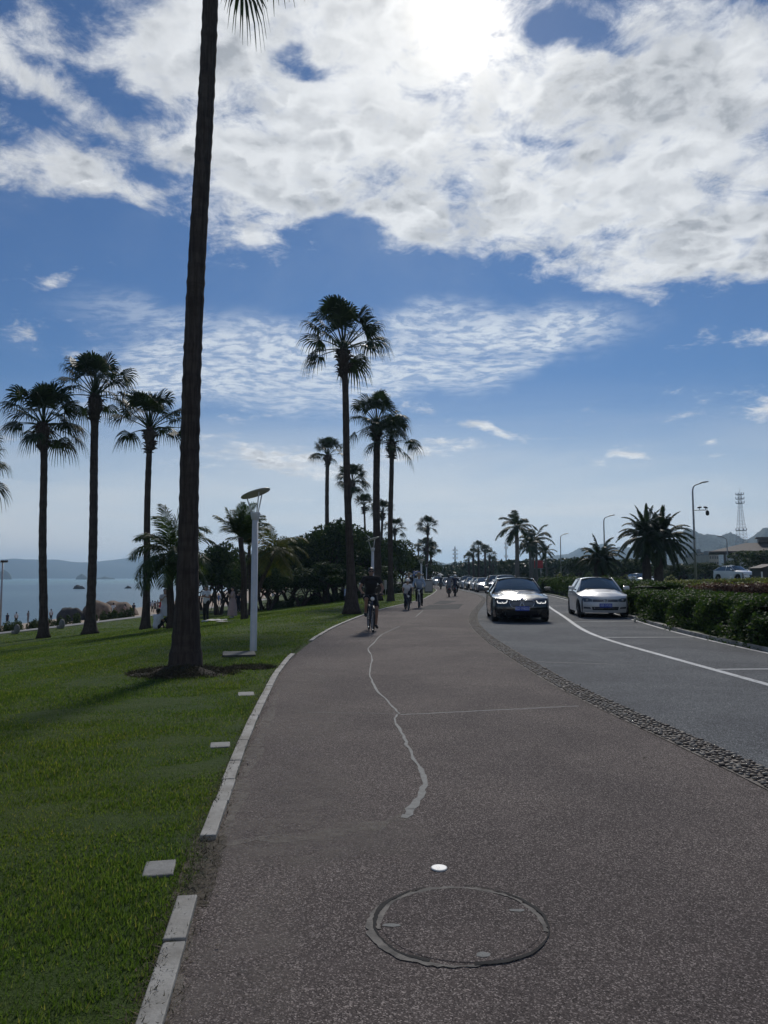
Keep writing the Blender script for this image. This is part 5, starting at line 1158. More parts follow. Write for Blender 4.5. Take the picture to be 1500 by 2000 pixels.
def hand(mb, w, d, side, s=1.0, grip=0.6):
    """palm, four unequal bent fingers and a thumb from the side of the palm"""
    d = Vector(d).normalized(); side = Vector(side).normalized(); nrm = d.cross(side).normalized(); w = Vector(w)
    for k in (-1, 0, 1): cap(mb, w + side * .022 * k * s, w + d * .075 * s + side * .024 * k * s, .016 * s, .014 * s, 6)
    for k, L in zip((-1.5, -.5, .5, 1.5), (.062, .072, .078, .068)):
        p = w + d * .082 * s + side * .0195 * k * s; q = p + (d * (1 - grip * .5) + nrm * grip * .8).normalized() * L * .45 * s; e = q + (d * (1 - grip * 1.5) + nrm * grip).normalized() * L * .5 * s
        cap(mb, p, q, .0095 * s, .0088 * s, 6); cap(mb, q, e, .0088 * s, .0072 * s, 6)
    p = w + d * .02 * s + side * .032 * s; q = p + (side * .8 + d * .7 + nrm * .3 * grip).normalized() * .036 * s; e = q + (d * .7 + side * .1 + nrm * .8 * grip).normalized() * .03 * s
    cap(mb, p, q, .012 * s, .0105 * s, 6); cap(mb, q, e, .0105 * s, .0085 * s, 6)
def person(name, J, label=None, group=None, voxel=.018, skin=None, top=None, top_len='short', bottom=None, bot='trousers', hair='short', hair_mat=None, shoes=None, hat=None, fingers=False, face=True, vtop=None, s=1.0, specs=False, cat='person', helmet=None):
    """J: joint positions (metres, local, z up, facing -Y). The body is a single skin; clothes and hair are its children."""
    J = {k: Vector(v) for k, v in J.items()}; mb = MB(); H = J['head']; ne = J['neck']; ch = J['chest']; pe = J['pelvis']; f = J.get('face', Vector((0, -1, 0))).normalized(); sd = f.cross(Vector((0, 0, 1))).normalized(); up = sd.cross(f).normalized()
    Mh = Matrix((sd, f, up)).transposed()
    mb.ell(H, (.075 * s, .092 * s, .105 * s), 16, 12, Mh); mb.ell(H + f * .028 * s - up * .055 * s, (.052 * s, .055 * s, .052 * s), 12, 8, Mh)
    if face:
        mb.ell(H + f * .098 * s - up * .012 * s, (.012 * s, .018 * s, .022 * s), 8, 6, Mh)
        for q in (-1, 1): mb.ell(H + sd * q * .078 * s - up * .005 * s, (.010 * s, .018 * s, .028 * s), 8, 6, Mh)
        mb.ell(H + f * .088 * s + up * .028 * s, (.045 * s, .012 * s, .010 * s), 8, 6, Mh); mb.ell(H + f * .080 * s - up * .055 * s, (.024 * s, .014 * s, .010 * s), 8, 6, Mh)
    cap(mb, H - up * .07 * s - f * .01 * s, ne, .052 * s, .058 * s)
    shw = (J['shl'] - J['shr']).length
    cap(mb, J['shl'], J['shr'], .052 * s, .052 * s); mb.ell(ch, (.155 * s, .105 * s, .17 * s), 14, 10, Mh if abs(f.z) < .1 else None); cap(mb, ch, pe, .125 * s, .13 * s, 14); cap(mb, J['hipl'], J['hipr'], .09 * s, .09 * s)
    for q in 'lr':
        cap(mb, J['sh' + q], J['el' + q], .047 * s, .036 * s); cap(mb, J['el' + q], J['wr' + q], .036 * s, .024 * s)
        d = (J['wr' + q] - J['el' + q]).normalized(); hd = J.get('hd' + q, d)
        if fingers: hand(mb, J['wr' + q], hd, Vector((1 if q == 'r' else -1, 0, 0)) * 1.0, s, .75)
        else: cap(mb, J['wr' + q], J['wr' + q] + Vector(hd).normalized() * .10 * s, .030 * s, .024 * s)
        cap(mb, J['hip' + q], J['kn' + q], .082 * s, .052 * s); cap(mb, J['kn' + q], J['an' + q], .053 * s, .034 * s); m_ = J['kn' + q].lerp(J['an' + q], .3); mb.ell(m_ , (.050 * s, .056 * s, .10 * s), 8, 6)
        cap(mb, J['an' + q], J['to' + q], .038 * s, .03 * s)
    b = remeshed(name, mb, voxel, skin or M_SKIN); tag(b, label, cat, group)
    v2 = vtop or voxel
    if top:
        t = MB(); cap(t, J['shl'], J['shr'], .066 * s, .066 * s); t.ell(ch, (.172 * s, .122 * s, .185 * s), 14, 10, Mh if abs(f.z) < .1 else None); end = pe if top_len != 'crop' else ch.lerp(pe, .7); cap(t, ch, end, .145 * s, .15 * s, 14)
        for q in 'lr':
            if top_len == 'long': cap(t, J['sh' + q], J['el' + q], .062 * s, .048 * s); cap(t, J['el' + q], J['wr' + q], .048 * s, .036 * s)
            else: e = J['sh' + q].lerp(J['el' + q], .55); t.tube([J['sh' + q] - (e - J['sh' + q]) * .2, J['sh' + q], e.lerp(J['sh' + q], .5), e], [.05 * s, .066 * s, .064 * s, .068 * s], 10)
        remeshed('shirt', t, v2, top, b)
    if bottom:
        t = MB()
        if bot in ('dress', 'skirt', 'gown'):
            hem = (J['knl'] + J['knr']) / 2 + Vector((0, 0, {'dress': .02, 'skirt': -.05, 'gown': -.38}[bot])) * s; wid = {'dress': .24, 'skirt': .2, 'gown': .28}[bot]
            t.tube([ch, pe + Vector((0, 0, .12)), pe, pe.lerp(hem, .5), hem], [.14 * s, .125 * s, .165 * s, (wid * .9) * s, wid * s], 14)
            if bot != 'skirt': t.ell(ch, (.168 * s, .118 * s, .18 * s)); cap(t, J['shl'], J['shr'], .06 * s, .06 * s)
        else:
            cap(t, J['hipl'], J['hipr'], .108 * s, .108 * s); t.ell(pe + Vector((0, 0, .02)), (.155 * s, .125 * s, .13 * s))
            for q in 'lr':
                if bot == 'shorts': e = J['hip' + q].lerp(J['kn' + q], .85); t.tube([J['hip' + q], J['hip' + q].lerp(e, .5), e], [.098 * s, .094 * s, .092 * s], 10)
                else: cap(t, J['hip' + q], J['kn' + q], .098 * s, .072 * s); t.tube([J['kn' + q], J['kn' + q].lerp(J['an' + q], .5), J['an' + q] + Vector((0, 0, .01))], [.072 * s, .064 * s, .062 * s], 10)
        remeshed({'shorts': 'shorts', 'trousers': 'trousers', 'dress': 'dress', 'skirt': 'skirt', 'gown': 'dress'}[bot], t, v2, bottom, b)
    if hair:
        t = MB(); t.ell(H + up * .028 * s - f * .018 * s, (.086 * s, .098 * s, .098 * s), 14, 10, Mh)
        if hair == 'long': cap(t, H - f * .05 * s, ne - f * .07 * s - Vector((0, 0, .14 * s)), .07 * s, .06 * s)
        if hair == 'short': t.ell(H - f * .06 * s - up * .03 * s, (.062 * s, .045 * s, .07 * s), 10, 8, Mh); t.ell(H + f * .055 * s + up * .078 * s, (.06 * s, .03 * s, .024 * s), 10, 8, Mh)
        remeshed('hair', t, min(v2, .012), hair_mat or M_HAIR, b)
    if shoes:
        t = MB()
        for q in 'lr': cap(t, J['an' + q] + Vector((0, 0, -.02)) * s, J['to' + q] + (J['to' + q] - J['an' + q]).normalized() * .02 * s, .046 * s, .040 * s)
        remeshed('shoes', t, v2, shoes, b)
    if hat:
        t = MB(); Mt = Mh @ Matrix.Rotation(R(-12), 3, 'X'); t.lathe([(.001, .13), (.06, .128), (.088, .08), (.092, .045), (.20, .02), (.205, .012), (.09, .03)], H + up * .02 * s, 20, True, Mt); t.build('hat', hat, b)
    if helmet:
        t = MB(); t.lathe([(.115, .0), (.118, .03), (.105, .09), (.07, .125), (.001, .14)], H + up * .01, 16, True, Mh); t.build('helmet', helmet, b)
    if specs:
        t = MB()
        for q in (-1, 1): t.ell(H + sd * q * .034 + f * .096 + up * .008, (.026, .006, .017), 12, 6, Mh); t.tube([H + sd * q * .06 + f * .09 + up * .012, H + sd * q * .082 + up * .008], .004, 5)
        t.tube([H + sd * .02 + f * .10 + up * .012, H - sd * .02 + f * .10 + up * .012], .004, 5); t.build('glasses', M_BLACK, b)
    return b
def stand(arm='down', s=1.0, stride=0.):
    J = dict(head=(0, 0, 1.60), neck=(0, .01, 1.46), chest=(0, .01, 1.27), pelvis=(0, .01, .97), shl=(.175, .01, 1.41), shr=(-.175, .01, 1.41), ell=(.225, .02, 1.13), elr=(-.225, .02, 1.13), wrl=(.24, -.04, .89), wrr=(-.24, -.04, .89),
             hipl=(.085, .01, .93), hipr=(-.085, .01, .93), knl=(.095, -.02 - stride, .50), knr=(-.095, -.02 + stride * .4, .50), anl=(.10, .02 - stride * .9, .085), anr=(-.10, .02 + stride * 1.3, .085), tol=(.11, -.12 - stride * .9, .04), tor=(-.11, -.12 + stride * 1.3, .04))
    if arm == 'phone': J.update(ell=(.20, -.10, 1.16), elr=(-.20, -.10, 1.16), wrl=(.06, -.28, 1.34), wrr=(-.06, -.28, 1.34))
    if arm == 'folded': J.update(ell=(.24, -.04, 1.15), elr=(-.24, -.04, 1.15), wrl=(-.02, -.18, 1.20), wrr=(.04, -.16, 1.26))
    if arm == 'up': J.update(elr=(-.30, -.05, 1.55), wrr=(-.22, -.12, 1.78))
    return {k: Vector(v) * s for k, v in J.items()}
def sitpose(s=1.0):
    return {k: Vector(v) * s for k, v in dict(head=(0, -.06, .74), neck=(0, -.02, .60), chest=(0, 0, .42), pelvis=(0, .06, .13), shl=(.17, 0, .55), shr=(-.17, 0, .55), ell=(.22, -.12, .33), elr=(-.22, -.12, .33), wrl=(.10, -.34, .38), wrr=(-.10, -.34, .38),
            hipl=(.09, .04, .12), hipr=(-.09, .04, .12), knl=(.16, -.38, .42), knr=(-.16, -.38, .42), anl=(.12, -.56, .08), anr=(-.12, -.56, .08), tol=(.12, -.68, .04), tor=(-.12, -.68, .04)).items()}
def ridepose(s=1.0, seat=.92, bar=(.0, -.52, 1.02), bw=.27, lean=.10, phase=0):
    ped = (.30, .62) if phase == 0 else (.62, .30); d = dict(head=(0, -.20 - lean, seat + .74), neck=(0, -.13 - lean, seat + .60), chest=(0, -.07 - lean * .7, seat + .40), pelvis=(0, .16, seat + .06), shl=(.185, -.10 - lean, seat + .55), shr=(-.185, -.10 - lean, seat + .55),
      ell=(.30, -.27, seat + .30), elr=(-.30, -.27, seat + .30), wrl=(bw, bar[1] + .09, bar[2] + .05), wrr=(-bw, bar[1] + .09, bar[2] + .05), hipl=(.10, .14, seat + .04), hipr=(-.10, .14, seat + .04),
      knl=(.13, -.18, ped[0] + .40), knr=(-.13, -.24, ped[1] + .24), anl=(.13, .02, ped[0] - .10), anr=(-.13, -.02, ped[1] - .20), tol=(.14, -.12, ped[0] - .17), tor=(-.14, -.16, ped[1] - .26), hdl=(0, -1, -.35), hdr=(0, -1, -.35))
    return {k: Vector(v) * s for k, v in d.items()}
def torus(mb, c, R0, r, n=36, m=8, M=None, mi=0):
    M = M or Matrix.Identity(3); c = Vector(c); vs = [c + M @ Vector((r * math.sin(b), (R0 + r * math.cos(b)) * math.cos(a), (R0 + r * math.cos(b)) * math.sin(a))) for a in [2 * math.pi * i / n for i in range(n)] for b in [2 * math.pi * j / m for j in range(m)]]
    mb.add(vs, [(i * m + j, i * m + (j + 1) % m, ((i + 1) % n) * m + (j + 1) % m, ((i + 1) % n) * m + j) for i in range(n) for j in range(m)], True, mi)
M_BIKE = mat('dark_bike_paint', (.03, .04, .07), .35, .3); M_BIKEW = mat('white_bike_paint', (.5, .5, .5), .4)
def bicycle(label, s=1.0, pm=None, basket=False, group=None):
    pm = pm or M_BIKE; t = thing('bicycle', label, 'bicycle', (0, 0, 0), 0, group); r = .335 * s
    for y in (-.55 * s, .50 * s):
        mb = MB(); torus(mb, (0, y, r), r - .02, .022); w = mb.build('wheel', M_TYRE, t); mb = MB(); torus(mb, (0, y, r), r - .045, .010, 32, 6)
        for k in range(14): a = k * math.pi / 7; mb.tube([(0, y, r), (0, y + (r - .05) * math.cos(a), r + (r - .05) * math.sin(a))], .0022, 4)
        mb.tube([(-.05, y, r), (.05, y, r)], .018, 8); mb.build('rim', M_RIM, w)
        mb = MB(); mb.tube([(0, y + (r + .03) * math.cos(a), r + (r + .03) * math.sin(a)) for a in np.linspace(.4, 2.4, 12)], .03, 6, flat=.3); mb.build('mudguard', M_BLACK, t)
    bb = Vector((0, .08, .29)) * s; seat = Vector((0, .24, .80)) * s; hd = Vector((0, -.36, .82)) * s; hl = Vector((0, -.40, .66)) * s; rx = Vector((0, .50 * s, r)); fx = Vector((0, -.55 * s, r))
    mb = MB()
    for a, b, q in ((bb, seat, .017), (hl, bb, .021), (hd, seat * .97, .017), (hd, hl, .022)): mb.tube([a, b], q * s, 8)
    for q in (-1, 1): mb.tube([bb + Vector((q * .03, 0, 0)), rx + Vector((q * .055, 0, 0))], .010, 6); mb.tube([seat * .95 + Vector((q * .02, 0, 0)), rx + Vector((q * .055, 0, 0))], .009, 6)
    mb.build('frame', pm, t); mb = MB(); mb.tube([hl + Vector((-.05, -.01, 0)), hl + Vector((.05, -.01, 0))], .016, 6)
    for q in (-1, 1): mb.tube([hl + Vector((q * .05, -.01, 0)), fx + Vector((q * .055, 0, 0))], .013, 6)
    mb.build('fork', pm, t)
    mb = MB(); top = Vector((0, -.36, .98)) * s; mb.tube([hd, top], .015, 8); mb.tube([Vector((-.29, -.34, 1.0)) * s, Vector((-.16, -.46, 1.0)) * s, top, Vector((.16, -.46, 1.0)) * s, Vector((.29, -.34, 1.0)) * s], .012, 8); h = mb.build('handlebar', M_TRIM, t)
    mb = MB()
    for q in (-1, 1): mb.tube([Vector((q * .19, -.43, 1.0)) * s, Vector((q * .31, -.33, 1.0)) * s], .019, 8)
    mb.build('grips', M_BLACK, h)
    mb = MB(); mb.lathe([(.001, .03), (.05, .028), (.055, 0), (.001, -.01)], top + Vector((0, -.09, -.10)), 14, True, Matrix.Rotation(R(80), 3, 'X')); mb.build('front_lamp', M_WHITE, t)
    mb = MB(); mb.ell(seat + Vector((0, .06, .10)), (.075, .12, .035), 12, 8); mb.ell(seat + Vector((0, -.07, .10)), (.03, .10, .028), 10, 8); mb.tube([seat, seat + Vector((0, .02, .10))], .013, 6); mb.build('saddle', M_BLACK, t)
    mb = MB(); mb.lathe([(.085, -.006), (.085, .006)], bb + Vector((.05, 0, 0)), 20, False, Matrix.Rotation(math.pi / 2, 3, 'Y'))
    mb.tube([bb + Vector((.07, 0, 0)), bb + Vector((.085, -.03, -.165))], .011, 6); mb.tube([bb + Vector((-.07, 0, 0)), bb + Vector((-.085, .03, .165))], .011, 6); mb.box(bb + Vector((.13, -.03, -.165)), (.09, .08, .02)); mb.box(bb + Vector((-.13, .03, .165)), (.09, .08, .02)); mb.build('crank', M_GALV, t)
    if basket:
        mb = MB(); c = top + Vector((0, -.22, -.10))
        for z in (-.11, -.04, .04, .11): q = .85 + .15 * (z + .11) / .22; mb.tube([c + Vector((x * .17 * q, y * .12 * q, z)) for x, y in ((-1, -1), (1, -1), (1, 1), (-1, 1), (-1, -1))], .005, 4)
        for k in range(-4, 5):
            for y in (-1, 1): mb.tube([c + Vector((k * .036, y * .103, -.11)), c + Vector((k * .042, y * .12, .11))], .003, 4)
        mb.build('basket', M_BLACK, t)
    return t
def place(root, u, v, rz=0., z=0., y=None):
    p = gnd(u, v) if y is None else Vector((at(u, v, y).x, y, 0)); p.z = gz(p.x, p.y) + .006 + z; root.location = p; root.rotation_euler = (0, 0, R(rz)); return p

# front cyclist
ph = bicycle('dark bicycle ridden by the man in black toward the viewer'); place(ph, 724, 1233, 7)
J = ridepose(1.0, .88, (0, -.44, .99), .25, .05, 0)
J.update(hdl=Vector((0, -1, -.3)), hdr=Vector((0, -1, -.3)), wrl=Vector((.26, -.27, 1.04)), wrr=Vector((-.26, -.27, 1.04)), anl=Vector((.15, .02, .17)), tol=Vector((.16, -.12, .11)), knl=Vector((.15, -.13, .60)), anr=Vector((-.14, .02, .50)), tor=Vector((-.15, -.12, .43)), knr=Vector((-.15, -.30, .86)),
         ell=Vector((.32, -.16, 1.16)), elr=Vector((-.32, -.16, 1.16)), head=Vector((.0, -.12, 1.60)), neck=Vector((0, -.06, 1.455)))
man = person('person', J, 'man in black T-shirt, shorts and dark glasses riding a bicycle toward the viewer', None, .011, M_SKIN, C_BLACK, 'short', C_BLACK, 'shorts', 'short', shoes=C_BLACK, fingers=True, specs=True, vtop=.012)
place(man, 724, 1233, 7)
# child and companion
b = bicycle('small bicycle ridden by the child in a white helmet', .72, M_BIKE); place(b, 795, 1191, 8)
J = ridepose(.80, .84, (0, -.44, .96), .24, .05, 1); J['wrl'] = Vector((.20, -.22, .80)); J['wrr'] = Vector((-.20, -.22, .80)); J['anl'] = Vector((.1, .02, .30)); J['tol'] = Vector((.1, -.08, .26)); J['anr'] = Vector((-.1, .0, .12)); J['tor'] = Vector((-.1, -.10, .08))
c = person('person', J, 'child in white T-shirt and pale helmet cycling on the path edge', None, .018, M_SKIN2, C_WHITE, 'short', C_NAVY, 'trousers', 'short', helmet=M_WHITE, s=.82, shoes=C_BLACK); place(c, 795, 1191, 8)
b = bicycle('white framed bicycle ridden by the person in the wide hat', .95, M_BIKEW); place(b, 819, 1187, -6)
J = ridepose(.96, .86, (0, -.44, .99), .25, .06, 0)
c = person('person', J, 'cyclist in a pale blue shirt, dark trousers and wide-brimmed hat beside the child', None, .018, M_SKIN2, cloth('pale_blue', (.30, .38, .50)), 'long', C_BLACK, 'trousers', 'short', hat=C_STRAW, s=.96, shoes=C_BLACK); place(c, 819, 1187, -6)
c = person('person', stand('folded'), 'person in black under a broad pale hat behind the cycling child', None, .024, M_SKIN2, C_BLACK, 'long', C_BLACK, 'trousers', 'short', hat=C_STRAW, shoes=C_BLACK); place(c, 799, 1178, 0)
# scooters
M_SCOOT = mat('scooter_black', (.02, .02, .024), .35, coat=.5); M_SCOOTG = mat('scooter_grey', (.20, .20, .21), .4, coat=.5)
def scooter(label, pm, group=None, away=True, mirrors=M_BLACK):
    t = thing('scooter', label, 'scooter', (0, 0, 0), 0, group)
    for y in (-.62, .60):
        mb = MB(); torus(mb, (0, y, .23), .18, .055, 28, 10); w = mb.build('wheel', M_TYRE, t); mb = MB(); mb.lathe([(.11, -.03), (.11, .03)], (0, y, .23), 16, False, Matrix.Rotation(math.pi / 2, 3, 'Y')); mb.build('rim', M_RIM, w)
    mb = MB(); mb.ell((0, .42, .52), (.17, .42, .20), 16, 10); mb.ell((0, .72, .60), (.11, .16, .13)); mb.box((0, -.02, .30), (.30, .55, .10), 0, .04); mb.build('rear_body', pm, t)
    mb = MB(); mb.box((0, -.33, .60), (.36, .09, .62), 0, .04, rot=Matrix.Rotation(R(-14), 3, 'X')); mb.ell((0, -.62, .44), (.10, .22, .06)); mb.tube([(0, -.60, .30), (0, -.40, .95)], .03, 8); mb.build('front_shield', pm, t)
    mb = MB(); mb.ell((0, .34, .74), (.15, .42, .075), 14, 8); mb.build('seat', M_BLACK, t)
    mb = MB(); mb.tube([(-.34, -.28, 1.0), (-.15, -.38, 1.0), (.15, -.38, 1.0), (.34, -.28, 1.0)], .018, 8); mb.ell((0, -.41, .98), (.13, .09, .09)); hb = mb.build('handlebar', M_BLACK, t)
    for q in (-1, 1): mb = MB(); mb.tube([(q * .24, -.33, 1.0), (q * .36, -.34, 1.15)], .007, 5); mb.ell((q * .39, -.34, 1.18), (.075, .012, .045), 12, 8); mb.build('mirror', mirrors, hb)
    mb = MB(); mb.ell((0, -.50, .96), (.07, .03, .05)); mb.build('headlight', M_HLG, t); mb = MB(); mb.box((0, .885, .62), (.14, .02, .05), 0, .008); mb.build('tail_light', mat('tail_lamp_red', (.25, .01, .01), .2), t); return t
def sitride(s=1.): 
    J = ridepose(s, .80, (0, -.3, 1.0), .30, .0, 0); J.update({k: Vector(v) * s for k, v in dict(knl=(.20, -.20, .74), knr=(-.20, -.20, .74), anl=(.17, -.12, .42), anr=(-.17, -.12, .42), tol=(.17, -.24, .38), tor=(-.17, -.24, .38)).items()}); return J
GS = 'scooters on the path and road'
sc1 = scooter('scooter ridden by the person in a grey top with long black hair', M_SCOOT, GS); place(sc1, 877, 1166, 176)
c = person('person', sitride(), 'rider with grey top and long black hair seen from behind on the left scooter', None, .022, M_SKIN2, C_GREY, 'long', C_GREY, 'dress', 'long', shoes=C_BLACK); place(c, 877, 1166, 176)
sc2 = copy_tree(sc1); sc2['label'] = 'scooter just right of the grey rider, carrying a rider in dark clothes'; place(sc2, 889, 1164.5, 172)
c = person('person', sitride(), 'rider in dark clothes and pale helmet seen from behind on the right-hand scooter', None, .022, M_SKIN2, C_NAVY, 'long', C_BLACK, 'trousers', 'short', helmet=M_WHITE, shoes=C_BLACK); place(c, 889, 1164.5, 172); rider2 = c
sc3 = copy_tree(sc1); sc3['label'] = 'scooter farther ahead at the bend, left of the two near scooters'; place(sc3, 861, 1152, 178, y=92)
c3 = copy_tree(rider2); c3['label'] = 'rider in dark clothes and pale helmet on the far scooter at the bend'; place(c3, 861, 1152, 178, y=92)
sp = scooter('black scooter with pale mirrors parked on the lawn behind the front cyclist', M_SCOOT, GS, mirrors=M_WHITE); place(sp, 721, 1193, 4)

# people on the lawn
m1 = person('person', stand('folded', 1.0), 'man in white T-shirt and black trousers standing, arms folded, right of the big trunk', None, .018, M_SKIN, C_WHITE, 'short', C_BLACK, 'trousers', 'short', shoes=C_WHITE); place(m1, 402, 1215, -30)
m2 = person('person', stand('phone', .96), 'woman in a pale pink long dress with her phone by the dark upright palm', None, .018, M_SKIN2, None, 'short', C_PINK, 'gown', 'long', shoes=C_WHITE, s=.96); place(m2, 454, 1207, -60)
m3 = person('person', stand('phone', .96), 'woman in a white knee-length dress raising her hands left of the big trunk', None, .018, M_SKIN2, C_WHITE, 'short', C_WHITE, 'dress', 'long', s=.96); place(m3, 321, 1227, 20)
m4 = person('person', sitpose(1.), 'person in a white top sitting on the grass with back to the viewer', None, .018, M_SKIN, C_WHITE, 'short', C_BLACK, 'trousers', 'short', shoes=C_BLACK); place(m4, 307, 1229, 160)
m5 = person('person', stand('down', .98), 'man in dark clothes standing under the tree behind the dark upright palm', None, .02, M_SKIN, C_NAVY, 'short', C_NAVY, 'trousers', 'short'); place(m5, 466, 1196, 10)
GL = 'people resting under the trees'
for u, v, s_, lab, tp in ((590, 1176, 1, 'person in pale clothes sitting in the shade left of the lawn fan palm', C_GREY), (606, 1174, .95, 'person in white sitting beside the pale-clothed one under the trees', C_WHITE), (655, 1170, 1, 'person sitting on the ground just left of the leaning fan palm', C_PINK), (776, 1158, 1.05, 'dark-clothed person sitting by the slim fan palm trunk', C_NAVY), (494, 1193, 1, 'person in grey sitting right behind the near palm pair', C_GREY)):
    c = person('person', sitpose(s_), lab, GL, .03, M_SKIN, tp, 'long', C_BLACK, 'trousers', 'short', face=False); place(c, u, v, random.uniform(-60, 60))

# beachgoers: a few clothed figures copied along the sand
GB = 'beachgoers'
VAR = []
for i, (pose, tp, bt, bk, hr, nm) in enumerate(((stand('down'), C_WHITE, C_BLACK, 'trousers', 'short', 'white top and dark trousers'), (stand('down', .95, .12), C_NAVY, C_BLACK, 'shorts', 'short', 'dark top and shorts'), (stand('phone', .94), C_RED, C_RED, 'dress', 'long', 'red dress'),
        (stand('up', .97), C_BLUE, C_DENIM, 'shorts', 'short', 'blue top, one arm raised'), (stand('down', .93), C_PINK, C_PINK, 'gown', 'long', 'pale pink dress'), (stand('folded', 1.), C_GREY, C_GREY, 'trousers', 'short', 'grey clothes'), (sitpose(1.), C_WHITE, C_NAVY, 'trousers', 'short', 'white top, sitting'))):
    VAR.append((person('person', pose, 'x', GB, .05, M_SKIN, tp, 'short', bt, bk, hr, face=False), nm))
spots = [(303, 104, 0), (308, 100, 1), (313, 108, 5), (318, 112, 2), (298, 116, 3), (325, 120, 0), (331, 126, 1), (341, 118, 4), (292, 98, 1), (286, 102, 0), (393, 100, 5), (398, 118, 1), (404, 124, 0), (409, 112, 6), (414, 130, 2), (419, 122, 1), (425, 118, 0), (431, 128, 3), (437, 114, 0), (442, 135, 5),
         (448, 122, 1), (462, 118, 0), (468, 130, 4), (474, 126, 1), (482, 120, 5), (508, 118, 0), (516, 126, 2), (526, 120, 1), (535, 132, 6), (412, 150, 1), (422, 158, 0), (430, 152, 5), (441, 160, 1), (452, 155, 0), (460, 148, 1), (436, 92, 0), (390, 92, 2), (108, 98, 0), (128, 96, 6), (41, 100, 0), (64, 104, 5), (24, 101, 1), (208, 78, 6), (228, 74, 0), (250, 80, 4), (267, 84, 1)]
BG = []
for i, (u, Y, k) in enumerate(spots):
    src, nm = VAR[k]; o = src if not src.get('placed') else copy_tree(src); src['placed'] = 1
    x = (u - 750) / 1438 * Y; z = max(gz(x, Y), -5.0); o.location = (x, Y, z); o.rotation_euler = (0, 0, random.uniform(0, 6.28))
    where = 'by the shrubs near the boulders' if u < 280 else 'left of the big trunk' if u < 345 else 'at the waterline under the trees' if Y > 146 else 'on the sand under the trees'
    BG.append((o, nm, where, u, Y))
import collections
grp = collections.defaultdict(list)
for g_ in BG: grp[(g_[1], g_[2])].append(g_)
ORD = ['leftmost', 'second from left', 'third from left', 'fourth from left', 'fifth from left', 'sixth from left', 'seventh from left', 'eighth from left']
for (nm, where), L_ in grp.items():
    L_.sort(key=lambda g_: g_[3])
    for i, g_ in enumerate(L_): g_[0]['label'] = ('beachgoer, %s %s' % (nm, where)) + ((', ' + ('rightmost' if i == len(L_) - 1 else ORD[i])) if len(L_) > 1 else '')
for o in COL.objects:
    if 'placed' in o: del o['placed']
for o, nm in VAR:
    if o['label'] == 'x': bpy.data.objects.remove(o)
# ================================================================== street furniture, structures, small things
def lamp():
    t = thing('path_lamp', 'x', 'lamp', (0, 0, 0), 0, 'disc-topped lamps along the path')
    mb = MB(); mb.tube([(0, 0, -.3), (0, 0, 0), (0, 0, 2.62)], [.068, .068, .060], 18); mb.build('pole', M_LAMPW, t)
    mb = MB(); mb.lathe([(.062, 2.60), (.078, 2.62), (.098, 2.73), (.098, 2.75), (.03, 2.755)], n=20); mb.build('collar', M_LAMPW, t)
    T = Matrix.Rotation(R(-19), 3, 'Y') @ Matrix.Rotation(R(-3), 3, 'X'); c = Vector((.0, 0, 3.13))
    for a in (180, 300, 60): e = c + T @ Vector((.19 * math.cos(R(a)), .19 * math.sin(R(a)), -.02)); mb = MB(); mb.tube([(.075 * math.cos(R(a)), .075 * math.sin(R(a)), 2.72), e], .012, 8); mb.build('strut', M_LAMPW, t)
    mb = MB(); mb.lathe([(.001, -.022), (.20, -.020), (.30, -.004), (.307, .006), (.30, .018), (.2, .032), (.001, .036)], c, 36, True, T); mb.build('disc', M_DISCG, t); return t
L0 = lamp(); L0.location = (-2.58, 14.78, 0); L0['label'] = 'nearest white lamp post with tilted round disc head on the lawn'
for i, (x, y, lab) in enumerate(((-.50, 32.5, 'second white disc-topped lamp, behind the front cyclist'), (3.55, 71, 'third disc-topped lamp above the cycling child'), (3.9, 77, 'fourth disc-topped lamp, close behind the third'), (5.5, 96, 'fifth disc-topped lamp at the path bend'), (5.9, 112, 'sixth disc-topped lamp at the path bend'),
                          (6.05, 122, 'seventh disc-topped lamp at the path bend'), (5.5, 134, 'eighth disc-topped lamp at the path bend'), (4.6, 148, 'ninth and farthest disc-topped lamp at the path bend'))):
    o = copy_tree(L0); o.location = (x, y, 0); o['label'] = lab
# utility covers in the grass
M_CONCD = mat('weathered_concrete', fn=stone((.085, .085, .075), (.045, .05, .038), 5))
GC = 'utility slabs set in the lawn'
for (cx, cy, hx, hy), lab in zip(SLABS, ('pale square utility slab nearest the viewer in the grass', 'second utility slab in the grass along the kerb', 'third small utility slab in the grass near the palm', 'grey slab at the foot of the nearest lamp post')):
    mb = MB(); h = .03 if hx < .2 else .07; mb.box((0, 0, 0), (hx * 2, hy * 2, h), R(12), .008); o = mb.build('utility_slab', M_CONC if hx < .2 else M_CONCD); o.location = (cx, cy, -.004 if hx < .2 else .008); tag(o, lab, 'slab', GC)
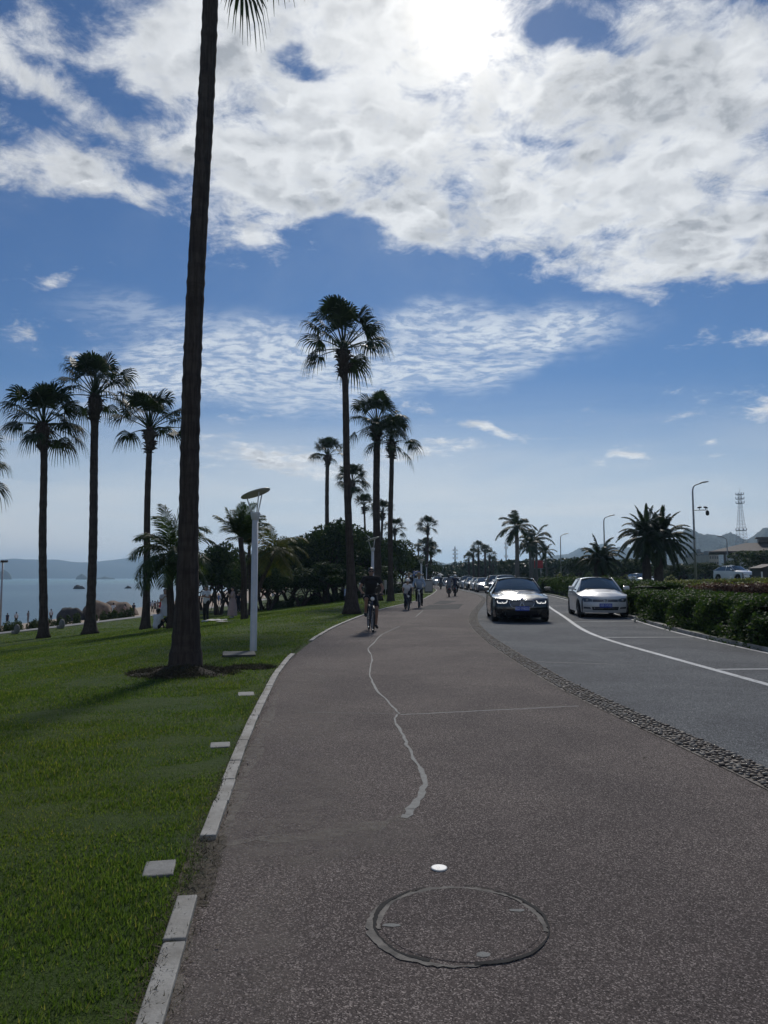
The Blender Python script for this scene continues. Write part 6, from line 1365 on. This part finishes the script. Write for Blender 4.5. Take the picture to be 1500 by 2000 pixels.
# manhole with paved lid and broken mortar ring
M_RINGM = mat('broken_mortar', fn=stone((.22, .20, .175), (.085, .078, .07), 9, .9)); M_GAP = mat('dark_gap', (.012, .011, .011), .95)
def manhole():
    cx, cy, R0 = .32, 3.26, .372; t = thing('manhole', 'round manhole with asphalt-filled lid ringed by cracked mortar', 'manhole', (cx, cy, 0))
    n = 120; r_ = np.random.default_rng(4); w1 = np.cumsum(r_.normal(0, .0025, n)); w1 -= np.linspace(0, w1[-1], n)
    def ring(ra, rb, z, wob, mtl, nm, par, keep=lambda a: True):
        V = []; 
        for k in range(n):
            a = 2 * math.pi * k / n
            for r2, ww in ((ra(a), w1[k]), (rb(a), w1[k] * .6 + wob * r_.normal())): V.append(((r2 + ww) * math.cos(a), (r2 + ww) * math.sin(a), z))
        Fs = [(2 * k, 2 * k + 1, (2 * k + 3) % (2 * n), (2 * k + 2) % (2 * n)) for k in range(n) if keep(2 * math.pi * k / n)]; me = np_mesh(nm, V, Fs); me.materials.append(mtl); return link(nm, me, par)
    ring(lambda a: R0 - .004, lambda a: R0 + .004 + .030 * max(0, math.sin((a - 2.7) * 1.6)) * (2.7 < a < 4.66), .0075, .004, M_RINGM, 'mortar_ring', t, lambda a: 2.6 < a < 4.8 or .4 < a < .9)
    ring(lambda a: R0 - .011 - .005 * math.sin(3 * a) - .004 * (a > 3), lambda a: R0 - .001 + .003 * math.sin(5 * a), .009, .0015, M_GAP, 'gap', t, lambda a: math.sin(2.2 * a + 1.1) > -.85)
    ring(lambda a: R0 - .036 - .004 * math.sin(7 * a), lambda a: R0 - .014, .0070, .005, M_RINGM, 'inner_mortar', t, lambda a: a < 3.3 or a > 6.0)
    lid = MB(); lid.lathe([(R0 - .036, .0045), (R0 - .04, .0065), (.001, .0068)], n=64, smooth=False); lid.build('lid', M_PATH, t)
    for (x, y, a, b) in ((-.29, -.04, .045, .016), (.06, -.28, .032, .02), (.26, .10, .04, .014)):
        V = [(x + a * math.cos(q) * r_.uniform(.75, 1.1), y + b * math.sin(q) * r_.uniform(.75, 1.1), .0082) for q in np.linspace(0, 6.283, 14, endpoint=False)]; me = np_mesh('mortar_patch', V, [tuple(range(14))]); me.materials.append(M_SEAL); link('mortar_patch', me, t)
manhole()
mb = MB(); mb.lathe([(.040, .004), (.040, .0095), (.036, .011), (.001, .0112)], n=32, smooth=False); mk = mb.build('survey_marker', M_WHITE); mk.location = (.275, 3.83, .001); tag(mk, 'small round white marker disc glued to the path', 'marker')
mb = MB()
for k in range(3): mb.box((-.012 + k * .006, 0, .0118), (.0016, .05 - k * .01, .0006), .1)
mb.build('scratch', M_GALV, mk)
# clear bottle and cup on the kerb line
M_CLEAR = mat('clear_plastic', (.75, .78, .78), .12, fn=lambda t, b: b.inputs['Transmission Weight'].__setattr__('default_value', .85))
p = gnd(1240, 1216); t = thing('plastic_cup', 'clear plastic cup with straw left in the parking bay by the kerb', 'cup', (p.x, p.y, .008)); mb = MB(); mb.lathe([(.030, 0), (.045, .15), (.047, .155), (.043, .15), (.028, .005)], n=18); mb.build('cup', M_CLEAR, t); mb = MB(); mb.lathe([(.048, .152), (.044, .175), (.02, .185), (.001, .186)], n=18); mb.build('lid', M_CLEAR, t); mb = MB(); mb.tube([(0, 0, .02), (.02, 0, .24)], .004, 6); mb.build('straw', M_WHITE, t)

# tall street lights
def street_light(H=9.5, arm=1.1, hand_=1, cams=False):
    t = thing('street_light', 'x', 'lamp', (0, 0, 0), 0, 'tall street lights of the opposite road'); mb = MB(); pts = [(0, 0, 0), (0, 0, H * .5), (0, 0, H - .9)] + [(hand_ * (arm * .28) * (1 - math.cos(a)) , 0, H - .9 + .62 * math.sin(a)) for a in (.4, .8, 1.2, 1.57)] + [(hand_ * arm * .75, 0, H - .10)]
    mb.tube(pts, [.12, .09, .07, .06, .055, .05, .05, .05], 10); mb.build('pole', M_GALV, t); mb = MB(); mb.lathe([(.16, 0), (.16, .35), (.12, .4)], n=12); mb.build('base', M_GALV, t)
    mb = MB(); mb.ell((hand_ * (arm * .95), 0, H - .03), (.42, .14, .07), 14, 8, Matrix.Rotation(R(-9 * hand_), 3, 'Y')); mb.build('lamp_head', M_GALV, t)
    if cams:
        z = H * .735; ar = MB(); ar.tube([(0, 0, z), (1.25, 0, z + .02)], .035, 8); a = ar.build('camera_arm', M_GALV, t)
        for x, tl in ((.55, -8), (1.08, 18)): q = MB(); q.ell((x, 0, z + .24), (.20, .16, .085), 12, 8, Matrix.Rotation(R(tl), 3, 'Y')); q.tube([(x, 0, z), (x, 0, z + .2)], .025, 6); q.build('spot_lamp', M_BLACK, a)
        q = MB(); q.lathe([(.02, .0), (.13, -.06), (.15, -.20), (.15, -.32), (.10, -.42), (.001, -.46)], (1.22, 0, z - .02), 16); q.build('dome_camera', M_BLACK, a)
    return t
def sl(u, vb, vt, Y, lab, cams=False, hand_=1, arm=1.1):
    p = at(u, vb, Y); b = gz(p.x, Y); H = at(u, vt, Y).z - b; o = street_light(H, arm, hand_, cams); o.location = (p.x, Y, b); o['label'] = lab
sl(1359, 1135, 941, 64, 'tall street light carrying cameras beside the big date palms', True); sl(1182, 1130, 1006, 92, 'tall street light above the short date palm'); sl(1096, 1128, 1042, 128, 'tall street light right of the red billboard'); sl(1422, 1118, 1047, 108, 'street light facing left in front of the hall', hand_=-1)
sl(976, 1128, 1090, 190, 'far street light left of the tallest royal palm', hand_=-1, arm=1.4); sl(958, 1130, 1105, 215, 'small far street light above the queue, right one'); sl(947, 1130, 1112, 235, 'small far street light above the queue, left one'); sl(882, 1136, 1120, 290, 'very small far street light left of the queue'); sl(912, 1136, 1119, 280, 'very small far street light above the middle of the queue'); sl(894, 1136, 1119, 300, 'very small far street light above the left of the queue')
# flood light mast at the left edge
p = at(2, 1180, 60); z0 = gz(p.x, 60); t = thing('floodlight_mast', 'thin mast with twin floodlights at the left edge', 'mast', (p.x, 60, z0)); Hm = at(2, 1098, 60).z - z0; mb = MB(); mb.tube([(0, 0, 0), (0, 0, Hm)], [.09, .06], 8); mb.tube([(-.45, 0, Hm), (.35, 0, Hm)], .03, 6); mb.build('mast', M_GALV, t)
for x in (-.40, 0.0, .28): mb = MB(); mb.box((x, -.04, Hm + .07), (.26, .16, .15), 0, .02, rot=Matrix.Rotation(R(25), 3, 'X')); mb.build('floodlight', M_BLACK, t)

# towers
M_TOWER = mat('tower_steel', (.42, .36, .36), .5, .2)
def lattice(label, u, vb, vt, Y, w0, w1):
    p = at(u, vb, Y); zb = p.z; H = at(u, vt, Y).z - zb; t = thing('radio_tower', label, 'tower', (p.x, Y, zb)); k = 16; mb = MB()
    def W(q): return w0 + (w1 - w0) * min(1, q / .8) ** .8
    for sx, sy in ((-1, -1), (1, -1), (1, 1), (-1, 1)): mb.tube([(sx * W(i / k) / 2, sy * W(i / k) / 2, H * .88 * i / k) for i in range(k + 1)], .16, 4, smooth=False)
    for i in range(k):
        z, z2, a, b = H * .88 * i / k, H * .88 * (i + 1) / k, W(i / k) / 2, W((i + 1) / k) / 2
        for (x1, y1), (x2, y2) in (((-1, -1), (1, -1)), ((1, -1), (1, 1)), ((1, 1), (-1, 1)), ((-1, 1), (-1, -1))):
            mb.tube([(x1 * a, y1 * a, z), (x2 * b, y2 * b, z2)], .08, 4, False, False); mb.tube([(x2 * a, y2 * a, z), (x1 * b, y1 * b, z2)], .08, 4, False, False); mb.tube([(x1 * b, y1 * b, z2), (x2 * b, y2 * b, z2)], .08, 4, False, False)
    mb.tube([(0, 0, H * .88), (0, 0, H)], [.2, .05], 6); mb.build('lattice', M_TOWER, t)
    for q, r_ in ((.86, 4.2), (.79, 4.4), (.72, 4.4), (.28, 5.8)):
        mb = MB(); mb.lathe([(r_ * .5, q * H), (r_, q * H), (r_, q * H + .4), (r_ * .5, q * H + .4)], n=12, smooth=False)
        for a in range(8): mb.box((r_ * math.cos(a * .785), r_ * math.sin(a * .785), q * H + 1.4), (.5, .5, 2.2))
        mb.build('antenna_platform', M_TOWER, t)
lattice('red and white lattice radio tower on the hill at the right', 1449, 1070, 950, 820, 11, 3)
def monopole(label, u, vb, vt, Y, r, rings, group=None):
    p = at(u, vb, Y); zb = min(p.z, gz(p.x, Y)); H = at(u, vt, Y).z - zb; t = thing('antenna_mast', label, 'mast', (p.x, Y, zb)); mb = MB(); mb.tube([(0, 0, 0), (0, 0, H * .93), (0, 0, H)], [r, r * .6, r * .15], 10); mb.build('pole', M_GALV, t)
    for q in rings:
        mb = MB(); mb.tube([(-r * 2, 0, H * q), (r * 2, 0, H * q)], r * .2, 5)
        for x in (-1.8, 0, 1.8): mb.box((x * r, -r, H * q), (r * .9, r * .6, H * .055))
        mb.build('antenna_panel', M_WHITE, t)
monopole('slim antenna mast left of the tallest royal palm', 989, 1128, 1056, 210, .22, (.93, .82, .6)); monopole('faint distant antenna mast above the hills at the road bend', 889, 1115, 1066, 620, .9, (.86, .74, .62))

# red billboards
M_REDB = mat('red_board', (.42, .012, .018), .5)
def billboard(label, u0, u1, v0, v1, Y):
    a, b = at(u0, v1, Y), at(u1, v0, Y); cx = (a.x + b.x) / 2; g = gz(cx, Y); t = thing('billboard', label, 'billboard', (cx, Y, g)); mb = MB(); mb.box((0, 0, (a.z + b.z) / 2 - g), (b.x - a.x, .3, b.z - a.z), 0, .03); mb.build('panel', M_REDB, t); mb = MB()
    for x in (-.35, .35): mb.tube([(x * (b.x - a.x), .25, 0), (x * (b.x - a.x), .25, b.z - g - .1)], .10, 8)
    mb.build('posts', M_GALV, t); mb = MB(); mb.tube([(-(b.x - a.x) / 2, -.17, a.z - g), ((b.x - a.x) / 2, -.17, a.z - g), ((b.x - a.x) / 2, -.17, b.z - g), (-(b.x - a.x) / 2, -.17, b.z - g), (-(b.x - a.x) / 2, -.17, a.z - g)], .04, 4); mb.build('frame', M_GALV, t)
billboard('large red billboard behind the royal palms', 1037, 1060, 1094, 1110, 130); billboard('small red board above the traffic queue', 953, 965, 1121, 1129, 240)
# blue sign, small boards, cabinet
M_BLUES = mat('blue_sign', (.02, .09, .30), .4)
p = at(814, 1120, 62); g = gz(p.x, 62); t = thing('parking_sign', 'blue sign board with white lettering among the trees behind the child', 'sign', (p.x, 62, g)); mb = MB(); mb.box((0, 0, p.z - g), (.66, .05, .40), 0, .01); pn = mb.build('panel', M_BLUES, t); mb = MB(); mb.tube([(-.25, .05, 0), (-.25, .05, p.z - g + .1)], .035, 8); mb.tube([(.25, .05, 0), (.25, .05, p.z - g + .1)], .035, 8); mb.build('posts', M_GALV, t)
MT = Matrix.Rotation(math.pi / 2, 4, 'X'); text_mesh('lettering', 'P', .26, M_WHITE, pn, Matrix.Translation((-.2, -.028, p.z - g)) @ MT, .002); text_mesh('lettering', '停车场', .13, M_WHITE, pn, Matrix.Translation((.1, -.028, p.z - g)) @ MT, .002)
def stake(label, u, vb, v0, v1, wpx, material, textc=None):
    q = gnd(u, vb); k = q.y / 1444; a = at(u, v1, q.y).z - q.z; b = at(u, v0, q.y).z - q.z; t = thing('notice_board', label, 'sign', q); mb = MB(); mb.tube([(0, .03, 0), (0, .03, b)], .018, 6); mb.build('stake', M_LAMPW, t); mb = MB(); mb.box((0, 0, (a + b) / 2), (wpx * k, .02, b - a), 0, .03); pn = mb.build('panel', material, t)
    mb = MB()
    for i in range(3): mb.box((0, -.0125, a + (b - a) * (.25 + .22 * i)), (wpx * k * (.6 - .1 * i), .003, (b - a) * .07))
    mb.build('lettering', textc or M_WHITE, pn)
stake('small pale blue notice board on a stake left of the tall palm trunk', 675, 1194, 1150, 1164, 6, mat('pale_blue_board', (.22, .30, .48), .5)); stake('white vertical notice board by the slim fan palm', 753, 1172, 1133, 1151, 4.5, mat('off_white_board', (.42, .43, .42), .5), M_GALV)
q = gnd(837, 1157); t = thing('utility_cabinet', 'grey utility cabinet beside the far lamps at the path bend', 'cabinet', q); mb = MB(); mb.box((0, 0, .6), (.8, .4, 1.2), 0, .02); bd = mb.build('body', mat('cabinet_grey', (.09, .09, .09), .6), t); mb = MB(); mb.box((0, 0, 1.23), (.88, .48, .06), 0, .01); mb.build('cap', M_GALV, t); mb = MB(); mb.box((0, -.21, .6), (.68, .02, 1.0), 0, .01); mb.build('door', M_GALV, t)

# egg-shaped stone seats
def egg(u, vb, lab):
    q = gnd(u, vb); t = thing('stone_ornament', lab, 'ornament', q, 0, 'egg-shaped stones by the promenade'); k = q.y / 1444; mb = MB(); mb.ell((0, 0, 9 * k), (5.4 * k, 5.4 * k, 9.5 * k), 18, 14); mb.build('egg', M_CONC, t); mb = MB(); mb.box((-5 * k, 0, 3 * k), (9 * k, 8 * k, 5.5 * k), 0, 1.5 * k); mb.build('plinth', M_CONC, t)
egg(33, 1238, 'egg-shaped grey stone at the far left beside the shrub bed'); egg(121, 1228, 'egg-shaped grey stone between the two left palms')
# boulders
def boulder(name, label, u, vb, vt, Y, wpx, dpx, material, seed, group):
    x = (u - 750) / 1438 * Y; zb = max(-5.3, gz(x, Y)) - .3 if Y < 400 else -5.4; H = at(u, vt, Y).z - zb; v, f = ico(4); r_ = np.random.default_rng(seed); ph = r_.uniform(0, 6.28, 9); k = Y / 1444
    d = 1 + .13 * np.sin(v[:, 0] * 2.3 + ph[0]) * np.sin(v[:, 1] * 2.1 + ph[1]) + .09 * np.sin(v[:, 2] * 4 + v[:, 0] * 3 + ph[2]) + .04 * np.sin(v[:, 0] * 9 + ph[3]) * np.sin(v[:, 2] * 8 + ph[4]) - .06 * np.abs(np.sin(v[:, 0] * 3.2 + v[:, 2] * 1.5 + ph[5])) ** 8
    V = v * d[:, None] * np.array([wpx * k / 2, dpx * k / 2, H]); V[:, 2] = np.maximum(V[:, 2], -.2); me = np_mesh(name, V, f, True); me.materials.append(material); o = link(name, me); o.location = (x, Y, zb); tag(o, label, 'rock', group)
GB2 = 'boulders on the beach'
boulder('boulder', 'dark rounded boulder, leftmost of the beach boulders', 146, 1203, 1183, 92, 62, 46, M_DARKROCK, 1, GB2); boulder('boulder', 'brown smooth boulder in the middle of the beach group', 200, 1200, 1178, 94, 86, 50, M_ROCK, 2, GB2); boulder('boulder', 'large light brown boulder, highest at the right of the beach group', 232, 1200, 1176, 96, 84, 60, M_ROCK, 3, GB2)
boulder('sea_rock', 'low dark rock in the sea left of the middle palm', 160, 1146, 1142.5, 420, 26, 14, M_DARKROCK, 4, 'rocks in the sea'); boulder('sea_rock', 'tiny dark rock in the sea left of the third palm', 255, 1147, 1145, 440, 14, 10, M_DARKROCK, 5, 'rocks in the sea')
# beach parasols and shade canopies
M_PAR = mat('pink_canvas', (.52, .10, .10), .7); M_PARW = mat('white_canvas', (.5, .5, .48), .7)
def parasol(u, v, Y, m_, lab, gr_='beach parasols'):
    x = (u - 750) / 1438 * Y; g = max(gz(x, Y), -5); t = thing('parasol', lab, 'parasol', (x, Y, g), 0, gr_); H = 2.3; mb = MB(); mb.tube([(0, 0, 0), (0, 0, H)], .025, 6); mb.build('pole', M_GALV, t); mb = MB(); mb.lathe([(1.45, H - .5), (1.0, H - .18), (.5, H), (.001, H + .1)], n=8, smooth=False); mb.build('canopy', m_, t)
for i, (u, Y, m_, lab) in enumerate(((522, 92, M_PAR, 'pink parasol just right of the near lamp post'), (534, 96, M_PAR, 'second pink parasol right of the near lamp post'), (563, 100, M_PAR, 'third pink parasol under the dark trees'), (546, 108, M_PARW, 'white parasol between the pink ones'), (848, 118, M_PARW, 'pale parasol beside the far scooter at the bend'))): parasol(u, 0, Y, m_, lab)
# white picnic sheet and stick easel on the grass
q = gnd(423, 1213); mb = MB(); grid_mesh(mb, lambda u, v: Vector(((u - .5) * .9, (v - .5) * .8, .05 + .05 * math.sin(u * 9) * math.sin(v * 7))), 10, 10); o = mb.build('picnic_bag', M_PARW); o.location = q; tag(o, 'crumpled white bag lying on the grass right of the standing man', 'bag')
q = gnd(439, 1215); mb = MB(); grid_mesh(mb, lambda u, v: Vector(((u - .5) * .6, (v - .5) * .7, .03 + .03 * math.sin(u * 8) * math.sin(v * 9))), 8, 8); o = mb.build('cloth', M_CONC); o.location = q; tag(o, 'grey cloth lying on the grass below the pink-dressed woman', 'cloth')
x = (425 - 750) / 1438 * 70; g = gz(x, 70); t = thing('easel', 'dark wooden tripod frame standing under the twisted tree', 'easel', (x, 70, g)); 
for (dx, dy) in ((-.45, 0), (.45, 0), (0, .5)): mb = MB(); mb.tube([(dx, dy, 0), (0, 0, 1.9)], .03, 6); mb.build('leg', M_BARK2, t)

# green railing at the right edge
t = thing('railing', 'green metal railing at the right edge behind the ivy', 'fence', (7.95, 15.9, .1)); y0 = 0
A, B = Vector((8.15, 17.2, .12)), Vector((11.2, 13.2, .12)); d = (B - A); o_ = Vector((7.95, 15.9, .1)); mb = MB(); mb.tube([A + Vector((0, 0, .78)) - o_, B + Vector((0, 0, .78)) - o_], .024, 8); mb.build('top_rail', M_GREENRAIL, t); mb = MB(); mb.tube([A + Vector((0, 0, .12)) - o_, B + Vector((0, 0, .12)) - o_], .016, 8); mb.build('bottom_rail', M_GREENRAIL, t)
for k in range(0, 40): 
    q = A + d * (k / 39) - o_; mb = MB(); mb.tube([q + Vector((0, 0, .10 if k % 10 else -.02)), q + Vector((0, 0, .77))], .009 if k % 10 else .022, 6); mb.build('baluster' if k % 10 else 'post', M_GREENRAIL, t)

# buildings behind the trees at the right
M_ROOF = mat('roof_tiles', fn=stone((.085, .065, .055), (.05, .04, .036), 1.5)); M_WALLD = mat('dark_wood_wall', (.06, .05, .048), .7); M_WALLB = mat('beige_wall', fn=stone((.34, .29, .23), (.26, .23, .19), .6)); M_PANE = mat('window_pane', (.50, .54, .56), .25, fn=lambda t, b: None); M_PANED = mat('dark_pane', (.03, .035, .04), .1, fn=lambda t, b: None)
def hall():
    Y = 190; a = at(1406, 1100, Y); c = at(1600, 1100, Y); w = c.x - a.x; g = gz(a.x, Y) - .2; t = thing('hall', 'long dark hall with tiled hip roof and pale panels between columns at the right edge', 'building', (a.x, Y, g), -R(23))
    ze = at(1420, 1077, Y).z - g; zr = at(1470, 1059, Y).z - g; zr2 = zr + .2
    mb = MB(); mb.box((w / 2 + 1, 8, ze / 2), (w - 3, 14, ze)); mb.build('wall', M_WALLD, t)
    mb = MB(); vs = [(-2.4, -1.6, ze), (w + 3, -1.6, ze), (w + 3, 17, ze), (-2.4, 17, ze), (6.5, 7.5, zr), (w - 3, 7.5, zr)]; mb.add(vs + [(x, y, z - .35) for x, y, z in vs[:4]], [(0, 1, 5, 4), (1, 2, 5), (2, 3, 4, 5), (3, 0, 4), (6, 7, 1, 0), (7, 8, 2, 1), (8, 9, 3, 2), (9, 6, 0, 3), (9, 8, 7, 6)]); mb.build('roof', M_ROOF, t)
    mb = MB(); mb.box((w * .62, 7.5, zr + .55), (w * .5, 4, 1.1)); mb.box((w * .62, 7.5, zr + 1.25), (w * .54, 5, .3)); mb.build('roof_ridge', M_ROOF, t)
    n = 9
    for i in range(n + 1): x = 1.2 + (w - 2) * i / n; mb = MB(); mb.box((x, .3, ze / 2), (.55, .6, ze - .4)); mb.build('column', M_WALLD, t)
    for i in range(n): x = 1.2 + (w - 2) * (i + .5) / n; f = MB(); f.box((x, .80, ze * .62), ((w - 2) / n * .66, .12, ze * .42)); fo = f.build('window', M_WALLD, t); f = MB(); f.box((x, .72, ze * .62), ((w - 2) / n * .58, .06, ze * .36)); f.build('pane', M_PANE, fo)
hall()
def block(u0, u1, vt, Y, rows, cols, lab, dome_=False):
    a, c = at(u0, 1110, Y), at(u1, 1110, Y); w = c.x - a.x; g = gz(a.x, Y); H = at(u0, vt, Y).z - g; t = thing('apartment_block', lab, 'building', (a.x, Y, g), 0, 'beige apartment blocks below the hill'); mb = MB(); mb.box((w / 2, 5, H / 2), (w, 10, H)); mb.build('wall', M_WALLB, t); mb = MB(); mb.box((w / 2, 5, H + .2), (w + .6, 10.6, .4)); mb.box((w * .3, 5, H + 1), (w * .25, 4, 1.6)); mb.build('roof', M_CONC, t)
    for i in range(rows):
        for j in range(cols):
            x, z = w * (j + .5) / cols, H * (i + .55) / rows; mb = MB(); mb.box((x, -.04, z), (w / cols * .55, .16, H / rows * .5)); fo = mb.build('window', M_CONC, t); mb = MB(); mb.box((x, -.14, z), (w / cols * .45, .06, H / rows * .40)); mb.build('pane', M_PANED, fo)
block(1368, 1384, 1080, 330, 5, 3, 'beige apartment block, left of the pair below the hill'); block(1386, 1404, 1084, 320, 4, 4, 'beige apartment block, right of the pair, next to the hall'); block(1352, 1366, 1088, 340, 4, 3, 'small beige block behind the camera mast')
# kiosk at the right edge
p = at(1492, 1132, 62); g = gz(p.x, 62); t = thing('kiosk', 'small dark kiosk with sloping roof cut by the right edge', 'kiosk', (p.x + .4, 62, g)); mb = MB(); mb.box((.4, .8, .85), (1.9, 1.8, 1.7), 0, .02); mb.build('wall', mat('kiosk_wall', (.03, .03, .032), .6), t); mb = MB(); mb.prism([(-.75, 1.62), (.45, 1.95), (1.6, 1.62), (1.6, 1.72), (.45, 2.06), (-.75, 1.72)], -.3, 1.9); mb.build('roof', M_ROOF, t); mb = MB(); mb.box((-.62, -.12, .75), (.10, .10, 1.3)); mb.build('post', M_WHITE, t)
mb = MB(); mb.box((.4, -.115, 1.0), (.9, .03, .6)); mb.build('shutter', M_GALV, t)
# fallen leaves and grit
r_ = np.random.default_rng(9); n = 420; x = r_.uniform(-2.5, 6, n); y = r_.uniform(2.4, 22, n); z = np.array([gz(a, b) for a, b in zip(x, y)]) + .014; near = np.abs(x - PB(y)) < .8
keep = near | (np.abs(x - KL(y)) < .35) | (r_.random(n) < .12); P = np.stack([x, y, z], 1)[keep]; V, Fq = leaf_quads(P, unit(np.array([[0, 0, 1.]]) + r_.normal(0, .25, (len(P), 3))), .028, r_, .5); me = np_mesh('fallen_leaves', V, Fq); me.materials.append(M_THATCH); tag(link('fallen_leaves', me), kind='stuff')
# ------------------------------------------------------------------ haze: one even body of air round the whole scene
def haze():
    mb = MB(); mb.box((-300, 3020, 91.5), (12600, 7000, 197)); m = bpy.data.materials.new('haze_air'); m.use_nodes = True
    nt = m.node_tree; nt.nodes.clear(); o = nt.nodes.new('ShaderNodeOutputMaterial'); v = nt.nodes.new('ShaderNodeVolumePrincipled')
    v.inputs['Density'].default_value = 2.0e-4; v.inputs['Color'].default_value = (.50, .74, 1.0, 1); v.inputs['Anisotropy'].default_value = .5
    nt.links.new(v.outputs[0], o.inputs['Volume']); tag(mb.build('haze', m), kind='stuff')
haze()
